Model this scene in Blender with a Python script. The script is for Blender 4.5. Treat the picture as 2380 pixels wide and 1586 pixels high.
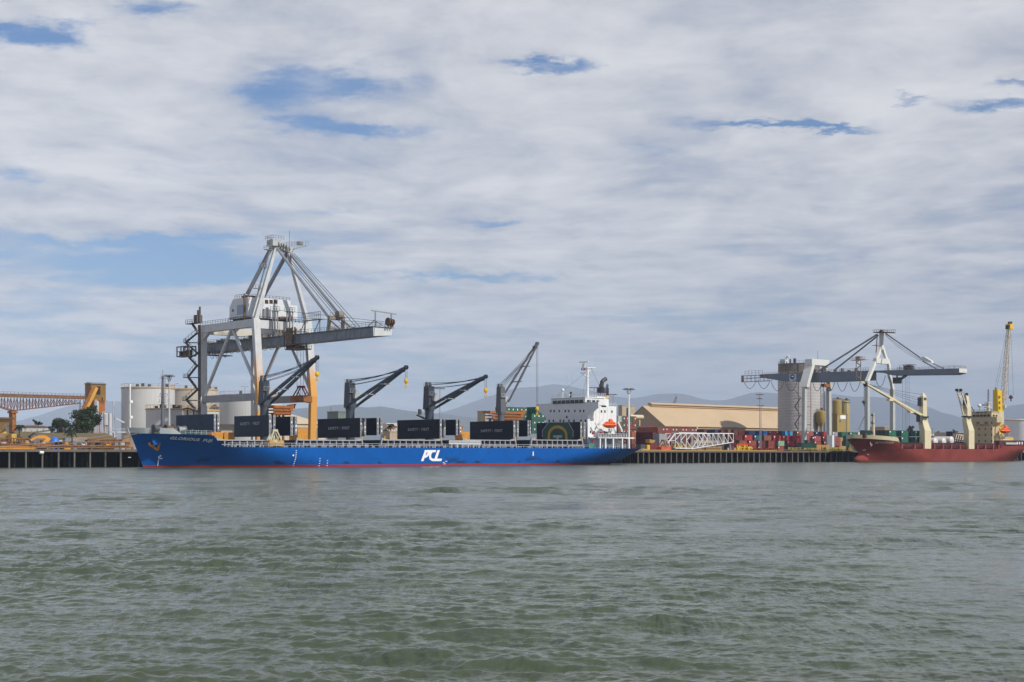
import bpy, bmesh, math, random
import numpy as np
from mathutils import Vector, Matrix
for o in list(bpy.data.objects): bpy.data.objects.remove(o)
SC=bpy.context.scene; COL=SC.collection
# ---------------------------------------------------------------- camera
FPX=3306.0; CAMH=3.9; HOR=1054.3; PH=math.radians(43.4)
cam=bpy.data.cameras.new('camera'); camo=bpy.data.objects.new('camera',cam); COL.objects.link(camo)
camo.location=(0,0,CAMH); camo.rotation_euler=(math.radians(90),0,0)
cam.sensor_width=36; cam.lens=FPX/2380*36; cam.shift_y=(HOR-793)/2380
cam.clip_start=0.5; cam.clip_end=60000
SC.camera=camo
SC.render.resolution_x=1024; SC.render.resolution_y=682
# ---------------------------------------------------------------- light
SUN_EL=math.radians(42); SX,SY=0.80,-0.60           # horizontal direction towards the sun
sl=bpy.data.lights.new('sun','SUN'); slo=bpy.data.objects.new('sun',sl); COL.objects.link(slo)
sl.energy=4.3; sl.angle=math.radians(0.9); sl.color=(1.0,0.95,0.87)
sd=Vector((SX*math.cos(SUN_EL),SY*math.cos(SUN_EL),math.sin(SUN_EL)))
slo.rotation_euler=sd.to_track_quat('Z','Y').to_euler()
slo.location=(0,0,300)
SC.view_settings.view_transform='Standard'; SC.view_settings.look='None'
SC.view_settings.exposure=0.0; SC.view_settings.gamma=1; SC.view_settings.use_curve_mapping=False
# ---------------------------------------------------------------- sky with broken cloud
W=bpy.data.worlds.new('World'); SC.world=W; W.use_nodes=True
nt=W.node_tree; nt.nodes.clear()
def N(t,**k):
    n=nt.nodes.new(t)
    for a,b in k.items(): setattr(n,a,b)
    return n
def setin(n,i,x):
    if x is None: return
    if hasattr(x,'is_output'): nt.links.new(x,n.inputs[i])
    else: n.inputs[i].default_value=x
def M(op,a,b=None,cl=False):
    n=N('ShaderNodeMath',operation=op); n.use_clamp=cl; setin(n,0,a); setin(n,1,b); return n.outputs[0]
def VM(op,a,b=None,sc=None):
    n=N('ShaderNodeVectorMath',operation=op); setin(n,0,a); setin(n,1,b)
    if sc is not None: setin(n,3,sc)
    return n.outputs[1] if op in('LENGTH','DISTANCE','DOT_PRODUCT') else n.outputs[0]
def NOISE(v,sc,det=5,rough=.55,dist=0):
    n=N('ShaderNodeTexNoise'); n.noise_dimensions='3D'
    setin(n,'Vector',v); n.inputs['Scale'].default_value=sc; n.inputs['Detail'].default_value=det
    n.inputs['Roughness'].default_value=rough; n.inputs['Distortion'].default_value=dist; return n
def MIX(f,a,b):
    n=N('ShaderNodeMix'); n.data_type='RGBA'; setin(n,0,f); setin(n,6,a); setin(n,7,b); return n.outputs[2]
def SMOOTH(x,lo,hi):
    n=N('ShaderNodeMapRange',interpolation_type='SMOOTHSTEP'); setin(n,0,x); setin(n,1,lo); setin(n,2,hi); return n.outputs[0]
tc=N('ShaderNodeTexCoord'); D=VM('NORMALIZE',tc.outputs['Generated'])
sep=N('ShaderNodeSeparateXYZ'); setin(sep,0,D); dx,dy,dz=sep.outputs
sky=N('ShaderNodeTexSky',sky_type='NISHITA'); sky.sun_disc=False
sky.sun_elevation=SUN_EL; sky.sun_rotation=math.atan2(SX,SY)
sky.air_density=1.0; sky.dust_density=0.6; sky.ozone_density=1.5
zz=M('ADD',M('MAXIMUM',dz,0.0),0.055)
cmb=N('ShaderNodeCombineXYZ'); setin(cmb,0,M('DIVIDE',dx,zz)); setin(cmb,1,M('DIVIDE',dy,zz)); P=cmb.outputs[0]
P=VM('MULTIPLY',P,(1.0,0.62,1.0))
big=NOISE(P,0.50,4,.5).outputs[0]
warp=NOISE(P,0.9,3).outputs[1]
PW=VM('ADD',P,VM('SCALE',VM('SUBTRACT',warp,(.5,.5,.5)),sc=0.45))
mid=NOISE(PW,1.5,7,.58).outputs[0]
fine=NOISE(VM('MULTIPLY',PW,(1,1.5,1)),4.2,8,.60,.0).outputs[0]
# openings in the cloud deck, as directions (azimuth slope, elevation slope)
dyc=M('MAXIMUM',dy,0.05)
cs=N('ShaderNodeCombineXYZ'); setin(cs,0,M('DIVIDE',dx,dyc)); setin(cs,1,M('DIVIDE',dz,dyc)); ST0=cs.outputs[0]
streak=NOISE(VM('MULTIPLY',ST0,(1,7.5,1)),9,7,.58,.1).outputs[0]
low=SMOOTH(dz,.23,.06)
w2=NOISE(VM('MULTIPLY',ST0,(1,3,1)),15,7,.68).outputs[1]
ST=VM('ADD',ST0,VM('MULTIPLY',VM('SUBTRACT',w2,(.5,.5,.5)),(.11,.042,0)))
GAPS=[(85,80,105,38,0.66),(350,22,80,26,0.44),(640,215,70,40,0.3),(730,190,140,36,0.28),(850,180,90,34,0.306),(830,305,120,20,0.55),(690,285,60,20,0.306),(1290,152,95,17,0.54),(1780,292,160,11,0.56),(1950,292,110,12,0.4),(2330,238,140,20,0.6),(2100,228,50,10,0.414),(2360,195,70,10,0.42),(330,600,300,34,0.5),(440,645,270,26,0.5),(150,690,230,22,0.24),(650,765,320,24,0.3),(260,830,400,50,0.3),(1050,640,160,9,0.38),(100,745,200,24,0.3),(1160,515,60,8,0.306),(1520,960,1400,50,0.09),(1250,650,80,8,0.27),(780,495,100,9,0.252),(340,558,330,14,0.36),(20,410,55,14,0.288),(1480,730,140,10,0.198),(2200,600,260,30,0.054),(600,880,700,60,0.24),(1520,345,60,12,0.144),(300,400,240,30,0.16)]
G=None
for px,py,a,b,w in GAPS:
    q=VM('MULTIPLY',VM('SUBTRACT',ST,((px-1190)/FPX,(HOR-py)/FPX,0)),(FPX/a,FPX/b,0))
    l=VM('LENGTH',q); e=M('MULTIPLY',M('POWER',2.718,M('MULTIPLY',M('MULTIPLY',l,l),-1.0)),w)
    G=e if G is None else M('ADD',G,e)
cov=M('ADD',M('ADD',M('MULTIPLY',M('SUBTRACT',big,.5),.55),M('MULTIPLY',M('SUBTRACT',mid,.5),.80)),M('MULTIPLY',M('SUBTRACT',fine,.5),.50))
cov=M('ADD',cov,M('MULTIPLY',M('MULTIPLY',M('SUBTRACT',streak,.5),1.0),low))
cov=M('SUBTRACT',M('ADD',cov,.33),M('MULTIPLY',G,SMOOTH(dy,0.0,0.2)))
alpha=M('MULTIPLY',SMOOTH(cov,-0.21,0.35),M('SUBTRACT',1.0,M('MULTIPLY',SMOOTH(dz,.34,.66),.72)))
lit=SMOOTH(M('ADD',M('ADD',M('ADD',M('MULTIPLY',mid,.70),M('MULTIPLY',fine,.62)),M('MULTIPLY',big,.55)),M('MULTIPLY',M('SUBTRACT',streak,.5),M('MULTIPLY',low,.7))),.68,1.22)
ccol=MIX(lit,(4.7,4.95,5.7,1),(8.7,8.65,8.75,1))
haze=SMOOTH(dz,0.16,-0.01)
skyc=VM('MULTIPLY',sky.outputs[0],(0.50,0.76,1.06))
ccol=MIX(M('MULTIPLY',haze,.55),ccol,(7.0,7.3,7.8,1))
skyc=MIX(M('MULTIPLY',haze,.45),skyc,(3.2,4.5,6.2,1))
colr=MIX(M('MULTIPLY',alpha,.97),skyc,ccol)
bg=N('ShaderNodeBackground'); setin(bg,0,colr); bg.inputs[1].default_value=0.1
wo=N('ShaderNodeOutputWorld'); nt.links.new(bg.outputs[0],wo.inputs[0])

# ---------------------------------------------------------------- the quay frame: u along the quay, v inland, z up
CP,SP=math.cos(PH),math.sin(PH)
OX,OY=(590-1190)/32.6*CAMH, FPX*CAMH/32.6
def U(px,v):
    r=(px-1190)/FPX; return (OX-v*SP-r*(OY+v*CP))/(r*SP-CP)
def V(px,u):
    r=(px-1190)/FPX; return (OX+u*CP-r*(OY+u*SP))/(SP+r*CP)
def Zp(py,u,v): return CAMH+(HOR-py)*(OY+u*SP+v*CP)/FPX
def Lv(px,py,v): u=U(px,v); return (u,v,Zp(py,u,v))
def Lu(px,py,u): v=V(px,u); return (u,v,Zp(py,u,v))
def WD(u,v,z): return Vector((OX+u*CP-v*SP, OY+u*SP+v*CP, z))
# ---------------------------------------------------------------- mesh builder (coordinates are u,v,z)
ORI={}
class MB:
    def __init__(self): self.v=[]; self.f=[]
    def add(self,vs,fs):
        b=len(self.v); self.v+=[tuple(x) for x in vs]; self.f+=[[b+i for i in q] for q in fs]; return self
    def box(self,u0,u1,v0,v1,z0,z1):
        return self.add([(u0,v0,z0),(u1,v0,z0),(u1,v1,z0),(u0,v1,z0),(u0,v0,z1),(u1,v0,z1),(u1,v1,z1),(u0,v1,z1)],
          [(3,2,1,0),(4,5,6,7),(0,1,5,4),(1,2,6,5),(2,3,7,6),(3,0,4,7)])
    def hexa(self,b,t):     # two quads (4 points each), bottom and top, same winding
        return self.add(list(b)+list(t),[(3,2,1,0),(4,5,6,7),(0,1,5,4),(1,2,6,5),(2,3,7,6),(3,0,4,7)])
    def beam(self,p,q,w,h=None,w2=None,h2=None):
        h=w if h is None else h; w2=w if w2 is None else w2; h2=h if h2 is None else h2
        p=Vector(p); q=Vector(q); d=(q-p)
        if d.length<1e-6: return self
        d.normalize(); up=Vector((0,0,1)) if abs(d.z)<.95 else Vector((0,1,0))
        a=d.cross(up).normalized(); b=a.cross(d).normalized()
        P=[p-a*w/2-b*h/2,p+a*w/2-b*h/2,p+a*w/2+b*h/2,p-a*w/2+b*h/2]
        Q=[q-a*w2/2-b*h2/2,q+a*w2/2-b*h2/2,q+a*w2/2+b*h2/2,q-a*w2/2+b*h2/2]
        return self.hexa(P,Q)
    def tube(self,p,q,r,n=8,r2=None,cap=True):
        r2=r if r2 is None else r2; p=Vector(p); q=Vector(q); d=q-p
        if d.length<1e-6: return self
        d.normalize(); up=Vector((0,0,1)) if abs(d.z)<.95 else Vector((0,1,0))
        a=d.cross(up).normalized(); b=a.cross(d)
        vs=[p+(a*math.cos(2*math.pi*i/n)+b*math.sin(2*math.pi*i/n))*r for i in range(n)]
        vs+=[q+(a*math.cos(2*math.pi*i/n)+b*math.sin(2*math.pi*i/n))*r2 for i in range(n)]
        fs=[(i,(i+1)%n,n+(i+1)%n,n+i) for i in range(n)]
        if cap: fs+=[tuple(range(n-1,-1,-1)),tuple(range(n,2*n))]
        return self.add(vs,fs)
    def lathe(self,u,v,prof,n=24,su=1,sv=1):
        vs=[];fs=[]
        for r,z in prof: vs+=[(u+su*r*math.cos(2*math.pi*i/n),v+sv*r*math.sin(2*math.pi*i/n),z) for i in range(n)]
        for k in range(len(prof)-1):
            for i in range(n): fs.append((k*n+i,k*n+(i+1)%n,(k+1)*n+(i+1)%n,(k+1)*n+i))
        fs.append(tuple(range(n-1,-1,-1))); fs.append(tuple(range((len(prof)-1)*n,len(prof)*n)))
        return self.add(vs,fs)
    def prism(self,poly,ax,c0,c1):
        n=len(poly)
        def P(a,b,c): return {'u':(c,a,b),'v':(a,c,b),'z':(a,b,c)}[ax]
        vs=[P(a,b,c0) for a,b in poly]+[P(a,b,c1) for a,b in poly]
        return self.add(vs,[tuple(range(n-1,-1,-1)),tuple(range(n,2*n))]+[(i,(i+1)%n,n+(i+1)%n,n+i) for i in range(n)])
    def ext(self,pts,off):
        n=len(pts); o=Vector(off); vs=[Vector(p) for p in pts]; vs=vs+[p+o for p in vs]
        return self.add(vs,[tuple(range(n-1,-1,-1)),tuple(range(n,2*n))]+[(i,(i+1)%n,n+(i+1)%n,n+i) for i in range(n)])
    def path(self,pts,r,n=6):
        for a,b in zip(pts,pts[1:]): self.tube(a,b,r,n)
        return self
    def cable(self,p,q,r,sag=0,n=6,k=8):
        p=Vector(p);q=Vector(q)
        pts=[p.lerp(q,i/k)-Vector((0,0,4*sag*(i/k)*(1-i/k))) for i in range(k+1)]
        return self.path(pts,r,n)
    def rail(self,p,q,h=1.1,step=1.8,t=.07):
        p=Vector(p);q=Vector(q);L=(q-p).length;n=max(1,int(L/step)); up=Vector((0,0,h))
        for i in range(n+1):
            a=p.lerp(q,i/n); self.beam(a,a+up,t)
        self.beam(p+up,q+up,t); self.beam(p+up*.5,q+up*.5,t*.8); return self
    def stair(self,p,q,w=.9,t=.25):
        self.beam(p,q,w,t); self.rail(p,q,1.1,1.2); return self
    def sphere(self,c,r,n=16,m=10,sz=1,su=1,sv=1):
        vs=[];fs=[]
        for j in range(m+1):
            th=math.pi*j/m
            for i in range(n): vs.append((c[0]+su*r*math.sin(th)*math.cos(2*math.pi*i/n),c[1]+sv*r*math.sin(th)*math.sin(2*math.pi*i/n),c[2]-sz*r*math.cos(th)))
        for j in range(m):
            for i in range(n): fs.append((j*n+i,j*n+(i+1)%n,(j+1)*n+(i+1)%n,(j+1)*n+i))
        return self.add(vs,fs)
    def clusters(self,mg=.12):
        n=len(self.v); par=list(range(n))
        def fd(i):
            while par[i]!=i: par[i]=par[par[i]]; i=par[i]
            return i
        for q in self.f:
            a=fd(q[0])
            for i in q[1:]: par[fd(i)]=a
        comp={}
        for k,q in enumerate(self.f): comp.setdefault(fd(q[0]),[]).append(k)
        C=[]
        for ks in comp.values():
            P=np.array([self.v[i] for k in ks for i in self.f[k]]); C.append([P.min(0)-mg/2,P.max(0)+mg/2,ks])
        cl=list(range(len(C)))
        def f2(i):
            while cl[i]!=i: cl[i]=cl[cl[i]]; i=cl[i]
            return i
        LO=np.array([c_[0] for c_ in C]); HI=np.array([c_[1] for c_ in C])
        for i in range(len(C)):
            for j in np.nonzero(((LO<=HI[i])&(HI>=LO[i])).all(1))[0]: cl[f2(int(j))]=f2(i)
        out={}
        for i,c_ in enumerate(C): out.setdefault(f2(i),[]).extend(c_[2])
        return list(out.values())
    def build(self,name,m,parent,smooth=False,bevel=0,kind=None,label=None,weld=True,split=True):
        if split and parent is not None and not kind and len(self.v)<20000:
            cl=self.clusters()
            if 1<len(cl)<=100:
                first=None
                for ks in cl:
                    s_=MB(); mp={}
                    for k in ks:
                        q=[]
                        for i in self.f[k]:
                            if i not in mp: mp[i]=len(s_.v); s_.v.append(self.v[i])
                            q.append(mp[i])
                        s_.f.append(q)
                    o_=s_.build(name,m,parent,smooth,bevel,None,label,weld,False); first=first or o_
                return first
        o=ORI[parent.name] if parent else (0,0,0)
        me=bpy.data.meshes.new(name)
        me.from_pydata([(a-o[0],b-o[1],c_-o[2]) for a,b,c_ in self.v],[],self.f)
        bm=bmesh.new(); bm.from_mesh(me)
        if weld: bmesh.ops.remove_doubles(bm,verts=bm.verts,dist=1e-5)
        bmesh.ops.recalc_face_normals(bm,faces=bm.faces); bm.to_mesh(me); bm.free()
        if smooth:
            for p in me.polygons: p.use_smooth=True
            me.set_sharp_from_angle(angle=math.radians(38))
        ob=bpy.data.objects.new(name,me); COL.objects.link(ob); me.materials.append(m)
        if parent: ob.parent=parent; ORI[ob.name]=o
        if bevel:
            b=ob.modifiers.new('bevel','BEVEL'); b.width=bevel; b.segments=1; b.limit_method='ANGLE'
        if kind: ob['kind']=kind
        if label: ob['label']=label
        return ob
def tag(o,label,cat,group=None):
    o['label']=label; o['category']=cat
    if group: o['group']=group
    return o
def thing(name,label,cat,u,v,z=5.0,group=None):
    e=bpy.data.objects.new(name,None); COL.objects.link(e); e.empty_display_size=1
    e.location=WD(u,v,z); e.rotation_euler=(0,0,PH); ORI[e.name]=(u,v,z)
    return tag(e,label,cat,group)
def solo(name,label,cat,mb,m,group=None,smooth=False,bevel=0,kind=None):
    xs=[a[0] for a in mb.v]; ys=[a[1] for a in mb.v]; zs=[a[2] for a in mb.v]
    o=((min(xs)+max(xs))/2,(min(ys)+max(ys))/2,min(zs))
    mb.v=[(a-o[0],b-o[1],c_-o[2]) for a,b,c_ in mb.v]
    ob=mb.build(name,m,None,smooth,bevel); ob.location=WD(*o); ob.rotation_euler=(0,0,PH)
    ORI[ob.name]=o
    if kind: ob['kind']=kind; ob['label']=label
    else: tag(ob,label,cat,group)
    return ob
def dup(root,u,v,z,label,group=None,mats=None):
    def cp(o,par):
        c_=o.copy(); COL.objects.link(c_); c_.parent=par; ORI[c_.name]=ORI.get(o.name,(0,0,0))
        if mats and o.type=='MESH':
            for i,sl_ in enumerate(c_.material_slots):
                nm=mats.get(sl_.material.name)
                if nm: sl_.link='OBJECT'; sl_.material=nm
        for ch in o.children: cp(ch,c_)
        return c_
    r=cp(root,None); r.location=WD(u,v,z); r['label']=label
    if group: r['group']=group
    return r
# ---------------------------------------------------------------- materials
MATS={}
def mat(name,col,rough=.55,metal=0.0,var=.14,vs=.5,rust=0.0,rcol=(.16,.055,.02),corr=None,streak=0.0,scol=(.05,.045,.04),spec=.4,grid=None):
    if name in MATS: return MATS[name]
    m=bpy.data.materials.new(name); m.use_nodes=True; t=m.node_tree; b=t.nodes['Principled BSDF']
    b.inputs['Roughness'].default_value=rough; b.inputs['Metallic'].default_value=metal; b.inputs['Specular IOR Level'].default_value=spec
    co=t.nodes.new('ShaderNodeTexCoord').outputs['Object']
    def nz(sc,det=5,scale=(1,1,1),ro=.6):
        mp=t.nodes.new('ShaderNodeMapping'); mp.inputs['Scale'].default_value=scale; t.links.new(co,mp.inputs['Vector'])
        n=t.nodes.new('ShaderNodeTexNoise'); n.inputs['Scale'].default_value=sc; n.inputs['Detail'].default_value=det; n.inputs['Roughness'].default_value=ro
        t.links.new(mp.outputs[0],n.inputs['Vector']); return n.outputs[0]
    def ramp(x,lo,hi,a,b_):
        r=t.nodes.new('ShaderNodeMapRange'); t.links.new(x,r.inputs[0])
        for i,k in enumerate((lo,hi,a,b_)): r.inputs[i+1].default_value=k
        return r.outputs[0]
    def mix(f,a,b_,mode='MIX'):
        n=t.nodes.new('ShaderNodeMix'); n.data_type='RGBA'; n.blend_type=mode
        for i,x in ((0,f),(6,a),(7,b_)):
            if hasattr(x,'is_output'): t.links.new(x,n.inputs[i])
            else: n.inputs[i].default_value=x if i==0 else tuple(x)[:3]+(1,)
        return n.outputs[2]
    c_=mix(ramp(nz(vs),.3,.7,0,1),[x*(1-var) for x in col],[min(1,x*(1+var)) for x in col])
    c_=mix(ramp(nz(vs*6,3),.35,.65,0,1),c_,mix(1.0,c_,(1-var*.5,)*3,'MULTIPLY'))
    if streak: c_=mix(ramp(nz(1.1,4,(1,1,.06)),.62-.25*streak,.72,0,min(1,streak*1.2)),c_,scol)
    if rust: c_=mix(ramp(nz(.9,7,(1,1,.22),.7),.66-.22*rust,.72,0,min(1,rust*1.6)),c_,rcol)
    t.links.new(c_,b.inputs['Base Color'])
    if corr or grid:
        hgt=None
        for ax,per in ([corr] if corr else grid):
            w=t.nodes.new('ShaderNodeTexWave'); w.wave_type='BANDS'; w.bands_direction={'u':'X','v':'Y','z':'Z','d':'DIAGONAL'}[ax]
            w.inputs['Scale'].default_value=math.pi*2/(20*per)*1.0
            t.links.new(co,w.inputs['Vector']); hgt=w.outputs[1]
            bp=t.nodes.new('ShaderNodeBump'); bp.inputs['Strength'].default_value=.7; bp.inputs['Distance'].default_value=.08
            t.links.new(hgt,bp.inputs['Height']); t.links.new(bp.outputs[0],b.inputs['Normal'])
            c2=mix(ramp(hgt,.0,.35,.10 if grid else .28,0),c_,(.0,.0,.0)); t.links.new(c2,b.inputs['Base Color'])
    MATS[name]=m; return m
def nodes_of(m):
    t=m.node_tree; return t,t.nodes['Principled BSDF']
WHITE=mat('white_paint',(.78,.78,.76),.45,var=.05,rust=.12,streak=.15,scol=(.45,.40,.33))
CRWHITE=mat('crane_white',(.57,.58,.59),.5,var=.09,rust=.16,streak=.3,scol=(.42,.37,.30))
LGREY=mat('light_grey_paint',(.46,.47,.48),.5,var=.08,rust=.12,streak=.2,scol=(.25,.22,.18))
MGREY=mat('mid_grey_paint',(.22,.23,.25),.55,var=.1,rust=.1)
DGREY=mat('dark_grey_steel',(.07,.075,.08),.55,var=.15,rust=.12)
NAVY=mat('navy_paint',(.030,.037,.055),.45,var=.15,streak=.15,scol=(.05,.052,.06))
BLACK=mat('black_rubber',(.012,.012,.013),.7)
RUSTY=mat('rusty_steel',(.13,.075,.045),.75,var=.3,vs=1.5,rust=.35)
GALV=mat('galvanised_steel',(.30,.30,.30),.5,.3,var=.15,vs=1.2,rust=.25,rcol=(.12,.07,.04))
ORANGE=mat('orange_dusty_paint',(.62,.27,.035),.6,var=.22,vs=.8,rust=.25,rcol=(.18,.07,.02))
ORUST=mat('orange_rust',(.30,.115,.03),.75,var=.3,vs=1.2,rust=.4,rcol=(.07,.03,.015))
YELLOW=mat('yellow_paint',(.70,.42,.02),.45,var=.12,rust=.1)
GLASS=mat('dark_window',(.012,.014,.017),.12,var=.2)
CABLE=mat('wire_rope',(.035,.035,.038),.6)
CONC=mat('concrete',(.15,.125,.10),.85,var=.18,vs=.8,streak=.35,scol=(.10,.09,.08))
CREAM=mat('cream_paint',(.60,.53,.36),.5,var=.08,rust=.12,streak=.2,scol=(.35,.26,.15))
LIFEB=mat('lifeboat_orange',(.80,.13,.03),.4,var=.06)
LIGHTS=mat('lamp_glass',(.55,.56,.58),.2,var=.05)
PURE=mat('white_lettering',(.80,.81,.82),.5,var=.03)
# ================================================================ SETTING
def struct(name,me,m,label=None,kind='structure'):
    o=bpy.data.objects.new(name,me); COL.objects.link(o); o['kind']=kind
    if m: me.materials.append(m)
    if label: o['label']=label
    return o
def grid_mesh(name,X,Y,Z,smooth=True):
    r,c_=X.shape; me=bpy.data.meshes.new(name)
    co=np.stack([X,Y,Z],-1).reshape(-1,3).astype(np.float32)
    i=np.arange(r*c_).reshape(r,c_); q=np.stack([i[:-1,:-1],i[:-1,1:],i[1:,1:],i[1:,:-1]],-1).reshape(-1,4)
    me.vertices.add(len(co)); me.vertices.foreach_set('co',co.ravel())
    me.loops.add(q.size); me.loops.foreach_set('vertex_index',q.ravel().astype(np.int32))
    me.polygons.add(len(q)); me.polygons.foreach_set('loop_start',np.arange(0,q.size,4,dtype=np.int32))
    me.polygons.foreach_set('use_smooth',np.full(len(q),smooth)); me.update(calc_edges=True); me.validate(); return me
# ---- water: one sheet, finer near the shore the picture was taken from
def water_h(x,y,d):
    rng=np.random.RandomState(7); h=np.zeros_like(x)
    main=math.radians(77); cell=d*d*5.8e-5+.01
    wob=.8*np.sin(.21*x+.13*y+1.0)+.6*np.sin(-.17*x+.29*y+2.2)
    gust=.75+.30*np.sin(.11*x+.045*y+.6*np.sin(.05*y))+.22*np.sin(-.043*x+.083*y+2)+.18*np.sin(.27*x-.15*y)
    for i in range(190):
        f=i/190; lam=.16*(150**(f+.004*rng.rand())); sp=.55 if lam<.7 else (.40 if lam<2.5 else .26)
        th=main+rng.randn()*sp; k=2*math.pi/lam; kx,ky=k*math.cos(th),k*math.sin(th)
        slope=.046 if lam<.8 else (.037 if lam<2 else (.022 if lam<4 else (.011 if lam<9 else .0045)))
        amp=slope*lam/6.28; fade=np.clip((lam/cell/(abs(math.sin(th))+.1)-.9)/1.4,0,1)*(1+(2.2 if 2.5<lam<8 else (.4 if lam<=2.5 else 0))*np.clip((d-70)/130,0,1))
        ph=rng.rand()*6.28
        if fade.max()<=0: continue
        grp=.5+.5*np.sin(kx*.11*x-ky*.19*y*(.5+rng.rand())+ph*3.1+wob)
        a=kx*x+ky*y+ph+.35*wob*min(1,k*.4)
        h+=(amp*fade*(.35+1.15*grp*grp))*(np.sin(a)-.30*np.cos(2*a))
    return h*gust
nr,ncol=1150,1250
inv=np.linspace(1/16.0,1/400.0,nr); dd=1/inv; az=np.linspace(-.72,.72,ncol)
A_,D_=np.meshgrid(az,dd); Xw=(D_+24)*A_; Yw=D_
Hw=water_h(Xw,Yw,D_)*np.clip((400-D_)/60,0,1)*np.clip((.72-np.abs(A_))/.10,0,1)*np.clip((D_-16)/2,0,1)
near=grid_mesh('water',Xw,Yw,Hw)
# the rest of the harbour: flat sheets joined edge to edge with the wavy one
bm=bmesh.new(); bm.from_mesh(near)
def q4(*p): bm.faces.new([bm.verts.new((a,b,0.0)) for a,b in p])
q4((-305.28,400),(305.28,400),(22000,39500),(-22000,39500)); q4((305.28,400),(28.8,16),(9000,16),(22000,39500)); q4((-28.8,16),(-305.28,400),(-22000,39500),(-9000,16))
q4((-9000,-150),(9000,-150),(9000,16),(-9000,16))
bm.to_mesh(near); bm.free()
wm=bpy.data.materials.new('harbour_water'); wm.use_nodes=True; t,b=nodes_of(wm)
b.inputs['Base Color'].default_value=(.066,.083,.050,1); b.inputs['Roughness'].default_value=.10; b.inputs['IOR'].default_value=1.333; b.inputs['Specular IOR Level'].default_value=.5
tcw=t.nodes.new('ShaderNodeTexCoord')
def wnoise(sc,scale,det,rot=-14):
    mp=t.nodes.new('ShaderNodeMapping'); mp.inputs['Scale'].default_value=scale; mp.inputs['Rotation'].default_value=(0,0,math.radians(rot))
    t.links.new(tcw.outputs['Object'],mp.inputs[0]); n=t.nodes.new('ShaderNodeTexNoise'); n.inputs['Scale'].default_value=sc; n.inputs['Detail'].default_value=det
    n.inputs['Roughness'].default_value=.6; n.inputs['Distortion'].default_value=.6; t.links.new(mp.outputs[0],n.inputs['Vector']); return n.outputs[0]
def wmath(op,a,b_):
    n=t.nodes.new('ShaderNodeMath'); n.operation=op
    for i,x in ((0,a),(1,b_)):
        if hasattr(x,'is_output'): t.links.new(x,n.inputs[i])
        else: n.inputs[i].default_value=x
    return n.outputs[0]
patch=wnoise(.018,(.6,1.4,1),3)
fine_=wmath('ADD',wmath('MULTIPLY',wnoise(3.6,(.5,1.3,1),5),.065),wmath('MULTIPLY',wnoise(.75,(.5,1.3,1),4,-8),.16))
swell=wmath('ADD',wmath('MULTIPLY',wnoise(.16,(.45,1.5,1),3,-10),.42),wmath('MULTIPLY',wnoise(.06,(2.2,.75,1),6,-4),2.0))
hh=wmath('ADD',fine_,swell)
bp=t.nodes.new('ShaderNodeBump'); bp.inputs['Distance'].default_value=1.0
pt2=wnoise(.11,(.35,1.3,1),6,-9)
rp=t.nodes.new('ShaderNodeMapRange'); t.links.new(pt2,rp.inputs[0])
for i_,k_ in enumerate((.42,.66,.35,1.15)): rp.inputs[i_+1].default_value=k_
t.links.new(wmath('MULTIPLY',wmath('ADD',patch,.45),rp.outputs[0]),bp.inputs['Strength'])
sy_=t.nodes.new('ShaderNodeSeparateXYZ'); t.links.new(tcw.outputs['Object'],sy_.inputs[0])
rr_=t.nodes.new('ShaderNodeMapRange'); t.links.new(sy_.outputs[1],rr_.inputs[0])
for i_,k_ in enumerate((40,320,.06,.22)): rr_.inputs[i_+1].default_value=k_
t.links.new(rr_.outputs[0],b.inputs['Roughness'])
t.links.new(hh,bp.inputs['Height']); t.links.new(bp.outputs[0],b.inputs['Normal'])
struct('water',near,wm,'greenish grey choppy harbour water')
# ---- land behind the quay, one sheet to the horizon
def poly_struct(name,pts,z,m,label):
    me=bpy.data.meshes.new(name); me.from_pydata([tuple(WD(a,b,z)) for a,b in pts],[],[tuple(range(len(pts)))]); return struct(name,me,m,label)
GROUND=mat('dusty_ground',(.20,.16,.11),.95,var=.25,vs=.05)
poly_struct('ground',[(-900,62),(2500,62),(22000,39500),(-22000,39500),(-5000,62)],4.6,GROUND,'dusty port ground behind the wharf')
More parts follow.
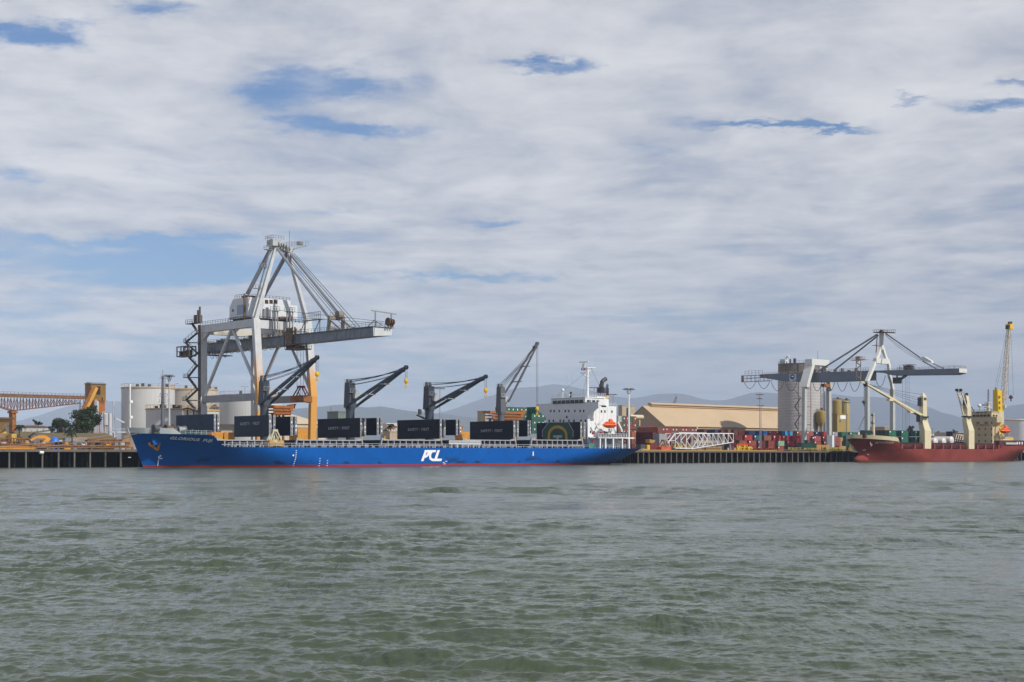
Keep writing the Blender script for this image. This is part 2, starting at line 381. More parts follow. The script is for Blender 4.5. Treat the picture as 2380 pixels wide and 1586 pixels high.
# ---- hills
HILLM=bpy.data.materials.new('wooded_hills'); HILLM.use_nodes=True; t,b=nodes_of(HILLM); b.inputs['Roughness'].default_value=1; b.inputs['Specular IOR Level'].default_value=0
n=t.nodes.new('ShaderNodeTexNoise'); n.inputs['Scale'].default_value=.011; n.inputs['Detail'].default_value=9; n.inputs['Roughness'].default_value=.7
t.links.new(t.nodes.new('ShaderNodeTexCoord').outputs['Object'],n.inputs['Vector'])
r=t.nodes.new('ShaderNodeValToRGB'); r.color_ramp.elements[0].position=.36; r.color_ramp.elements[0].color=(.018,.026,.012,1); r.color_ramp.elements[1].position=.68; r.color_ramp.elements[1].color=(.085,.075,.045,1)
t.links.new(n.outputs[0],r.inputs[0]); t.links.new(r.outputs[0],b.inputs['Base Color'])
def ridge(label,prof,dist,depth,seed,rough=.05):
    rng=np.random.RandomState(seed); px=np.linspace(prof[0][0],prof[-1][0],420)
    py=np.interp(px,[p[0] for p in prof],[p[1] for p in prof])
    ker=np.hanning(13); ker/=ker.sum(); py=np.convolve(np.pad(py,6,'edge'),ker,'valid')
    top=np.maximum((HOR-py)/FPX*dist+CAMH,2); dep=np.linspace(-1,1,60)
    A,Dp=np.meshgrid((px-1190)/FPX,dep); Yv=dist+Dp*depth; Xv=A*dist*(1+.15*Dp*depth/dist)
    sec=np.clip(1-np.abs(Dp),0,1)**.85
    nz=np.zeros_like(Yv)
    for k in range(40):
        l=depth*(.05+.7*rng.rand()**2); th=rng.rand()*6.28; nz+=l*np.sin((Xv*math.cos(th)+Yv*math.sin(th))*6.28/l+rng.rand()*6.28)
    nz=nz/np.abs(nz).max(); Zv=top[None,:]*sec*(1+.5*nz*(1-sec))+rough*top.mean()*.14*nz*sec*(np.abs(Dp)>.04)
    j=rng.randn(420)*.6*dist/FPX*.7; Zv[29:31]+=j
    return struct('hills',grid_mesh('hills',Xv,Yv,np.maximum(Zv,2)),HILLM,label)
ridge('far hazy blue mountain range with a pointed summit',[(-500,960),(-250,930),(60,985),(70,982),(120,955),(190,936),(250,931),(420,935),(520,930),(600,940),(700,950),(900,968),(985,968),(1045,952),(1080,940),(1130,922),(1190,903),(1215,896),(1235,899),(1262,897),(1292,887),(1318,896),(1355,903),(1400,913),(1440,924),(1480,926),(1510,917),(1530,914),(1590,913),(1615,922),(1640,932),(1665,929),(1685,931),(1715,921),(1745,909),(1768,908),(1790,915),(1830,911),(1870,920),(1935,914),(1985,922),(2040,921),(2095,930),(2150,942),(2195,962),(2226,974),(2245,970),(2280,955),(2350,940),(2650,925),(2800,960)],24000,5600,3)
ridge('nearer darker purple wooded ridge',[(560,1010),(620,972),(660,956),(700,948),(740,945),(790,939),(810,941),(850,946),(890,944),(935,952),(985,958),(1040,962),(1100,971),(1160,972),(1250,985),(1360,1020)],16000,3300,5,.09)
# ---- haze: one closed box of even air
def haze(density):
    me=bpy.data.meshes.new('haze'); x,y0,y1,z0,z1=15000,-300,30500,-1.5,1350
    me.from_pydata([(-x,y0,z0),(x,y0,z0),(x,y1,z0),(-x,y1,z0),(-x,y0,z1),(x,y0,z1),(x,y1,z1),(-x,y1,z1)],[],[(3,2,1,0),(4,5,6,7),(0,1,5,4),(1,2,6,5),(2,3,7,6),(3,0,4,7)])
    m=bpy.data.materials.new('pale_air'); m.use_nodes=True; t=m.node_tree; t.nodes.remove(t.nodes['Principled BSDF'])
    pv=t.nodes.new('ShaderNodeVolumePrincipled'); pv.inputs['Color'].default_value=(.67,.80,1.0,1); pv.inputs['Density'].default_value=density; pv.inputs['Anisotropy'].default_value=-0.3
    t.links.new(pv.outputs[0],t.nodes['Material Output'].inputs['Volume'])
    o=struct('haze',me,m,'thin pale blue haze over the harbour','stuff'); return o
haze(6.6e-5)
SC.cycles.volume_bounces=0; SC.cycles.max_bounces=6
# ---- wharf
QV=39.5; QZ=5.0
wharf=thing('wharf','long concrete wharf on dark piles that both ships lie against','wharf',0,QV,0)
q0,q1=-190,620
MB().box(q0,q1,QV+.25,QV+60,4.35,QZ).build('deck',CONC,wharf)
MB().box(q0,q1,QV-.1,QV+.25,4.35,5.06).build('edge_beam',CONC,wharf)
mb=MB(); mb.box(q0,q1,QV+9,QV+10,-2,4.3); mb.build('back_wall',mat('under_wharf_shade',(.008,.0075,.007),.95,spec=.05),wharf)  # near-black sheet stands for the shade under the deck
PILE=mat('weathered_pile',(.16,.14,.12),.9,var=.2,streak=.4,scol=(.04,.04,.035))
pm=None
pus=[-62+i*4.75 for i in range(10)]+[U(1484+i*12.85-.0009*i*i,QV) for i in range(37)]+[U(1960+i*13,QV) for i in range(3)]+[U(2348+i*9,QV) for i in range(6)]
for i,u in enumerate(pus):
    m_=MB(); m_.tube((u,QV+.35,-2),(u,QV+.35,4.36),.27,8)
    m_.build('pile',PILE,wharf,True)
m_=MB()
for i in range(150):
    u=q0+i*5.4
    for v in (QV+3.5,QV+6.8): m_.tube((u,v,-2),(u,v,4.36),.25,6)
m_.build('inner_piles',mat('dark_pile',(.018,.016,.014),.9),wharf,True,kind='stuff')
# bull rail along both ends of the quay
def bullrail(ua,ub,label):
    m_=MB(); z=5.06
    n=max(2,int((ub-ua)/9))
    m_.box(ua,ub,QV,QV+.3,z+.42,z+.68)
    for i in range(n+1):
        a=ua+(ub-ua-.5)*i/n; m_.box(a,a+.5,QV,QV+.3,z-.02,z+.45)
    solo('bull_rail',label,'quay rail',m_,CONC,'low rails along the wharf edge')
bullrail(U(112,QV),U(310,QV),'low concrete quay rail left of the blue bow')
bullrail(U(1808,QV),U(1985,QV),'low concrete quay rail under the grey container crane')
# painted kerb between
m_=MB(); ua,ub=U(1490,QV),U(1806,QV)
m_.box(ua,ub,QV-.05,QV+.35,5.061,5.34); solo('quay_kerb','yellow painted kerb along the wharf edge right of the blue stern','kerb',m_,mat('worn_yellow_kerb',(.50,.30,.06),.7,var=.35,vs=1.5,rust=.4))
# ================================================================ BLUE BULK CARRIER
BS=thing('bulk_carrier','long blue bulk carrier with dark raised hatch covers, berthed at the left of the wharf','ship',70,15.5,0)
BEAM=15.5; DK=5.66
def b_us(z): return -25.4-.42*z if z<9 else -29.18-.75*(z-9)
def b_top(u):
    a=np.clip((u+8.6)/-3.8,0,1); return DK+(3.25+.028*max(0,-12.4-u))*a
def b_half(u,z):
    us=b_us(z); le=58-3.6*min(max(z,0),10)
    t=min(max((u-us)/le,0),1); n=1.9+.11*max(z,0)
    b=BEAM*(1-(1-t)**n)
    zf=min(max(z/DK,0),1); ua=98+42*zf; ue=159.5+6*zf; be=2.5+9.8*zf**.7
    if u>ua: b=min(b,BEAM-(BEAM-be)*((u-ua)/(ue-ua))**2.3)
    return max(b,.02)
def b_ue(z): return 159.5+6*min(max(z/DK,0),1)
HULLB=mat('blue_hull_paint',(.0,.088,.36),.5,var=.12,vs=.08,streak=.3,scol=(.004,.06,.23),spec=.15,rust=.05,rcol=(.05,.05,.10))
t,b=nodes_of(HULLB)
src=b.inputs['Base Color'].links[0].from_socket
sp=t.nodes.new('ShaderNodeSeparateXYZ'); t.links.new(t.nodes.new('ShaderNodeTexCoord').outputs['Object'],sp.inputs[0])
# scuffs low on the side, and the red boot topping
def addmix(t,b,fac,col):
    m=t.nodes.new('ShaderNodeMix'); m.data_type='RGBA'; t.links.new(fac,m.inputs[0]); t.links.new(b.inputs['Base Color'].links[0].from_socket,m.inputs[6])
    if hasattr(col,'is_output'): t.links.new(col,m.inputs[7])
    else: m.inputs[7].default_value=tuple(col)+(1,)
    t.links.new(m.outputs[2],b.inputs['Base Color'])
def mr(t,x,lo,hi,a=0,b_=1,mode='LINEAR'):
    r=t.nodes.new('ShaderNodeMapRange'); r.interpolation_type=mode; t.links.new(x,r.inputs[0])
    for i,k in enumerate((lo,hi,a,b_)): r.inputs[i+1].default_value=k
    return r.outputs[0]
def mm(t,op,a,b_):
    n=t.nodes.new('ShaderNodeMath'); n.operation=op
    for i,x in ((0,a),(1,b_)):
        if hasattr(x,'is_output'): t.links.new(x,n.inputs[i])
        else: n.inputs[i].default_value=x
    return n.outputs[0]
def tnoise(t,sc,scale=(1,1,1),det=5,out='Object'):
    mp=t.nodes.new('ShaderNodeMapping'); mp.inputs['Scale'].default_value=scale; t.links.new(t.nodes.new('ShaderNodeTexCoord').outputs[out],mp.inputs[0])
    n=t.nodes.new('ShaderNodeTexNoise'); n.inputs['Scale'].default_value=sc; n.inputs['Detail'].default_value=det; t.links.new(mp.outputs[0],n.inputs['Vector']); return n.outputs[0]
scuff=mm(t,'MULTIPLY',mr(t,tnoise(t,.16,(1,1,2.2),6),.56,.64),mm(t,'MULTIPLY',mr(t,sp.outputs[2],.6,1.0),mr(t,sp.outputs[2],3.2,1.6)))
addmix(t,b,mm(t,'MULTIPLY',scuff,.85),(.008,.022,.045))
addmix(t,b,mr(t,sp.outputs[2],.63,.60),(.30,.028,.022))
def hull(name,parent,us,ue,half,top,lv,m,v0,zk=-1.2,ns=110,clipz=None):
    V_=[];F_=[]
    taus=[.5-.5*math.cos(math.pi*i/ns) for i in range(ns+1)]
    nl=len(lv)
    for side in (-1,1):
        base=len(V_)
        for tau in taus:
            un=us(9)+tau*(ue(5)-us(9)); zt=top(un)
            for f in lv:
                z=zk+(zt-zk)*f; a,e=us(max(z,0)),ue(z); u=a+tau*(e-a)
                if f==lv[-1]: u=un if abs(top(u)-zt)>.02 else u
                V_.append((u,v0+side*half(u,z),z))
        for i in range(ns):
            for j in range(nl-1):
                q=[base+i*nl+j,base+(i+1)*nl+j,base+(i+1)*nl+j+1,base+i*nl+j+1]; F_.append(q if side<0 else q[::-1])
    n1=(ns+1)*nl
    for i in range(ns): F_.append([i*nl+nl-1,(i+1)*nl+nl-1,n1+(i+1)*nl+nl-1,n1+i*nl+nl-1])
    for j in range(nl-1):
        F_.append([ns*nl+j,n1+ns*nl+j,n1+ns*nl+j+1,ns*nl+j+1])
    x=MB(); x.v=V_; x.f=F_; return x.build(name,m,parent,True)
hull('hull',BS,b_us,b_ue,b_half,b_top,[0,.12,.19,.26,.36,.48,.6,.72,.84,.93,1],HULLB,BEAM)
def b_v(u,z): return BEAM-b_half(u,z)
# bulwark round the forecastle
m_=MB(); pts=[]
us_=np.concatenate([np.linspace(b_us(9.7)+.02,-27,12),np.linspace(-26.5,-20.5,10)])
for sgn in (-1,1):
    vs=[];fs=[]
    for i,u in enumerate(us_):
        zt=b_top(u); hgt=1.55*min(1,max(.03,(-20.2-u)/1.6)); fl=.35*min(1,max(0,(-20-u)/8))
        bb=b_half(u,zt)
        for (dz,dv) in ((0,0),(hgt,fl*.6),(hgt,fl*.6-.22),(0,-.22)): vs.append((u-(.45*dz if i<12 else .2*dz)*(1-i/22),BEAM+sgn*(bb+dv),zt+dz-.01))
    for i in range(len(us_)-1):
        for k in range(4): fs.append((i*4+k,(i+1)*4+k,(i+1)*4+(k+1)%4,i*4+(k+1)%4))
    m_.add(vs,fs)
m_.build('bulwark',mat('bulwark_grey_paint',(.50,.53,.55),.5,var=.06,streak=.15,scol=(.3,.27,.2)),BS)
# lettering -----------------------------------------------------------------
def text_mesh(s,size=1,bold=.02,shear=0,spacing=1.0):
    cu=bpy.data.curves.new('lettering','FONT'); cu.body=s; cu.size=size; cu.offset=bold*size; cu.shear=shear; cu.space_character=spacing; cu.resolution_u=3
    o=bpy.data.objects.new('lettering',cu); COL.objects.link(o); bpy.context.view_layer.update()
    me=bpy.data.meshes.new_from_object(o.evaluated_get(bpy.context.evaluated_depsgraph_get()))
    vs=[tuple(v.co) for v in me.vertices]; fs=[tuple(p.vertices) for p in me.polygons]
    bpy.data.objects.remove(o); bpy.data.curves.remove(cu); bpy.data.meshes.remove(me); return vs,fs
def text_on(s,fn,width,height,name,m,parent,bold=.02,shear=0,spacing=1.0,flip=False):
    vs,fs=text_mesh(s,1,bold,shear,spacing); x0=min(a[0] for a in vs);x1=max(a[0] for a in vs);y0=min(a[1] for a in vs);y1=max(a[1] for a in vs)
    m_=MB(); m_.add([fn((a[0]-x0)/(x1-x0)*width,(a[1]-y0)/(y1-y0)*height) for a in vs],fs)
    return m_.build(name,m,parent,weld=False,split=False)
def hulltext(s,px0,px1,pyt,pyb,pxm,**k):
    # start/end found on the flared side of the hull itself
    def at(px,py):
        v=3.0
        for _ in range(30):
            u,_,z=Lv(px,py,v); v=.5*v+.5*b_v(u,max(z,0))
        return u,v,z
    a=at(px0,pyb[0]); e=at(px1,pyb[1]); hgt=at(px0,pyt)[2]-a[2]
    def fn(x,y):
        u=a[0]+(e[0]-a[0])*x; z=a[2]+(e[2]-a[2])*x+y
        return (u,b_v(u,z)-.07,z)
    return text_on(s,fn,1,hgt,'ship_name',PURE,BS,.03,**k)
hulltext('GLORIOUS  FUJI',392,490,1014.8,(1023.3,1030.1),440,spacing=1.12)
# company letters amidships, drawn as strokes
def pcl():
    m_=MB(); pa=[]
    def A(px,py): u,v,z=Lv(px,py,0); return (u,z)
    def poly(pp): pa.append([A(*q) for q in pp])
    X=lambda x:860+x/5.6; Yp=lambda y:820+y/5.6
    S=[ [(712,1268),(860,1268),(852,1296),(704,1296)], [(704,1296),(736,1296),(694,1412),(662,1412)],      # P bar, stem
        [(742,1268),(764,1274),(772,1292),(768,1318),(744,1310),(746,1297)], [(768,1318),(756,1346),(738,1362),(728,1338),(744,1310)], [(688,1338),(728,1338),(738,1362),(724,1368),(678,1368)],
        [(790,1268),(816,1296),(798,1318),(770,1300)], [(770,1300),(798,1318),(792,1344),(763,1336)], [(763,1336),(792,1344),(800,1372),(772,1388)], [(772,1388),(800,1372),(818,1380),(806,1412)],
        [(818,1380),(936,1380),(925,1412),(806,1412)], [(876,1268),(908,1268),(870,1382),(836,1382)]]
    for k,s_ in enumerate(S):
        pts=[A(X(x),Yp(y)) for x,y in s_]
        m_.add([(u,b_v(u,z)-.06-.002*k,z) for u,z in pts],[tuple(range(len(pts)))])
    m_.build('company_letters',PURE,BS,weld=False,split=False)
pcl()
# draught and tug marks
m_=MB()
def mark(px,py0,py1,w=.35):
    u,v,z1=Lv(px,py0,0); z0=Zp(py1,u,0); vv=b_v(u,max(z0,0))-.05; m_.box(u-w/2,u+w/2,vv-.02,vv+.03,z0,z1)
mark(682.5,1050,1060.5,.45); mark(1239,1050,1060,.45)
for i in range(9): mark(688.3,1047+i*4.2,1048.6+i*4.2,.3)
for px in (743.5,761):
    for i in range(4 if px<750 else 3): mark(px,1065.5+i*5.6+(0 if px<750 else 5),1067+i*5.6+(0 if px<750 else 5),.35)
for px,py in ((368,1063),(1031,1075),(1037,1072),(1033,1078)): mark(px,py,py+1.3,.8)
m_.build('draught_mark',PURE,BS)
# bulbous-bow sign and draught line at the stem
m_=MB()
def hp(px,py):
    v=8
    for _ in range(40):
        u,_,z=Lv(px,py,v); v=.5*v+.5*b_v(u,max(z,0))
    return Vector((u,v-.08,z))
for pl in ([(377,1066),(370,1066),(368,1063),(371,1060.5),(374,1061),(372,1058.5)],[(368,1069),(367,1076),(366,1083)]):
    for p,q in zip(pl,pl[1:]): m_.beam(hp(*p),hp(*q),.16,.22)
m_.build('bow_mark',PURE,BS,split=False)
# anchor in its pocket
a=hp(357,1036); m_=MB()
m_.beam(hp(346,1033),hp(365.5,1046),.5,.6); m_.beam(hp(355.5,1041),hp(361,1026),.45,.5); m_.beam(hp(346,1033),hp(349,1029),.5,.55,.2,.2); m_.beam(hp(365.5,1046),hp(372,1030),.55,.6,.2,.2)
anc=m_.build('anchor',ORANGE,BS)
m_=MB(); m_.lathe(0,0,[(.2,0),(1.2,0),(1.2,.4),(.7,.55)],14); c0=hp(361.5,1024)
m_.v=[(c0.x+x,c0.y-.30+zz_*.5,c0.z+y_) for x,y_,zz_ in m_.v]; m_.build('hawse_pipe',HULLB,BS,True)
# deck edge rails and side gear ----------------------------------------------
m_=MB()
m_.rail((-8,.45,DK),(136,.45,DK),1.15,2.6,.10); m_.build('side_rail',LGREY,BS)
m_=MB(); rnd=random.Random(3)
for i in range(46):
    u=-6+i*3.3+rnd.random(); v=1.2+rnd.random()*2
    if rnd.random()<.5: m_.lathe(u,v,[(.35,DK),(.3,DK+.7),(.42,DK+.8)],8); m_.lathe(u+1,v,[(.35,DK),(.3,DK+.7),(.42,DK+.8)],8)
    else: m_.box(u,u+.6+rnd.random()*1.5,v,v+.8,DK,DK+.4+rnd.random()*.9)
m_.build('mooring_gear',MGREY,BS)
# hatch covers ---------------------------------------------------------------
def at_u(px,v): return U(px,v)
HFACE=mat('hatch_dark_blue',(.015,.020,.036),.6,var=.18,vs=.3,streak=.3,scol=(.022,.026,.038),rust=.04,spec=.12)
HEDGE=mat('hatch_edge_grey',(.27,.275,.285),.5,var=.15,rust=.18)
HFACE2=mat('hatch_faded_blue',(.040,.055,.078),.6,var=.2,vs=.3,streak=.3,scol=(.055,.068,.085),rust=.05,spec=.15)
def panel_pair(pxn,pxf,pyt,pyb,pxe,name,vn=5.5,text=None,lean=0,fmat=None):
    u=U(pxn,vn); vf=V(pxf,u); zt=Zp(pyt,u,vn); zb=Zp(pyb,u,vn); ue=U(pxe,vn); w=ue-u
    h=MB(); th=w*.36
    h.box(u,u+th,vn,vf,zb,zt); h.box(ue-th,ue,vn,vf,zb+.3,zt-.05)
    for k in range(7):                                   # stiffeners on the hidden side
        vv=vn+1+(vf-vn-2)*k/6; h.box(u+th,u+th+.25,vv-.1,vv+.1,zb+.4,zt-.4)
    o=h.build('hatch_cover',fmat or HFACE,BS,bevel=.05)
    e=MB(); e.box(u-.03,u+th+.03,vn-.12,vn,zb,zt+.02); e.box(ue-th-.03,ue+.03,vn-.12,vn,zb+.3,zt-.02)
    for k in range(4):
        zz_=zb+.8+(zt-zb-1.6)*k/3; e.box(u+th*.25,u+th*.75,vn-.3,vn-.12,zz_-.2,zz_+.2); e.box(ue-th*.75,ue-th*.25,vn-.3,vn-.12,zz_-.2,zz_+.2)
    e.box(u+th+.03,ue-th-.03,vn+.3,vn+.5,zb+(zt-zb)*.45,zb+(zt-zb)*.55)
    e.build('panel_edge',HEDGE,o)
    g=MB(); g.box(u+th*.15,u+th*.6,vn-.16,vn-.121,zt-2.1,zt-1.5); g.box(ue-th*.7,ue-th*.2,vn-.16,vn-.121,zt-3.0,zt-2.4); g.box(ue-th*.7,ue-th*.2,vn-.16,vn-.121,zt-4.2,zt-3.6); g.build('white_tag',PURE,o)
    return o,u,vn,vf,zb,zt
covers=[(497,409,962.5,1005,509,None),(625,544,965,1015,640,1),(675,640,968,1013,690,None),(837,738,971.5,1017,850,1),(875.5,848,971.5,1012,888.5,None),
        (1022,923,974.5,1020,1035,1),(1059.5,1033,975.5,1012,1071.5,None),(1193,1092,978,1023,1205,1),(1226,1200,977,1015,1233,None),(1348.5,1247,981,1023,1360,2)]
LETT=mat('hatch_lettering',(.44,.46,.49),.6,var=.25,vs=1.5)
for i,(a,f,yt,yb,e,tx) in enumerate(covers):
    o,u,vn,vf,zb,zt=panel_pair(a,f,yt,yb,e,'',2.5 if tx==2 else 5.5,fmat=HFACE2 if i<2 else None)
    if tx==1:
        fr=(.18,.75) if i<2 else (.26,.76)
        d=vf-vn; s0=vf-fr[0]*d; Wd=(fr[1]-fr[0])*d; zc=zb+(zt-zb)*(.55 if i<2 else .42); hh_=(zt-zb)*.15
        text_on('SAFETY   FIRST',lambda x,y,u=u,s0=s0,zc=zc:(u-.05,s0-x,zc+y),Wd,hh_,'safety_lettering',LETT,o,.03,spacing=1.25)
        m_=MB(); vc=s0-Wd*.545; r_=hh_*.42; zc2=zc+hh_*.5
        dia=[(vc+r_*.8,zc2),(vc,zc2+r_),(vc-r_*.8,zc2),(vc,zc2-r_)]
        for p,q in zip(dia,dia[1:]+dia[:1]): m_.beam((u-.06,p[0],p[1]),(u-.06,q[0],q[1]),.05,.14)
        m_.build('diamond_mark',mat('faded_mark',(.10,.11,.13),.6),o)
    if tx==2:      # painted emblem: green field, yellow arch, white T
        X=lambda x:1240+x/5.6; Yp=lambda y:820+y/5.6
        def pt(x,y,k): u_,v_,z_=Lu(X(x),Yp(y),u); return (u-.05-k*.02,v_,z_)
        def patch_(name,pp,k,m): q=MB(); q.add([pt(x,y,k) for x,y in pp],[tuple(range(len(pp)))]); return q.build(name,m,o,weld=False)
        patch_('green_field',[(195,908),(455,908),(520,1018),(520,1128),(115,1128),(115,1018)],0,mat('emblem_green',(.010,.075,.055),.5))
        q=MB(); w_=[]
        for k_ in range(21):
            th=math.pi*k_/20; w_.append(((315-128*math.cos(th),1075-128*math.sin(th)),(315-98*math.cos(th),1078-92*math.sin(th))))
        w_=[((187,1136),(215,1136))]+w_+[((443,1136),(415,1136))]
        for (a1,a2),(b1,b2) in zip(w_,w_[1:]): q.add([pt(*a1,1),pt(*b1,1),pt(*b2,1),pt(*a2,1)],[(0,1,2,3)])
        q.build('yellow_arch',mat('emblem_yellow',(.52,.33,.03),.5),o,weld=False)
        q=MB()
        for pp in ([(258,1076),(374,1076),(374,1106),(258,1106)],[(300,1106),(330,1106),(330,1132),(300,1132)],[(115,1100),(121,1100),(121,1018),(200,910),(193,908),(113,1016)],[(514,1100),(521,1100),(523,1016),(462,908),(454,910),(514,1020)]):
            q.add([pt(x,y,2) for x,y in pp],[tuple(range(len(pp)))])
        q.build('white_emblem_line',mat('emblem_white',(.45,.47,.50),.5),o,weld=False)
# coamings --------------------------------------------------------------------
def coaming(pxa,pxb,pyt,pyb,sl=3.2,vn=4.6):
    ua,ub=U(pxa,vn),U(pxb,vn); um=(ua+ub)/2; zt=Zp(pyt,um,vn); zb=DK
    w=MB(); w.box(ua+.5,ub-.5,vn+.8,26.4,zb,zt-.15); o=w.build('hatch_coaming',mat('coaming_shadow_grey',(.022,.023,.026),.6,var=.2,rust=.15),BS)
    g=MB(); n=max(4,int((ub-ua)/2.35))
    g.ext([(ua,vn,zb),(ua+.35,vn,zb),(ua+.9,vn,zt),(ua+.5,vn,zt)],(0,.7,0)); g.ext([(ub,vn,zb),(ub-.35,vn,zb),(ub-.9,vn,zt),(ub-.5,vn,zt)],(0,.7,0))
    for i in range(1,n):
        a=ua+.7+(ub-ua-1.4)*i/n; g.box(a-.14,a+.14,vn+.06,vn+.78,zb,zt-.32)
    g.box(ua+.8,ub-.8,vn-.05,vn+.75,zt-.30,zt); g.box(ua+.6,ub-.6,vn+.02,vn+.2,zb+(zt-zb)*.30,zb+(zt-zb)*.38)
    g.ext([(ua+.55,vn+.05,zt+.003),(ua+3,vn+.05,zt+.003),(ua+.55,vn+.05,zt+.55)],(0,.6,0)); g.ext([(ub-.55,vn+.05,zt+.003),(ub-3,vn+.05,zt+.003),(ub-.55,vn+.05,zt+.55)],(0,.6,0))
    g.build('coaming_stay',mat('coaming_grey',(.36,.36,.37),.55,var=.12,rust=.18),o)
    y_=MB()
    for a in (ua+1.2,ub-1.2): y_.beam((a,vn-.1,zt-.2),(a+.6,vn-.1,zt+1.0),.22)
    y_.build('yellow_lever',YELLOW,o)
for a,b_,w_ in ((500,648,4.6),(686,846,4.6),(884,1030,4.6),(1073,1202,4.6),(1233,1357,1.9)): coaming(a,b_,1022.5,1038,vn=w_)
# white folded gangway lying along the rail
m_=MB(); ua,ub=U(1043,.8),U(1117,.8); za=Zp(1032.5,ua,.8)
m_.box(ua,ub,.55,.75,za,za+.2); m_.box(ua,ub,.55,.75,za+.95,za+1.1)
for i in range(27): a=ua+(ub-ua-.16)*i/26; m_.box(a,a+.16,.5,.8,za+.2,za+.95)
for i in range(6): a=ua+1+(ub-ua-2)*i/5; m_.box(a,a+.15,.5,.8,DK,za)
m_.build('accommodation_ladder',WHITE,BS)
# grey foremast ---------------------------------------------------------------
u,v=U(378,15.5),15.5; zb=b_top(u); m_=MB()
zt=Zp(874,u,v); m_.tube((u,v,zb),(u,v,zt),.62,10,.28); m_.tube((u,v,zt),(u,v,zt+1.6),.07,6)
fm=m_.build('foremast',mat('mast_grey',(.13,.13,.15),.5,.0,rust=.1),BS,True)
m_=MB()
m_.box(u+.33,u+.37,v-.45,v-.35,zb+.8,zb+16.5); m_.box(u+.6,u+.64,v-.45,v-.35,zb+.8,zb+16.5)
for k in range(22): z=zb+1+k*.72; m_.box(u+.35,u+.62,v-.45,v-.35,z,z+.05)
for z,w_ in ((zt-.6,.9),(Zp(935,u,v),1.3),(Zp(922,u,v),1.1)): m_.rail((u-w_,v-.6,z),(u+w_,v-.6,z),.9,.9,.07); m_.box(u-w_,u+w_,v-.6,v+.6,z-.06,z)
m_.cable((u,v,Zp(912,u,v)),(u+1.35,v-.6,Zp(918,u,v)),.05); m_.cable((u,v,Zp(912,u,v)),(u-1.35,v-.6,Zp(918,u,v)),.05)
m_.build('mast_platform',MGREY,fm)
# forecastle winches
for px,py,r_,c_ in ((365,990,1.0,DGREY),(393,990,1.1,RUSTY),(421,992,1.0,GALV),(402,993,.7,DGREY)):
    u,v,z=Lv(px,py,9); m_=MB(); zb=b_top(u)
    m_.tube((u-1,v,zb+1.25),(u+1,v,zb+1.25),r_,14); m_.tube((u-1.15,v,zb+1.25),(u-1,v,zb+1.25),r_*1.25,14); m_.tube((u+1,v,zb+1.25),(u+1.15,v,zb+1.25),r_*1.25,14); m_.box(u-1.3,u+1.3,v-.8,v+.8,zb,zb+.5)
    m_.build('mooring_winch',c_,BS,True)
m_=MB()
for i in range(16):
    u,v,z=Lv(424+i*4.6,1004,4.5); u=min(u,-12.6); zb=b_top(u); m_.lathe(u,v,[(.25,zb),(.22,zb+.6+(i%3)*.25),(.32,zb+.9+(i%3)*.25)],7)
m_.build('deck_vent',mat('faded_green_gear',(.10,.16,.13),.6,rust=.2),BS,True)
m_=MB()
m_.rail((-20.3,b_v(-20.3,9)+.4,b_top(-20.3)),(-12.6,b_v(-12.6,8.9)+.4,b_top(-12.6)),1.1,1.4,.08); m_.build('forecastle_rail',LGREY,BS)
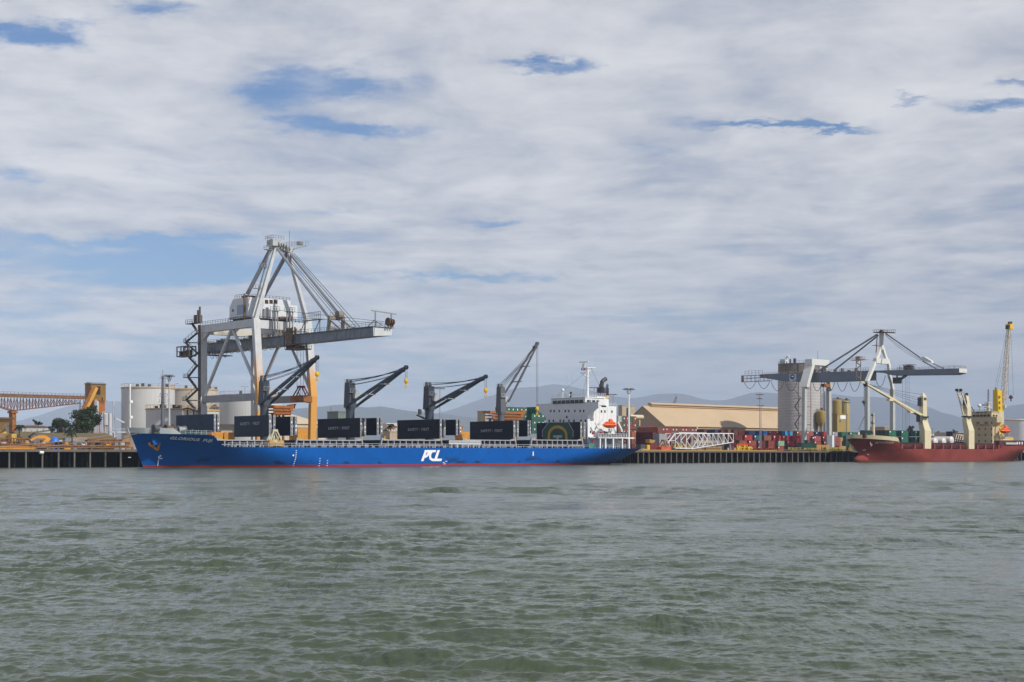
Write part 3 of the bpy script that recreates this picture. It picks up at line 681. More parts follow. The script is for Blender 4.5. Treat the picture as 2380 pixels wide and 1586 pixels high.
# deck cranes ------------------------------------------------------------------
def deck_crane(cx,l,r,pyt,pyht,pyhb,tip,hook,along=False,light=False,pv=None):  # light: house and jib in paler grey, their lit sides put into colour
    v0=15.5; u0=U(cx,v0); H_=DGREY if not light else mat('crane_house_grey',(.115,.12,.132),.5,var=.1,streak=.2)
    HB=mat('crane_slate_paint',(.055,.068,.090),.45,var=.12,streak=.15,scol=(.14,.14,.14)); HB=HB if not light else mat('crane_house_grey',(.115,.12,.132),.5,var=.1,streak=.2)
    zb=Zp(pyhb,u0,v0); zh=Zp(pyht,u0,v0); zt=Zp(pyt,u0,v0); s=FPX/(OY+u0*SP+v0*CP)
    wv=(r-l)*.5/s/SP; wu=(r-l)*.5/s/CP
    p=MB(); p.tube((u0,v0,DK),(u0,v0,zb-.3),min(wu,wv)*.49,18); p.tube((u0,v0,zb-.5),(u0,v0,zb),min(wu,wv)*.56,18)
    cr=p.build('deck_crane',HB,BS,True)
    h=MB(); a,b_=wu*.52,wv*.52
    h.hexa([(u0-a,v0-b_,zb),(u0+a,v0-b_,zb),(u0+a,v0+b_,zb),(u0-a,v0+b_,zb)],[(u0-a*.86,v0-b_*.74,zh),(u0+a*.78,v0-b_*.74,zh),(u0+a*.78,v0+b_*.86,zh),(u0-a*.86,v0+b_*.86,zh)])
    for k in (-1,1): h.hexa([(u0+k*a*.45-.35,v0-.1,zh),(u0+k*a*.45+.35,v0-.1,zh),(u0+k*a*.45+.35,v0+b_*.8,zh),(u0+k*a*.45-.35,v0+b_*.8,zh)],[(u0+k*a*.45-.3,v0+.2,zt),(u0+k*a*.45+.3,v0+.2,zt),(u0+k*a*.45+.3,v0+b_*.6,zt),(u0+k*a*.45-.3,v0+b_*.6,zt)])
    h.build('crane_house',HB,cr,bevel=.06)
    g=MB(); g.rail((u0-a,v0-b_*.8,zh),(u0+a,v0-b_*.8,zh),1,1.2); g.rail((u0-a,v0-b_*.8,zh),(u0-a,v0+b_*.8,zh),1,1.2); g.rail((u0+a,v0-b_*1.25,zb+(zh-zb)*.62),(u0-a,v0-b_*1.25,zb+(zh-zb)*.62),1,1.2); g.box(u0-a,u0+a,v0-b_*1.3,v0-b_*.72,zb+(zh-zb)*.6,zb+(zh-zb)*.62); g.build('crane_rail',LGREY,cr)
    zc=zb+(zh-zb)*.36
    du=(0,1) if along else (1,0)
    c_=MB()
    if along: c_.box(u0+a*.9,u0+a*.9+1.5,v0-b_*.6,v0+b_*.2,zc,zc+2.4)
    else: c_.hexa([(u0-a*.1,v0-b_*.8-1.3,zc),(u0+a*1.0,v0-b_*.8-1.3,zc),(u0+a*1.0,v0-b_*.7,zc),(u0-a*.1,v0-b_*.7,zc)],[(u0-a*.1,v0-b_*.8-1.7,zc+2.5),(u0+a*1.0,v0-b_*.8-1.7,zc+2.5),(u0+a*1.0,v0-b_*.6,zc+2.5),(u0-a*.1,v0-b_*.6,zc+2.5)])
    cb=c_.build('crane_cab',LGREY,cr)
    # jib of two box girders
    j=MB(); pvz=zb+.25
    if along: tv=v0; tu,_,tz=Lv(tip[0],tip[1],tv); T=Vector((tu,tv,tz)); wid=Vector((0,1,0)); A0=Vector((u0+a*1.02,v0,Zp(pv,u0+a,v0))); sp=2.35
    else: tu=u0; _,tv,tz=Lu(tip[0],tip[1],tu); T=Vector((tu,tv,tz)); wid=Vector((1,0,0)); A0=Vector((u0,v0-b_*.15,pvz)); sp=a+.36
    J=A0.lerp(T,.93)
    for k in (-1,1):
        P=A0+wid*k*sp; Q=J+wid*k*.55
        kk=.75 if along else 1
        j.beam(P,P.lerp(Q,.45),.55*kk,.5*kk,.60*kk,.95*kk); j.beam(P.lerp(Q,.45),Q,.60*kk,.95*kk,.45*kk,.6*kk)
    j.beam(J-wid*.75,J+wid*.75,.9,.9); j.beam(J,T,1.3,1.1,.7,.6)
    for k in (-1,1): j.tube(T+wid*(k*.3-.12),T+wid*(k*.3+.12),.62,12)
    JM=mat('jib_shaded_slate',(.040,.060,.080),.4,var=.1,streak=.1,scol=(.1,.1,.1)) if not light else mat('jib_lit_grey',(.085,.09,.10),.45,var=.1,streak=.2)  # slate for jibs seen in shade, paler copy for the lit one
    jb=j.build('jib',JM,cr)
    x=MB()
    for f in (.40,.68):
        P=A0.lerp(J,f); w_=sp+(.55-sp)*f; x.beam(P-wid*(w_+.5)-Vector((0,0,.55)),P+wid*(w_+.5)-Vector((0,0,.55)),1.3,.22)
    x.build('jib_walkway',LGREY if not light else DGREY,cr)
    x=MB(); top=Vector((u0,v0+b_*.3,zt-.2))
    for k in (-1,1):
        for dz,dt in ((0,0),(-1.6,-.7),(-.6,.3)): x.cable(top+wid*k*.5+Vector((0,0,dz)),J.lerp(T,.3)+wid*k*.4+Vector((0,0,dt)),.075,.55,5)
    hp_=Lv(hook[0],hook[1],T.y) if along else Lu(hook[0],hook[1],T.x); Hk=Vector((T.x,T.y,0)); Hk=Vector(hp_) ; Hk.x,Hk.y=T.x,T.y
    if along: Hk.x=T.x-.0
    hz1=Zp(hook[1],Hk.x,Hk.y); hz0=Zp(hook[2],Hk.x,Hk.y)
    for k in (-1,1): x.tube(T+wid*k*.35,(Hk.x+wid.x*k*.3,Hk.y+wid.y*k*.3,hz1),.055,5)
    x.build('hoist_wire',CABLE,cr)
    x=MB(); hm=(hz1+hz0)/2; x.lathe(Hk.x,Hk.y,[(.25,hm-.1),(.62,hm+.35),(.72,(hm+hz1)/2),(.55,hz1-.1),(.2,hz1)],10,1,.7)
    x.tube((Hk.x,Hk.y,hm),(Hk.x,Hk.y,hm-.9),.14,6)
    for k in range(6):
        th=math.pi*(1.5-k*.28); x.beam((Hk.x+.4*math.cos(th),Hk.y,hz0+.45+.4*math.sin(th)),(Hk.x+.4*math.cos(th-.88),Hk.y,hz0+.45+.4*math.sin(th-.88)),.2)
    x.build('hook_block',YELLOW,cr,True)
    return cr,u0,v0,a,b_,zb,zh,JM
c1=deck_crane(614.5,599,629,873,886,942,(737,831),(728.5,864,887))
# white letter patch on the first crane's cab side
c2=deck_crane(814,799.5,829.5,881.5,890,948,(944,854),(936,880,903))
c3=deck_crane(998,983,1013,888.5,898.5,952,(1129,875.5),(1121.5,902,924))
deck_crane(1164.5,1152,1176,892,900,960,(1248.5,799),(1239,945,967),True,True,935)
u0,v0,a,b_,zb=c3[1:6]; m_=MB(); P0=Vector(Lv(985,968,v0+1)); P1=Vector(Lv(970,965,v0+1)); m_.beam((u0-1,v0+1,zb-3.0),(P1.x,v0+1,P1.z),1.2,.3); m_.rail((P1.x,v0+.5,P1.z+.15),(u0-1.6,v0+.5,P1.z+.15),1.1,.9); m_.box(P1.x+.6,P1.x+1.4,v0+.6,v0+1.4,P1.z+.15,P1.z+1.9); m_.build('boom_rest_platform',DGREY,c3[0])
# ---------------------------------------------------------------- superstructure of the blue ship
SW=mat('ship_white_paint',(.74,.75,.75),.45,var=.05,rust=.05,streak=.12,scol=(.55,.53,.48))
SV=5.2
us=U(1366,SV); ul=U(1433,SV)
def zu(py,v=SV): return Zp(py,us,v)
vf=31-SV
zw0=zu(964); zw1=zu(936,-.3); zmid=zu(940)
acc=MB(); acc.box(us,ul,SV,vf,DK,zw1-.9); o_acc=acc.build('superstructure',SW,BS,bevel=.08)
# front wing gusset: widens towards the bridge wings
g=MB(); vt0=V(1391,us); vt1=V(1247,us); th=3.6
g.prism([(SV,zw0-.6),(vt0,zw1-1.6),(vt0,zw1),(vt1,zw1),(vt1,zw1-1.6),(vf,zw0-.6)],'u',us-.06,us+.35)
g.box(us+.36,us+th,vt0,SV-.05,zw1-.9,zw1-.02); g.box(us+.36,us+th,vf+.05,vt1,zw1-.9,zw1-.02)
g.box(us+.36,us+th,vt0,vt0+.12,zw1,zw1+1.0); g.build('bridge_wing',SW,BS)
m_=MB(); m_.box(us+th-1.6,us+th+.3,vt0-.06,vt0+.5,zw1-1.5,zw1-.92); m_.build('side_light',BLACK,BS)
m_=MB(); m_.box(us-.1,us+.32,vt0+.1,vt1-.1,zw1+.005,zw1+.25); m_.rail((us+.2,vt0+.2,zw1+.25),(us+.2,V(1362,us),zw1+.25),.9,1.3,.06); m_.rail((us+.2,V(1283,us),zw1+.25),(us+.2,vt1-.2,zw1+.25),.9,1.3,.06); m_.build('wing_rail',SW,BS)
# wheelhouse
va,vb=V(1360,us-.3),V(1281,us-.3); zr=zu(924.5); uwb=us+9.5
m_=MB(); m_.box(us-.3,uwb,va,vb,zw1+.255,zr); m_.box(us-.55,uwb+.2,va-.3,vb+.3,zr,zr+.25); wh=m_.build('wheelhouse',SW,BS,bevel=.05)
m_=MB(); n=7
for i in range(n):
    a=vb-.9-(vb-va-1.6)*i/n; m_.box(us-.34,us-.28,a-(vb-va-1.6)/n+.25,a,zu(936.5),zu(929))
for i in range(3): m_.box(us+.6+i*2.4,us+2.5+i*2.4,va-.04,va+.05,zu(935),zu(929.5))
m_.build('bridge_window',GLASS,wh)
m_=MB(); m_.rail((us-.4,va,zr+.25),(us-.4,vb,zr+.25),1.1,1.1,.06); m_.rail((us-.4,va,zr+.25),(uwb,va,zr+.25),1.1,1.1,.06)
for v,h_ in ((vb-1,3.5),(vb-3,5.8),(vb-7,8.5),(vb-9.5,9.5),(va+3,3.2)): m_.tube((us+.6,v,zr+.25),(us+.6,v,zr+h_),.05,5)
m_.build('roof_rail',LGREY,wh)
m_=MB(); v=V(1308,us+1); m_.tube((us+1,v,zr),(us+1,v,zr+2.6),.12,6); m_.sphere((us+1,v,zr+3.1),.55,12,8); m_.sphere((us+3,vb-6,zr+1.1),.5,10,8); m_.build('satellite_dome',SW,wh,True)
m_=MB(); v=V(1327,us+1); m_.lathe(us+1,v,[(.5,zr+.25),(.5,zr+.9),(.25,zr+1.2),(.45,zr+2.2),(.1,zr+2.4)],10); m_.build('searchlight',mat('dark_green_gear',(.02,.05,.04),.5),wh,True)
# windows of the front and the side
m_=MB()
def fwin(px,py,w=.62,h=.85):
    v=V(px,us-.1); z=Zp(py,us,v); m_.box(us-.10,us-.02,v-w/2,v+w/2,z-h/2,z+h/2)
for x in (225,268,335,413,459,538,606,653): fwin(1240+x/5.6,820+760/5.6)
for x in (202,257,346,391,459,526,617,675): fwin(1240+x/5.6,820+887/5.6)
fwin(1317,969.5)
def swin(px,py,w=.62,h=.85):
    u=U(px,SV-.05); z=Zp(py,u,SV-.05); m_.box(u-w/2,u+w/2,SV-.08,SV+.02,z-h/2,z+h/2)
for x,y in ((885,765),(930,765),(1022,767),(742,1032),(790,1034),(927,1034)): swin(1240+x/5.6,820+y/5.6)
m_.build('window',GLASS,o_acc)
m_=MB()      # vertical plate seams on the lit side
for i in range(6): a=us+2+(ul-us-3)*i/6; m_.box(a,a+.07,SV-.03,SV,DK+4,zw1-1.2)
m_.build('seam',LGREY,o_acc)
# white upper house behind the wheelhouse
u1=U(1361,6.5); u2=U(1415,6.5); m_=MB(); m_.box(uwb+.05,u2,6.5,25,zw1-.88,zu(926,6.5)); m_.rail((u1+1,6.5,zu(926,6.5)),(u2,6.5,zu(926,6.5)),1.1,1.2,.07); m_.rail((U(1413,SV+.2),SV+.2,zw1-.9),(ul,SV+.2,zw1-.9),1.1,1.2,.07); m_.build('upper_house',SW,BS)
# radar mast
v=14; um=U(1365.5,v); zm0=zr; Zm=lambda py:Zp(py,um,v); m_=MB()
m_.beam((um,v,zm0-2),(um,v,Zm(853)),.85,.6,.55,.45); m_.beam((um-2.0,v,Zm(872)),(um+.2,v,Zm(877)),.7,.25); m_.beam((um-1.2,v,Zm(856)),(um+3.6,v,Zm(854)),1.2,.25); m_.beam((um+.3,v,Zm(864)),(um+2.5,v,Zm(855)),.3,.3)
m_.beam((um-2.0,v,Zm(861)),(um-2.0,v,Zm(847)),.7,.9); m_.beam((um-1.9,v-2.2,Zm(842.5)),(um-1.9,v+2.2,Zm(842.5)),.35,.4); m_.tube((um-1.9,v,Zm(847)),(um-1.9,v,Zm(842)),.3,8)
m_.tube((um+2.2,v,Zm(854)),(um+2.2,v,Zm(833)),.08,6); m_.beam((um-2.1,v-1.4,Zm(868)),(um-2.1,v+1.4,Zm(868)),.3,.35)
rm=m_.build('radar_mast',SW,BS)
m_=MB()
m_.box(um-.8,um-.74,v-.4,v-.3,zm0+.5,zm0+10.5); m_.box(um-.44,um-.4,v-.4,v-.3,zm0+.5,zm0+10.5)
for k in range(16): z=zm0+.8+k*.62; m_.box(um-.75,um-.42,v-.4,v-.3,z,z+.08)
for z in (Zm(884),Zm(893),Zm(903)): m_.beam((um-1.8,v,z),(um,v,z),.12)
m_.rail((um-1.2,v-.5,Zm(855)),(um+3.5,v-.5,Zm(853)),.9,.9,.06); m_.build('mast_ladder',LGREY,rm)
m_=MB(); m_.box(um-2.3,um-1.0,v-.9,v+.9,Zm(861.5),Zm(855.5)); m_.build('courtesy_flag',mat('flag_cloth',(.30,.20,.24),.9,var=.6,vs=4),rm)
m_=MB()
for a,b_ in ((us+.5,vb-2),(us+.5,va+2)): m_.cable((um,v,Zm(862)),(a,b_,zr+1),.04)
m_.cable((um+2,v,Zm(858)),(U(1405,12),12,zu(915)),.04); m_.build('stay_wire',CABLE,rm)
# funnel
v=15; uf=U(1401,v); Zf=lambda py:Zp(py,uf,v); m_=MB(); rr=14.2/(FPX/(OY+uf*SP+v*CP))
m_.lathe(uf,v,[(rr,zw1-2),(rr,Zf(903)),(rr*.93,Zf(901)),(rr*.9,Zf(901))],28); fn=m_.build('funnel',mat('funnel_navy',(.018,.018,.035),.4,var=.1),BS,True)
m_=MB(); P=[(uf-.5,v,Zf(903)),(uf-.5,v,Zf(889)),(uf+.2,v,Zf(885)),(uf+1.6,v,Zf(880.5)),(uf+2.1,v,Zf(879.5))]
for a,b_ in zip(P[:3],P[1:4]): m_.tube(a,b_,.75,12)
m_.tube((uf-2.4,v-.5,Zf(902)),(uf-2.2,v-.5,Zf(894)),.22,8); m_.tube((uf+1.8,v-.5,Zf(902)),(uf+2.4,v-.5,Zf(895)),.2,8); m_.tube((uf+2.2,v+.5,Zf(902)),(uf+3.0,v+.5,Zf(892)),.2,8); m_.build('exhaust_pipe',mat('sooty_steel',(.06,.06,.065),.5,rust=.1),fn,True)
m_=MB()      # yellow zigzag band on the casing
def fpt(px,py): u_=U(px,v-rr*.72); return (u_,v-rr*.99 if False else v-math.sqrt(max(.05,(rr+.06)**2-(u_-uf)**2)),Zp(py,u_,v-rr*.8))
for poly in ([(1407,920),(1412,920),(1413,924),(1409,928),(1406,927)],[(1405,927),(1409,928),(1413.5,941),(1413.5,944),(1406,943.5)]):
    m_.ext([fpt(*q) for q in poly],(0,.25,0))
m_.build('yellow_funnel_mark',YELLOW,fn)
m_=MB(); a,b_=U(1388,8),U(1408,8); m_.box(a,b_,8,22,zw1-1,zu(920,8)); m_.rail((a,8,zu(920,8)),(b_,8,zu(920,8)),1.1,1,.07); m_.build('funnel_base',SW,BS)
# poop decks at the stern
zA=zu(1015.5,.4); ue1=U(1457,.4); m_=MB()
m_.box(us+.2,ue1,.35,30.6,zA-.55,zA); m_.box(ul+.05,ue1-5,3,28,DK,zA-.56); m_.box(us+.2,ul+4,.35,.55,zA-.56,zA-.1)
for px in (1394.5,1407,1425,1446): u=U(px,.6); m_.box(u-.28,u+.28,.42,.95,DK,zA-.55)
m_.rail((us+.3,.45,zA),(ue1,.45,zA),1.1,1.3,.08); m_.rail((ue1-.2,.45,zA),(ue1-.2,30,zA),1.1,1.6,.08)
pd=m_.build('poop_deck',SW,BS)
m_=MB(); u=U(1444,.5); m_.box(ul,U(1452,1),1.0,1.2,zu(1026,1),zu(1024.6,1)); m_.rail((U(1400,.9),.9,DK),(U(1455,.9),.9,DK),1.2,1.1,.08); m_.box(U(1370,.9),U(1384,.9),.9,1.5,zu(1018,1),zu(1016.5,1)); m_.build('poop_rail',SW,BS)
rnd=random.Random(8); m_=MB()
for i in range(16):
    u=U(1400+i*3.6,2.0); z=DK if i%2 else zA; h_=.6+rnd.random()*1.3; m_.box(u,u+.5+rnd.random(),1.2,2.2+rnd.random(),z,z+h_)
m_.build('stern_gear',mat('stern_dark_gear',(.13,.14,.15),.6,var=.4,vs=1.5),BS)
m_=MB()
for px,py in ((1379,1008),(1379,1026),(1442,1022),(1398,1007)): u,v_,z=Lv(px,py,.8); m_.box(u-.5,u+.5,.75,1.1,z-.35,z+.45)
m_.build('fire_box',mat('red_fire_box',(.35,.02,.03),.5),BS)
m_=MB(); u,v_,z=Lv(1372.5,1040,.8); m_.box(u-.9,u+1.2,.7,2,DK,DK+1.7); m_.lathe(u+1.8,1.2,[(.5,DK),(.5,DK+1),(.2,DK+1.6)],10); m_.build('green_winch',mat('winch_green',(.06,.20,.17),.5,rust=.1),BS)
# davit and lifeboat
ulb,vlb,zlb=Lv(1417,984,-1.0)
m_=MB()
for px0,py0,px1,py1 in ((1383.5,982.5,1393,1000),(1393,1000,1397,1004),(1402,974,1394,986),(1436.5,982,1444,998),(1444,998,1446,1006),(1415,997,1421,1014),(1421,1014,1428,1016),(1425,997,1416,1013)):
    a=Lv(px0,py0,3.2); b_=Lv(px1,py1,3.2); m_.beam(a,b_,.45,.5)
for px in (1415,1421,1428): a=Lv(px,997,2.2); m_.beam(a,(a[0],2.2,zA),.2)
m_.build('davit',SW,BS)
def lifeboat(u,v,z,L,W_,H_,label,name='lifeboat'):
    lb=thing(name,label,'lifeboat',u,v,z)
    prof=[]; x=MB(); n=18; vs=[];fs=[]
    ring=16
    for i in range(n+1):
        s=-1+2*i/n; f=(1-abs(s)**3.2)**.5 if abs(s)<1 else 0.02
        for k in range(ring):
            th=2*math.pi*k/ring; cx,cz=math.cos(th),math.sin(th)
            zz_=cz*H_*.30*f*(1.0 if cz<0 else .72)+H_*.33
            vs.append((u+s*L/2*(1 if cz>-.3 else .93),v+cx*W_/2*f,z+zz_+.12*H_*s*s*(cz<0)))
    for i in range(n):
        for k in range(ring): fs.append((i*ring+k,i*ring+(k+1)%ring,(i+1)*ring+(k+1)%ring,(i+1)*ring+k))
    fs+= [tuple(range(ring)),tuple(range(n*ring,(n+1)*ring))]
    x.add(vs,fs); x.build('boat_hull',LIFEB,lb,True)
    y=MB(); y.hexa([(u-L*.30,v-W_*.36,z+H_*.5),(u+L*.36,v-W_*.36,z+H_*.5),(u+L*.36,v+W_*.36,z+H_*.5),(u-L*.30,v+W_*.36,z+H_*.5)],[(u-L*.20,v-W_*.24,z+H_*.72),(u+L*.27,v-W_*.24,z+H_*.72),(u+L*.27,v+W_*.24,z+H_*.72),(u-L*.20,v+W_*.24,z+H_*.72)])
    y.hexa([(u-L*.05,v-W_*.2,z+H_*.71),(u+L*.22,v-W_*.2,z+H_*.71),(u+L*.22,v+W_*.2,z+H_*.71),(u-L*.05,v+W_*.2,z+H_*.71)],[(u-L*.01,v-W_*.14,z+H_),(u+L*.16,v-W_*.14,z+H_),(u+L*.16,v+W_*.14,z+H_),(u-L*.01,v+W_*.14,z+H_)])
    y.build('canopy',LIFEB,lb,bevel=.15)
    w=MB()
    for k in range(4): a=u-L*.2+k*L*.14; w.box(a,a+.4,v-W_*.335,v-W_*.30,z+H_*.55,z+H_*.63)
    w.build('porthole',GLASS,lb)
    s_=MB()
    for i in range(n-2):
        def P(i): s=-1+2*(i+1)/n; f=(1-abs(s)**3.2)**.5; return (u+s*L/2,v-W_/2*f-.03,z+H_*.33)
        s_.beam(P(i),P(i+1),.16,.12)
    s_.build('fender_line',mat('lifeboat_fender',(.25,.04,.02),.6),lb)
u0_,u1_=U(1401.5,1.2),U(1432,1.2)
lifeboat((u0_+u1_)/2,1.2,Zp(996.5,(u0_+u1_)/2,1.2),u1_-u0_,3.0,Zp(974,(u0_+u1_)/2,1.2)-Zp(996.5,(u0_+u1_)/2,1.2),'orange enclosed lifeboat hanging at the white stern house of the blue ship')
# grabs lying on the deck of the blue ship
def grab(u,v,z,W_,H_,m,m2,label,name='cargo_grab',cat='grab',openg=.0):
    g=thing(name,label,cat,u,v,z)
    for k in (-1,1):
        x=MB(); x.prism([(u,z+H_*.06),(u+k*W_*.5,z),(u+k*W_*.5,z+H_*.36),(u+k*W_*.30,z+H_*.40),(u,z+H_*.22)],'v',v-1.3,v+1.3); x.build('bucket_shell',m,g,bevel=.04)
    y=MB()
    for k in (-1,1):
        for d in (-.9,.9): y.beam((u+k*W_*.38,v+d,z+H_*.38),(u+k*W_*.10,v+d*.6,z+H_*.93),.3,.34)
        y.beam((u+k*W_*.10,v-.6,z+H_*.25),(u+k*W_*.22,v-.6,z+H_*.6),.2)
    y.box(u-W_*.16,u+W_*.16,v-.7,v+.7,z+H_*.88,z+H_); y.box(u-W_*.10,u+W_*.10,v-.6,v+.6,z+H_*.25,z+H_*.42); y.build('grab_frame',m2,g)
    x=MB()
    for d in (-.3,.3): x.tube((u+d,v,z+H_*.42),(u+d,v,z+H_*.88),.06,5)
    x.build('closing_wire',CABLE,g); return g
u,v,z=Lv(637.5,1038,2.0); grab(u,v,DK+.02,Zp(0,u,v)*0+4.9,Zp(998.5,u,v)-DK,mat('tan_grab_paint',(.48,.30,.10),.6,var=.2,rust=.2),mat('yellowed_white',(.55,.50,.33),.6,var=.2),'tan clamshell grab standing on the deck of the blue ship')
# ================================================================ BIG CONTAINER CRANE BEHIND THE BLUE SHIP
DUST=mat('crane_leg_white_to_orange',(.57,.58,.59),.55,var=.09,rust=.14,streak=.3,scol=(.42,.37,.30))
t,b=nodes_of(DUST); sp=t.nodes.new('ShaderNodeSeparateXYZ'); t.links.new(t.nodes.new('ShaderNodeTexCoord').outputs['Object'],sp.inputs[0])
zn=mm(t,'ADD',sp.outputs[2],mm(t,'MULTIPLY',mm(t,'SUBTRACT',tnoise(t,.5,(1,1,.25)),.5),14))
addmix(t,b,mr(t,zn,31,19,0,.92,'SMOOTHSTEP'),(.68,.31,.03))
SILL=mat('crane_sill_grey',(.30,.31,.33),.55,var=.12,rust=.2,streak=.2)
t,b=nodes_of(SILL); sp=t.nodes.new('ShaderNodeSeparateXYZ'); t.links.new(t.nodes.new('ShaderNodeTexCoord').outputs['Object'],sp.inputs[0])
BOOMB=mat('boom_weathered_blue_grey',(.20,.23,.27),.5,var=.2,vs=.5,rust=.34,rcol=(.06,.04,.03),streak=.5,scol=(.05,.05,.055))
def secleg(mb,pts,du,dv):
    # pts: (u,v,z,su,sv)
    for (u,v,z,a),(u2,v2,z2,a2) in zip(pts,pts[1:]):
        def q(u,v,z,a): return [(u-du*a/2,v-dv*a/2,z),(u+du*a/2,v-dv*a/2,z),(u+du*a/2,v+dv*a/2,z),(u-du*a/2,v+dv*a/2,z)]
        mb.hexa(q(u,v,z,a),q(u2,v2,z2,a2))
C1=thing('container_crane','tall white container crane with orange dusty feet and boom over the blue ship','harbour crane',41,58,QZ)
vW=43.5; uA,uB=U(603,vW),U(726.5,vW)
def legp(px,py,u,a=1.0): x=Lu(px,py,u); return (x[0],x[1],x[2],a)
def legW(pl,u,name='waterside_leg'):
    m_=MB(); P=[legp(*q,u) for q in pl]; P=[(P[0][0],P[0][1],QZ+1.2,1)]+P; secleg(m_,P,2.4,1.5)
    m_.box(u-2.2,u+2.2,P[0][1]-.9,P[0][1]+.9,QZ+.005,QZ+1.2)
    return m_.build(name,DUST,C1,bevel=.06),P
_,PA=legW([(602.5,1018),(604,921),(597,790),(594,741)],uA); _,PB=legW([(725.5,1018),(727.5,921),(718,790),(715,741)],uB)
vL=V(471.5,uA); vL2=vL
zT=PA[-1][2]; zL=Zp(751,uA,vL)
for u in (uA,uB):
    m_=MB(); secleg(m_,[(u,vL,QZ+1.2,1),(u,vL,zT,1)],2.4,1.6); m_.box(u-2.2,u+2.2,vL-.9,vL+.9,QZ+.005,QZ+1.2); m_.build('landside_leg',CRWHITE,C1,bevel=.06)
vTop=PA[-1][1]
for u,P in ((uA,PA),(uB,PB)):
    m_=MB(); v=P[-1][1]; m_.hexa([(u-.9,v+.6,zT-2.6),(u+.9,v+.6,zT-2.6),(u+.9,vL-.6,zT-2.6),(u-.9,vL-.6,zT-2.6)],[(u-.9,v+.6,zT-.1),(u+.9,v+.6,zT-.1),(u+.9,vL-.6,zT-.1),(u-.9,vL-.6,zT-.1)])
    m_.prism([(vL-.75,zT-2.6),(vL-4.5,zT-2.6),(vL-.75,zT-5.2)],'u',u-.6,u+.6); m_.build('portal_girder',CRWHITE,C1,bevel=.05)
    zs1=Zp(921,u,vL) if u==uA else Zp(921,uA,vL); m_=MB(); vs_=P[2][1]; m_.box(u-.75,u+.75,vs_+.5,vL-.7,zs1-2.3,zs1); m_.build('sill_beam',SILL,C1,bevel=.05)
    m_=MB(); vm=V(538,uA) ; m_.tube((u,vm,zT-2.5),(u,vL-1.2,zs1+.2),.55,10); m_.tube((u,vm-.8,zT-2.5),(u,P[2][1]+1.0,zs1+1.0),.55,10); m_.build('brace',CRWHITE,C1,True,split=False)
m_=MB(); zc=zT-.35; m_.box(uA+1.1,uB-1.1,vTop-.7,vTop+.7,zc-2.7,zc); m_.build('cross_girder',CRWHITE,C1,bevel=.05)
m_=MB(); m_.box(uA+1.1,uB-1.1,vL-.7,vL+.7,zc-2.6,zc); m_.build('cross_girder',mat('crane_cream',(.60,.56,.48),.55,var=.08,rust=.15),C1,bevel=.05)
m_=MB()      # rails on the girders
m_.rail((uA-.9,vTop+1,zT-.1),(uA-.9,vL,zT-.1),1.1,1.5,.09); m_.rail((uA+1.2,vTop-.7,zc),(uB-1,vTop-.7,zc),1.1,1.5,.08); m_.rail((uB+.9,vTop+1,zT-.1),(uB+.9,vL,zT-.1),1.1,1.8,.08); m_.build('girder_rail',DGREY,C1)
# boom
ub0,ub1=37.3,44.3
vt=V(867,ub0); zb=Zp(782,ub0,vt); zt=Zp(760,ub0,vt); vb=V(462,ub0)
m_=MB(); m_.hexa([(ub0,vt,zb),(ub1,vt,zb+.55),(ub1,vb,zb),(ub0,vb,zb)],[(ub0,vt,zt),(ub1,vt,zt),(ub1,vb,zt),(ub0,vb,zt)])
m_.box(ub0-.5,ub1+.5,vt-.4,vb,zt+.005,zt+.22)
bo=m_.build('boom',BOOMB,C1,bevel=.04)
m_=MB(); m_.hexa([(ub0+.02,vt-.12,zb+.1),(ub1-.02,vt-.12,zb+.6),(ub1-.02,vt-.005,zb+.6),(ub0+.02,vt-.005,zb+.1)],[(ub0+.02,vt-.12,zt-.05),(ub1-.02,vt-.12,zt-.05),(ub1-.02,vt-.005,zt-.05),(ub0+.02,vt-.005,zt-.05)]); m_.build('boom_lit_end',CRWHITE,bo)  # white plate puts the lit face of the boom tip into colour
m_=MB(); zr=zt+.22
m_.rail((ub0-.4,vt-.3,zr),(ub0-.4,vb,zr),1.1,1.7,.085); m_.rail((ub1+.4,vt-.3,zr),(ub1+.4,vb,zr),1.1,2.2,.085); m_.rail((ub0-.4,vt-.3,zr),(ub1+.4,vt-.3,zr),1.1,1.4,.085); m_.build('boom_rail',GALV,bo)
m_=MB(); rnd=random.Random(5)
for i in range(34):
    v=vt+2+i*(vb-vt-6)/34+rnd.random(); 
    if rnd.random()<.6: m_.box(ub0+rnd.random(),ub0+1.5+rnd.random()*3,v,v+.5+rnd.random()*1.2,zr,zr+.4+rnd.random()*1.0)
for i in range(9): m_.box(ub0+1,ub0+1.4,vt+36+i*2.2,vt+36.4+i*2.2,zr,zr+1.6+rnd.random())
m_.build('boom_machinery',mat('weathered_beige_steel',(.24,.20,.16)),bo)
# festoon loops below the boom
m_=MB()
def loops(pxs,y,d):
    for a,b_ in zip(pxs,pxs[1:]):
        va,v2=V(a,ub0-.3),V(b_,ub0-.3); m_.cable((ub0-.3,va,zb),(ub0-.3,v2,zb),.07,d,5,8)
loops([487,500,509,519,527],0,2.4); loops([531,546,560,575,590],0,1.2); loops([606,624,640,655],0,1.2); m_.build('festoon_cable',CABLE,bo,split=False)
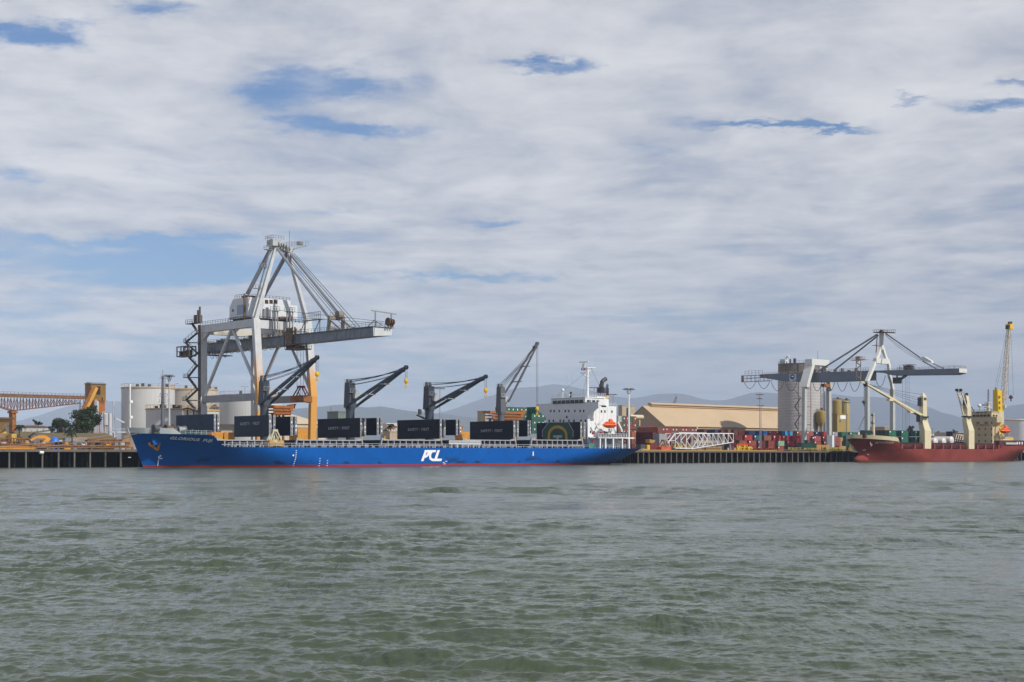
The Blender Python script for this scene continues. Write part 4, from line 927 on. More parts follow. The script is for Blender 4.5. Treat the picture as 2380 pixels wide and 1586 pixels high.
# tip frame
m_=MB(); a=V(875,ub0+1); c_=V(899,ub0+1)
zf=Zp(723,ub0+1,a)
m_.beam((ub0+.6,a,zr),(ub0+.6,a,zf),.3); m_.beam((ub1-.6,a-.2,zr),(ub1-.6,a-.2,zf-.4),.3); m_.beam((ub0-.8,a,zf),(ub1+1.2,a-.2,zf-.5),.3); m_.beam((ub0+.6,a,zf-2.5),(ub0+.4,a+3.5,zr),.2); m_.beam((ub0+.6,a,zf-3),(ub0+.8,a-3.2,zr),.2)
m_.build('tip_frame',GALV,bo)
m_=MB()
for k in range(3): m_.tube((ub1-2.6+k*.9,a-.9,zr+1.5),(ub1-2.2+k*.9,a-.9,zr+1.5),1.2-.15*k,14); m_.beam((ub1-2.4+k*.9,a-.9,zr),(ub1-2.4+k*.9,a-.9,zr+1.5),.3)
m_.build('rope_sheave',RUSTY,bo,split=False)
# trolley and cab below the boom
va,vb_=V(703,ub0+2),V(671,ub0+2); zc1=Zp(811,ub0+2,(va+vb_)/2); m_=MB()
m_.box(ub0+.5,ub1-1.5,va,vb_,zc1-.3,zc1); m_.box(ub0+1.5,ub0+3.6,va+.9,va+3.4,zc1,zb-.35); m_.box(ub0+.8,ub1-2,va+4,va+4.4,zc1,zb-.2); m_.box(ub0+.8,ub1-2,vb_-.6,vb_-.2,zc1+.1,zb-.1)
for z in (zb-1.0,zb-.2): m_.beam((ub0+.8,va+.5,z),(ub0+.8,vb_-.3,z),.25)
m_.rail((ub0+.5,va,zc1),(ub0+.5,vb_,zc1),1.1,1,.1); m_.rail((ub0+.5,va,zc1),(ub1-1.5,va,zc1),1.1,1,.1)
tr=m_.build('trolley_cab',mat('trolley_brown_grey',(.17,.13,.10),.7,var=.4,vs=1.2,rust=.3),C1,split=False)
m_=MB(); m_.box(ub0+1.42,ub0+1.49,va+1.1,va+3.1,zc1+.8,zb-.9); m_.build('cab_window',mat('cab_pale_window',(.55,.56,.52),.3,var=.3,vs=2),tr)
m_=MB(); v1=V(690,ub0+2); m_.box(ub0-.9,ub0-.55,v1-3,v1+3,zt+.9,zt+1.3); m_.box(ub0-.9,ub0-.55,v1-3,v1+3,zb-.3,zb); m_.box(ub0-.9,ub0-.55,v1-1.1,v1+1.3,zb+.2,zt+2.2)
for k in range(5): m_.box(ub0-1.0,ub0-.55,v1-3+k*1.45,v1-2.8+k*1.45,zb-.5,zt+2.4)
m_.build('trolley_frame',mat('trolley_brown_grey',(.17,.13,.10)),C1)
m_=MB()
for du,dv in ((-.8,1.2),(.9,1.6),(-.3,-1.5),(1.4,-1.2)): m_.tube((41+du,v1+dv,zb-2),(41+du,v1+dv,24.5),.06,5)
m_.build('hoist_rope',CABLE,tr,split=False)
# tower (A-frame)
PL=Lv(640,577,45); PR=Lv(671,590,45)
m_=MB(); m_.beam((uA,vTop,zT-.3),PL,1.5,1.2,.95,.9); m_.build('tower_leg',CRWHITE,C1,bevel=.05)
m_=MB(); m_.beam((uB,PB[-1][1],zT-.3),PR,1.6,1.2,1.0,.9); m_.build('tower_leg',CRWHITE,C1,bevel=.05)
bl=Lu(575,684,33.0); br=Lu(612,690,49)
m_=MB(); m_.beam(bl,(PL[0]-.3,46.2,PL[2]+1),.95,.9); m_.build('back_stay',MGREY,C1); m_=MB(); m_.beam(br,(PR[0],46.2,PR[2]),.95,.9); m_.build('back_stay',MGREY,C1)
m_=MB(); m_.beam((PL[0],45.5,PL[2]+.4),(PR[0]+.4,45.5,PL[2]+.4-.2),2.2,1.4); m_.box(PL[0]-1.6,PL[0]+1.8,44,47.5,PL[2]+.6,PL[2]+2.6); m_.box(PR[0]-1,PR[0]+1,44,47,PR[2]+.5,PR[2]+2.2)
ap=m_.build('apex_girder',LGREY,C1,split=False)
m_=MB(); m_.beam(PL,(PL[0]-.9,46.5,PL[2]+2.4),2.0,2.0); zq=PL[2]+2.65
for v in (43.5,48): m_.rail((PL[0]-1.8,v,zq),(PL[0]+2.2,v,zq),1.2,.9,.1)
m_.rail((PL[0]-1.8,43.5,zq),(PL[0]-1.8,48,zq),1.2,1,.1)
for v in (44,47): m_.rail((PR[0]-1.5,v,PR[2]+2.25),(PR[0]+5.5,v-2,PR[2]+3.0),1.3,.9,.1)
m_.beam((PR[0]+1,43.8,PR[2]+1.4),(PR[0]+5.5,43.4,PR[2]+2.9),1.6,.3); m_.box(PR[0]+2.6,PR[0]+4.2,43,44.4,PR[2]+3,PR[2]+4.0)
for k in range(5): m_.tube((PL[0]+.4+k*1.0,44.2,PL[2]+1.2-.25*k),(PL[0]+.8+k*1.0,44.2,PL[2]+1.2-.25*k),.8,12)
m_.build('apex_platform',GALV,ap,split=False)
m_=MB(); m_.tube((PR[0]+.3,45,PR[2]+2),(PR[0]+.3,45,Zp(536,PR[0],45)),.06,5); m_.build('antenna',DGREY,ap)
# ladders on the left tower leg
m_=MB()
for f0,f1 in ((.02,.42),(.42,.72),(.72,.97)):
    a=Vector((uA-.6,vTop+.3,zT)).lerp(Vector(PL)+Vector((-.8,.2,0)),f0)+Vector((-.9,0,0)); b_=Vector((uA-.6,vTop+.3,zT)).lerp(Vector(PL)+Vector((-.8,.2,0)),f1)+Vector((-.9,0,0))
    m_.beam(a,b_,.25,.7); m_.box(b_.x-1.8,b_.x+.6,b_.y-.7,b_.y+.7,b_.z-.15,b_.z); m_.rail((b_.x-1.8,b_.y-.7,b_.z),(b_.x+.2,b_.y-.7,b_.z),1.1,.9,.1); m_.rail((b_.x-1.8,b_.y-.7,b_.z),(b_.x-1.8,b_.y+.7,b_.z),1.1,.9,.1)
m_.build('tower_ladder',GALV,C1,split=False)
# fore stays
STAY=mat('stay_bar_grey',(.33,.34,.36),.35,.4,var=.1)
for P,q,u in ((PL,(765,739),ub0+.6),(PR,(797,741),ub1-.6)):
    e=Lu(*q,u); m_=MB(); m_.tube((P[0]+.5,44.6,P[2]-.2),e,.45,10); m_.build('fore_stay',STAY,C1,True)
    m_=MB(); e2=Lu(q[0]+38,q[1]+32,u)
    for d in (0,.8): m_.tube((P[0]+1+d,44.6,P[2]+.2),(e2[0]-.2+d,e2[1]-d,zr+.2),.09,5)
    m_.build('boom_rope',CABLE,C1,split=False)
e1=Lu(765,739,ub0+.6); e2=Lu(797,741,ub1-.6)
m_=MB()
for e in (e1,e2): m_.beam((e[0],e[1]+.3,zr),(e[0],e[1]-.2,e[2]+.6),.8,.9); m_.beam((e[0],e[1]-.3,e[2]-.6),(e[0],e[1]-6,zr),.4,.4)
m_.beam((e1[0],e1[1],e1[2]),(e2[0],e2[1],e2[2]),1.0,1.0); m_.tube((40.5,e1[1]-.5,e1[2]+1),(42.2,e1[1]-.5,e1[2]+1),1.3,12); m_.rail((e1[0],e1[1]-.6,e1[2]+.5),(e2[0],e2[1]-.6,e2[2]+.5),1.1,1.1,.09); m_.build('stay_anchor_frame',mat('weathered_beige_steel',(.24,.20,.16),.7,var=.3,vs=1.2,rust=.3),bo,split=False)
m_=MB()      # pair of long wires running out to the tip
m_.tube((uA+6,vTop-1,zT+3.2),(ub1-1,a.y-.5 if False else V(893,ub1-1),zr+1.8),.06,5); m_.tube((uA+9,vTop-1,zT+1.2),(ub1-2,V(893,ub1-2),zr+1.2),.06,5); m_.build('trolley_rope',CABLE,bo,split=False)
# maintenance platforms on the waterside girder and boom
m_=MB(); v=vTop-2.2
for pa,pb,pt,pb2 in ((632,647,712,742),(665,682,714,745)):
    a,b_=U(pa,v),U(pb,v); z0=Zp(pt+10,a,v)
    m_.box(a,b_,v-.8,v+.8,z0-.15,z0); m_.rail((a,v-.8,z0),(b_,v-.8,z0),1.3,.9,.11); m_.rail((a,v+.8,z0),(b_,v+.8,z0),1.3,.9,.11)
    for x in (a+.3,(a+b_)/2,b_-.3): m_.beam((x,v,z0-.1),(x,v,zr+.4),.28)
m_.build('inspection_platform',GALV,C1)
v=V(735,ub1+1); zpl=Zp(744,ub1+1,v); m_=MB(); m_.box(ub1-1,ub1+.8,v-5,v+5,zpl-.2,zpl); m_.rail((ub1-1,v-5,zpl),(ub1-1,v+5,zpl),2.2,1.1,.13)
for dv in (-4,4): m_.beam((ub1-.5,v+dv,zr),(ub1-.5,v+dv,zpl-.1),.35); m_.beam((ub1-.5,v+dv,zpl-.1),(ub1-.5,v+dv+3.5,zr),.22)
m_.build('boom_access_platform',GALV,bo,split=False)
# machinery house
vh=51.0; a,b_=U(577,vh),U(676,vh); c_=U(692,vh); vh2=vh+ (V(533,a)-vh); zt1=Zp(690.5,a,vh); zb1=Zp(738,a,vh); zm=Zp(711,c_,vh)
HW=mat('house_white_sheet',(.64,.66,.68),.5,var=.05,rust=.08,streak=.12,scol=(.5,.48,.44))
m_=MB(); m_.prism([(vh,zb1),(vh,zt1),(vh2-2.2,zt1),(vh2,zt1-2.6),(vh2,zb1)],'u',a,b_)
ho=m_.build('machinery_house',HW,C1,bevel=.08)
m_=MB(); m_.box(b_+.005,c_,vh+.1,vh2-1,zm-4.4,zm); m_.build('house_annex',HW,ho,bevel=.06)
m_=MB(); m_.box(a-.08,a-.02,vh+1.2,vh2-4.6,zb1+1.2,zt1-2.2); m_.build('recess_shade_panel',mat('house_blue_shade',(.30,.38,.52),.5,var=.1),ho)  # flat blue panel: the shade of the recess put into colour
m_=MB()
for k in range(3): x=U(619.5+k*10.5,vh); z=Zp(702,x,vh); m_.box(x-.65,x+.65,vh-.06,vh+.05,z-.6,z+.65)
m_.box(a-.07,a+.05,vh2-2.6,vh2-1.8,zb1+2.4,zb1+3.3); m_.build('house_window',mat('brown_glass',(.05,.035,.02),.15),ho)
m_=MB(); x=U(612,vh-.4); z=Zp(740,x,vh); m_.box(x,x+1.0,vh-.5,vh-.02,z,z+3.0); m_.box(x+1.2,x+1.4,vh-.5,vh-.02,z,z+3.6); m_.box(x+1.8,x+2.0,vh-.5,vh-.02,z,z+3.6); m_.box(x+2.2,x+2.9,vh-.5,vh-.02,z+.3,z+3.0); m_.build('louvre_door',MGREY,ho)
m_=MB(); m_.box(a-.3,c_,vh-.6,vh2+.6,zT-.09,zT+.25); m_.box(a+1,b_,vh+.6,vh2-.6,zT+.26,zb1-.01); m_.rail((a,vh-.5,zT+.25),(c_,vh-.5,zT+.25),1.1,1.3,.08); m_.rail((a-.2,vh,zT+.25),(a-.2,vh2,zT+.25),1.1,1.3,.08); m_.build('house_deck',DGREY,ho)
m_=MB()
for i in range(3): x=U(646+i*9,vh-.3); m_.tube((x,vh-.9,zT+1.2),(x+2.3,vh-.9,zT+1.2),.55,10)
m_.build('drum',RUSTY,ho,split=False)
m_=MB(); m_.rail((a+.3,vh+.2,zt1),(b_-.3,vh+.2,zt1),1.0,1.3,.08); m_.box(a+.2,a+3.5,vh+1,vh+4,zt1,zt1+.7); m_.rail((a+.2,vh+.4,zt1),(a+.2,vh2-3,zt1),1.2,1.2,.09); m_.beam((a-.5,vh+1.5,zT+.2),(a-.5,vh+1.5,zt1+1),.5,.3); m_.build('roof_gear',RUSTY,ho)
# landside stair tower beside the far-left leg
m_=MB(); w=uA-2.2
def sp_(px,py,v=vL+.8): x=Lu(px,py,w); return Vector((x[0],x[1],x[2]))
steps=[(462,752),(449,768),(462,790),(436,782)]
m_.box(w-1,w+1,vL-.3,V(437,w),sp_(0,752).z-.2 if False else Zp(752,w,vL),Zp(752,w,vL)+.2); m_.rail((w-1,vL,Zp(752,w,vL)+.2),(w-1,V(437,w),Zp(752,w,vL)+.2),1.2,1.2,.1)
m_.box(w-.8,w+1.2,V(463,w),V(455,w),Zp(751,w,vL),Zp(733,w,vL)); m_.tube((w,V(464.5,w),Zp(750,w,vL)),(w,V(464.5,w),Zp(714,w,vL)),.35,8); m_.tube((w,V(462,w),Zp(735,w,vL)),(w,V(462,w),Zp(722,w,vL)),.6,8)
zig=[(447,754),(460,773),(431,797),(460,822),(440,832),(458,850),(437,877),(459,906),(433,930),(458,956)]
for (x1,y1),(x2,y2) in zip(zig,zig[1:]):
    p=sp_(x1,y1); q=sp_(x2,y2); m_.beam(p,q,.75,.28); m_.beam(p+Vector((-.4,0,1.2)),q+Vector((-.4,0,1.2)),.1); 
    for f in (.15,.4,.65,.9): r_=p.lerp(q,f); m_.beam(r_+Vector((-.4,0,.1)),r_+Vector((-.4,0,1.2)),.08)
m_.beam((uA-1.3,vL,QZ+2),(uA-1.3,vL,zT),.25,1.5)  # dark strip added for the shaded left face of the leg
for x1,y1,x2 in ((431,797,462),(430,878,462),(428,931,462)):
    p=sp_(x1,y1); q=sp_(x2,y1); m_.beam(p,q,1.6,.28); m_.rail(p+Vector((-.7,0,.1)),p.lerp(q,.4)+Vector((-.7,0,.1)),1.1,.8,.1)
m_.build('stair_tower',mat('stair_dark_steel',(.12,.10,.09),.7,var=.2,rust=.3),C1,split=False)
m_=MB(); p=sp_(420.5,830); q=sp_(449,830); zz0=p.z; 
for z in (0,3.2): m_.beam((p.x-1.5,p.y,zz0+z),(q.x-1.5,q.y,zz0+z),.35); m_.beam((p.x+1,p.y,zz0+z),(q.x+1,q.y,zz0+z),.35)
m_.beam((p.x-1.5,p.y,zz0+1.6),(q.x-1.5,q.y,zz0+1.6),.25); m_.box(p.x-1.5,p.x+1,q.y,p.y,zz0-.2,zz0)
for f in (0,.33,.66,1): r_=p.lerp(q,f); m_.beam((r_.x-1.5,r_.y,zz0),(r_.x-1.5,r_.y,zz0+3.2),.3); m_.beam((r_.x+1,r_.y,zz0),(r_.x+1,r_.y,zz0+3.2),.3)
for f in (.15,.45,.7): r_=p.lerp(q,f); m_.box(r_.x-1,r_.x+.6,r_.y-1,r_.y+.6,zz0,zz0+1.4+f)
m_.build('service_basket',mat('basket_rust',(.13,.10,.08),.75,var=.3,vs=1.5,rust=.3),C1,split=False)
m_=MB(); p=Lu(489,826,ub0-1); m_.box(p[0],ub1,p[1]-1.2,p[1]+3.5,p[2],p[2]+.25); m_.rail((p[0],p[1]-1.2,p[2]),(p[0],p[1]+3.5,p[2]),2.6,1.2,.14); m_.beam((p[0],p[1]+1,p[2]),(p[0],p[1]+1,zb),.3); m_.build('boom_end_basket',DGREY,bo,split=False)
m_=MB(); pcx=Lu(598.5,945,uA-1.4); m_.box(uA-1.9,uA-1.25,pcx[1]-.9,pcx[1]+.9,Zp(958,uA,pcx[1]),Zp(940,uA,pcx[1])); m_.build('control_box',mat('control_box',(.45,.42,.38),.6,var=.35,vs=2),C1)
# rust brown grab hanging from the crane
gz=Zp(936,41,v1); grab(41,v1,gz,Zp(0,0,0)*0+6.6,Zp(897,41,v1)-gz,ORUST,mat('red_lead_frame',(.17,.035,.025),.6,rust=.25),'rust brown clamshell grab hanging on ropes from the tall white crane',name='hanging_grab')
# ================================================================ SHARED BUILDERS
LEAF={}
def leafmat(name,col):
    if name in LEAF: return LEAF[name]
    m=mat(name,col,.7,var=.45,vs=1.2,spec=.2); LEAF[name]=m; return m
BARK=mat('bark',(.10,.075,.055),.9,var=.3)
def tree(px,py0,py1,v,wpx,label,col=(.035,.055,.022),seed=0,n=2600,name='tree',squash=1.0,lobes=9):
    rng=np.random.RandomState(seed+11); u=U(px,v); s=FPX/(OY+u*SP+v*CP); zb=4.6; zt=Zp(py0,u,v); Wd=wpx/s; Hc=min(zt-zb-.8,(py1-py0)/s)
    t_=thing(name,label,'tree',u,v,zb)
    zc=zt-Hc/2; m_=MB(); m_.tube((u,v,zb),(u,v,zc),.35+.02*Wd,8,.18)
    C=[]
    for i in range(lobes):
        th=rng.rand()*6.28; r=.44*Wd*rng.rand()**.55; z=zc+(rng.rand()-.5)*Hc*.92; rr=(.12+.10*rng.rand())*min(Wd,Hc*1.2)
        C.append((u+r*math.cos(th),v+r*math.sin(th),z,rr))
        m_.tube((u,v,zb+(zc-zb)*(.55+.3*rng.rand())),(C[-1][0],C[-1][1],z),.12,5,.05)
    m_.build('trunk',BARK,t_,True,split=False)
    V_=[];F_=[]
    for i in range(n):
        c_=C[rng.randint(len(C))]; d=rng.randn(3); d/=np.linalg.norm(d); r=c_[3]*(.30+1.05*rng.rand()**.75)
        p=np.array(c_[:3])+d*r*np.array([1,1,.8])
        a=rng.randn(3); a/=np.linalg.norm(a); b_=np.cross(a,rng.randn(3)); b_/=np.linalg.norm(b_); L=(.18+.26*rng.rand())*max(.6,Wd/10)
        k=len(V_); V_+= [p-a*L-b_*L*.5,p+a*L-b_*L*.5,p+a*L+b_*L*.5,p-a*L+b_*L*.5]; F_.append((k,k+1,k+2,k+3))
    x=MB(); x.v=[tuple(p) for p in V_]; x.f=F_; x.build('crown',leafmat('foliage_%d_%d'%(int(col[0]*1000),int(col[1]*1000)),col),t_,weld=False,split=False)
    return t_
def palm(px,py0,py1,v,wpx,label,seed=0,n=22,col=(.030,.045,.018)):
    rng=random.Random(seed); u=U(px,v); s=FPX/(OY+u*SP+v*CP); zb=4.6; zt=Zp(py0,u,v); R_=wpx/s/2; zc=zt-R_*.45
    t_=thing('palm_tree',label,'palm',u,v,zb); m_=MB(); m_.tube((u,v,zb),(u+.2,v,zc),.26,8,.17); m_.build('trunk',BARK,t_,True)
    x=MB()
    for i in range(n):
        th=6.28*i/n+rng.random()*.4; el=rng.uniform(-.3,1.15); L=R_*(.85+.3*rng.random()); P=[]
        for k in range(6):
            f=k/5; P.append(Vector((u+.2+math.cos(th)*L*f*math.cos(el*.8),v+math.sin(th)*L*f*math.cos(el*.8),zc+L*(math.sin(el)*f*.95-.75*f*f))))
        sd_=Vector((-math.sin(th),math.cos(th),0))
        for k in range(5):
            for j in range(3):
                p=P[k].lerp(P[k+1],j/3); q=P[k].lerp(P[k+1],(j+.75)/3); w=R_*.20*(1-abs((k+j/3)/5-.45))
                for sg in (-1,1): x.add([p,q,q+sd_*sg*w-Vector((0,0,w*.7)),p+sd_*sg*w*.8-Vector((0,0,w*.6))],[(0,1,2,3)])
    x.build('fronds',leafmat('palm_green_%d'%int(col[1]*1000),col),t_,weld=False,split=False); return t_
def flood_mast(px,pyt,v,label,wpx=14,ring=False,r=.3,m=None,name='light_mast',arms=1,pyb=None):
    u=U(px,v); z0=4.6 if v>QV+60 else QZ; zt=Zp(pyt,u,v); s=FPX/(OY+u*SP+v*CP); w=wpx/s/2
    t_=thing(name,label,'light mast',u,v,z0); m_=MB(); m_.tube((u,v,z0),(u,v,zt),r,8,r*.55); m_.lathe(u,v,[(r*2,z0),(r*2,z0+.3),(r*1.2,z0+.5)],8); m_.build('pole',m or GALV,t_,True,split=False)
    x=MB(); l=MB()
    for k in range(arms):
        z=zt-k*1.9; ww=w*(1 if k==0 else .62); x.beam((u-ww*CP,v+ww*SP,z),(u+ww*CP,v-ww*SP,z),.18)
        if ring:
            x.lathe(u,v,[(w*.1,z-2.0),(w*.30,z-1.75),(w*.30,z-1.6),(w*.1,z-1.6)],14)
            for i in range(6): th=6.28*i/6+.3; x.beam((u+w*.3*math.cos(th),v+w*.3*math.sin(th),z-1.6),(u+w*.75*math.cos(th),v+w*.75*math.sin(th),z-.1),.1); l.box(u+w*.75*math.cos(th)-.3,u+w*.75*math.cos(th)+.3,v+w*.75*math.sin(th)-.3,v+w*.75*math.sin(th)+.3,z-.1,z+.35)
        n=5 if ring else 4
        for i in range(n):
            f=-1+2*i/(n-1); a=u+f*ww*CP; b_=v-f*ww*SP; l.hexa([(a-.5,b_-.4,z-.35),(a+.5,b_-.4,z-.35),(a+.5,b_+.4,z-.1),(a-.5,b_+.4,z-.1)],[(a-.5,b_-.4,z-.05),(a+.5,b_-.4,z-.05),(a+.5,b_+.4,z+.2),(a-.5,b_+.4,z+.2)])
    x.build('lamp_bracket',GALV,t_,split=False); l.build('floodlight',mat('floodlight_body',(.16,.17,.18),.5,var=.2),t_); return t_
TANKW=mat('tank_white_sheet',(.56,.56,.54),.5,var=.05,vs=.1,streak=.25,scol=(.44,.42,.37),rust=.05)
def seamed(m,n):
    t,b=nodes_of(m); g=t.nodes.new('ShaderNodeTexGradient'); g.gradient_type='RADIAL'; t.links.new(t.nodes.new('ShaderNodeTexCoord').outputs['Object'],g.inputs[0])
    w=mm(t,'SINE',mm(t,'MULTIPLY',g.outputs[1],6.28*n),0); addmix(t,b,mr(t,w,.55,1.0,0,.22),(.33,.31,.28))
seamed(TANKW,70)
def tank(px0,px1,pyt,v,label,m=TANKW,name='storage_tank',roof=.06,z0=4.6,rim=(.55,.33,.12)):
    uc=U((px0+px1)/2,v); s=FPX/(OY+uc*SP+v*CP); R_=(px1-px0)/2/s; zt=Zp(pyt,uc,v-R_*.7)
    t_=thing(name,label,'tank',uc,v,z0); m_=MB(); m_.lathe(uc,v,[(R_,z0),(R_,zt),(R_*.98,zt),(.2,zt+R_*roof)],56); m_.build('shell',m,t_,True)
    x=MB(); n=26; x.lathe(uc,v,[(R_+.02,zt-.55),(R_+.22,zt-.55),(R_+.22,zt-.1),(R_+.02,zt-.1)],56)
    x.build('rim_ring',mat('rim_ochre_%d'%int(rim[0]*100),rim,.7,var=.2,rust=.2),t_,split=False); y=MB()
    P=[(uc+R_*math.cos(6.28*i/n),v+R_*math.sin(6.28*i/n),zt) for i in range(n+1)]
    for a,b_ in zip(P,P[1:]): y.beam(a,Vector(a)+Vector((0,0,1.2)),.09); y.beam(Vector(a)+Vector((0,0,1.2)),Vector(b_)+Vector((0,0,1.2)),.09)
    y.build('rim_rail',mat('rail_ochre',(.50,.33,.16),.7,var=.2),t_,split=False); return t_,uc,R_,zt
# ================================================================ TANK FARM
t1,u,R_,zt=tank(284,405,900,150,'large white storage tank left of the grey foremast')
x=MB(); p=Lv(300.5,900,150-R_*.86); x.tube((p[0],p[1]-.6,4.6),(p[0],p[1]-.6,zt+.6),.28,8); x.beam((p[0],p[1]-.6,zt+.4),(p[0]+.4,p[1]+1.6,zt+.5),.3)
for py in (934,970): x.box(p[0]-.2,p[0]+.9,p[1]-1.0,p[1]-.2,Zp(py,p[0],p[1])-.5,Zp(py,p[0],p[1])+.5)
x.build('fill_pipe',WHITE,t1,split=False)
def tank_gear(t_,u,v,R_,zt,seed):
    r=random.Random(seed); y=MB()
    for i in range(7): a=-2.6+r.random()*2.2; q=R_*(.75+.2*r.random()); y.box(u+q*math.cos(a)-.4,u+q*math.cos(a)+.6,v+q*math.sin(a)-.3,v+q*math.sin(a)+.3,zt,zt+.5+r.random())
    y.build('roof_fitting',DGREY,t_,split=False)
tank_gear(t1,u,150,R_,zt,1)
t2,u,R_,zt=tank(392,504,904,188,'brownish white storage tank partly behind the big left tank',mat('tank_stained_sheet',(.50,.45,.38),.55,var=.06,vs=.2,streak=.4,scol=(.30,.22,.15)))
tank_gear(t2,u,188,R_,zt,2)
t3,u,R_,zt=tank(340,422,949.5,108,'low white tank in front of the largest tank'); tank_gear(t3,u,108,R_,zt,3)
t4,u,R_,zt=tank(428,509.5,952.5,112,'low white tank right of the crane stair tower'); tank_gear(t4,u,112,R_,zt,4)
t5,u,R_,zt=tank(511,655,917.5,165,'white tank seen through the portal of the tall white crane'); tank_gear(t5,u,165,R_,zt,5)
tb,u,R_,zt=tank(2337,2420,976,150,'white tank at the right edge behind the red ship',mat('tank_bright_sheet',(.66,.67,.68),.5,var=.04,streak=.12,scol=(.5,.48,.45)),rim=(.55,.50,.48))
# pipe bridge between the low tanks
x=MB(); a=Lv(420,953,106); b_=Lv(436,949,106); c_=Lv(460,957,106); x.beam(a,b_,.5); x.beam(b_,c_,.5); x.beam(b_,(b_[0]-.5,106,4.6),.35); x.beam(Lv(450,953,106),(U(450,106),106,4.6),.35); x.rail(b_,c_,1.1,1.2,.1)
solo('pipe_walkway','rusty pipe walkway between the two low white tanks','walkway',x,RUSTY)
flood_mast(393.5,874,72,'white floodlight mast with ring platform beside the low tank',17,True,.42,LGREY)
x=MB(); p=Lv(406.5,893,185); x.tube((p[0],185,4.6),p,.10,6); x.beam(p,(p[0]+1.4,185,p[2]+.2),.1); x.box(p[0]+.6,p[0]+1.8,184.8,185.2,p[2]+.1,p[2]+.3); solo('street_lamp','thin street lamp rising behind the brownish tank','street lamp',x,GALV)
x=MB(); p=Lv(569,899,190); x.tube((p[0],190,4.6),p,.10,6); x.beam((p[0]-1.6,190,p[2]),(p[0]+1.6,190,p[2]),.12); x.box(p[0]-1.9,p[0]-.9,189.8,190.2,p[2]-.05,p[2]+.15); x.box(p[0]+.9,p[0]+1.9,189.8,190.2,p[2]-.05,p[2]+.15); solo('street_lamp','twin street lamp rising behind the tank inside the crane portal','street lamp',x,GALV)
# ================================================================ CONVEYOR AND TRANSFER TOWER
vq=230
ua,ub=U(-60,vq),U(199,vq); zt=Zp(923,ub,vq); cv=thing('conveyor_bridge','rusty orange conveyor bridge on a trussed girder at the left edge','conveyor',U(29,vq),vq,4.6)
x=MB(); x.box(ua,ub,vq-1.8,vq+1.8,zt-1.0,zt); x.box(ua,ub,vq-1.5,vq+1.5,zt+.005,zt+.3); x.build('gallery',mat('gallery_rusty_orange',(.20,.105,.05),.75,var=.3,vs=.9,rust=.45),cv)
x=MB()
up=U(29,vq); zlow=Zp(955,up,vq); zend=Zp(937,U(184,vq),vq)-.2
def zch(u_): return zlow+(zend-zlow)*min(1,max(0,(u_-up)/(U(184,vq)-up))) if u_>up else zlow+(Zp(946,U(0,vq),vq)-zlow)*((up-u_)/(up-U(0,vq)))
n=34
for v in (vq-1.7,vq+1.7):
    us_=[ua+(U(184,vq)-ua)*i/n for i in range(n+1)]
    for i,(a,b_) in enumerate(zip(us_,us_[1:])):
        x.beam((a,v,zch(a)),(b_,v,zch(b_)),.38); x.beam((a,v,zch(a)),(a,v,zt-1.2),.16)
        if i%2: x.beam((a,v,zch(a)),(b_,v,zt-1.3),.15)
        else: x.beam((a,v,zt-1.3),(b_,v,zch(b_)),.15)
x.rail((ua,vq-1.9,zt+.02),(ub,vq-1.9,zt+.02),1.1,1.6,.09)
x.build('truss',mat('truss_rusty',(.20,.085,.05),.75,var=.3,rust=.3),cv,split=False)
x=MB(); x.box(up-.8,up+.9,vq-1.6,vq+1.6,4.6,zlow+.1); x.box(up-1.3,up+1.4,vq-2,vq+2,zlow-1.0,zlow-.2); x.build('pier',ORUST,cv,split=False)
tw=thing('transfer_tower','tall ochre sheet clad transfer tower with a sloping conveyor','tower',U(221,vq),vq,4.6)
ul_=U(212,vq-3); ur=U(246,vq-3); vf_=V(197.5,ul_); ztp=Zp(892.5,ul_,vq-3); zmd=Zp(931,ul_,vq-3); zlo=Zp(960,ul_,vq-3)
OCH=mat('ochre_sheet',(.27,.145,.03),.6,var=.15,rust=.25,streak=.3,scol=(.14,.09,.04),corr=('u',.5))
x=MB(); x.box(ul_,ur,vq-3,vf_,zmd,ztp); x.build('cladding',OCH,tw)
x=MB(); x.prism([(vq-3.4,ztp+.01),(vf_+.4,ztp+.01),(vf_+.4,ztp+.25),((vq-3+vf_)/2,ztp+.8),(vq-3.4,ztp+.25)],'u',ul_-.3,ur+.3); x.build('roof',MGREY,tw)
x=MB(); x.box(ul_+1.2,ur-.3,vq-2.8,vf_-.6,zlo,zmd-.01); x.build('lower_cladding',mat('orange_sheet',(.36,.12,.02),.65,var=.2,rust=.35),tw)
x=MB()
for a in (ul_+.4,(ul_+ur)/2,ur-.6):
    for v in (vq-2.6,vf_-.8): x.beam((a,v,4.6),(a,v,zlo),.45)
for z in (8,13): x.beam((ul_+.4,vq-2.6,z),(ur-.6,vq-2.6,z),.35)
x.beam((ul_+.4,vq-2.6,8),(ur-.6,vq-2.6,13),.25); x.beam((ul_+.4,vq-2.6,13),(ur-.6,vq-2.6,8),.25); x.rail((ul_-1,vq-3.3,zmd-1),(ur+.4,vq-3.3,zmd-1),1.1,1.1,.09); x.build('leg_frame',ORUST,tw,split=False)
x=MB(); a=Lv(224,901,vq-4.5); b_=Lv(186,981,vq-4.5); x.beam(a,b_,1.5,1.3); x.build('sloping_conveyor',mat('conveyor_yellow',(.60,.30,.05),.6,var=.15,rust=.2),tw)
x=MB(); x.beam(Vector(a)-Vector((.95,-1.2,.4)),Vector(b_)-Vector((.95,-1.2,.4)),.6,1.3); x.build('conveyor_side',ORUST,tw)
x=MB(); x.box(ul_+2.4,ul_+4.2,vq-3.05,vq-2.9,ztp-4.5,ztp-1); x.box(ul_+4.8,ul_+5.3,vq-3.05,vq-2.9,ztp-7,ztp-5.6); x.build('opening',BLACK,tw)
x=MB(); p=V(188,U(190,vq)); 
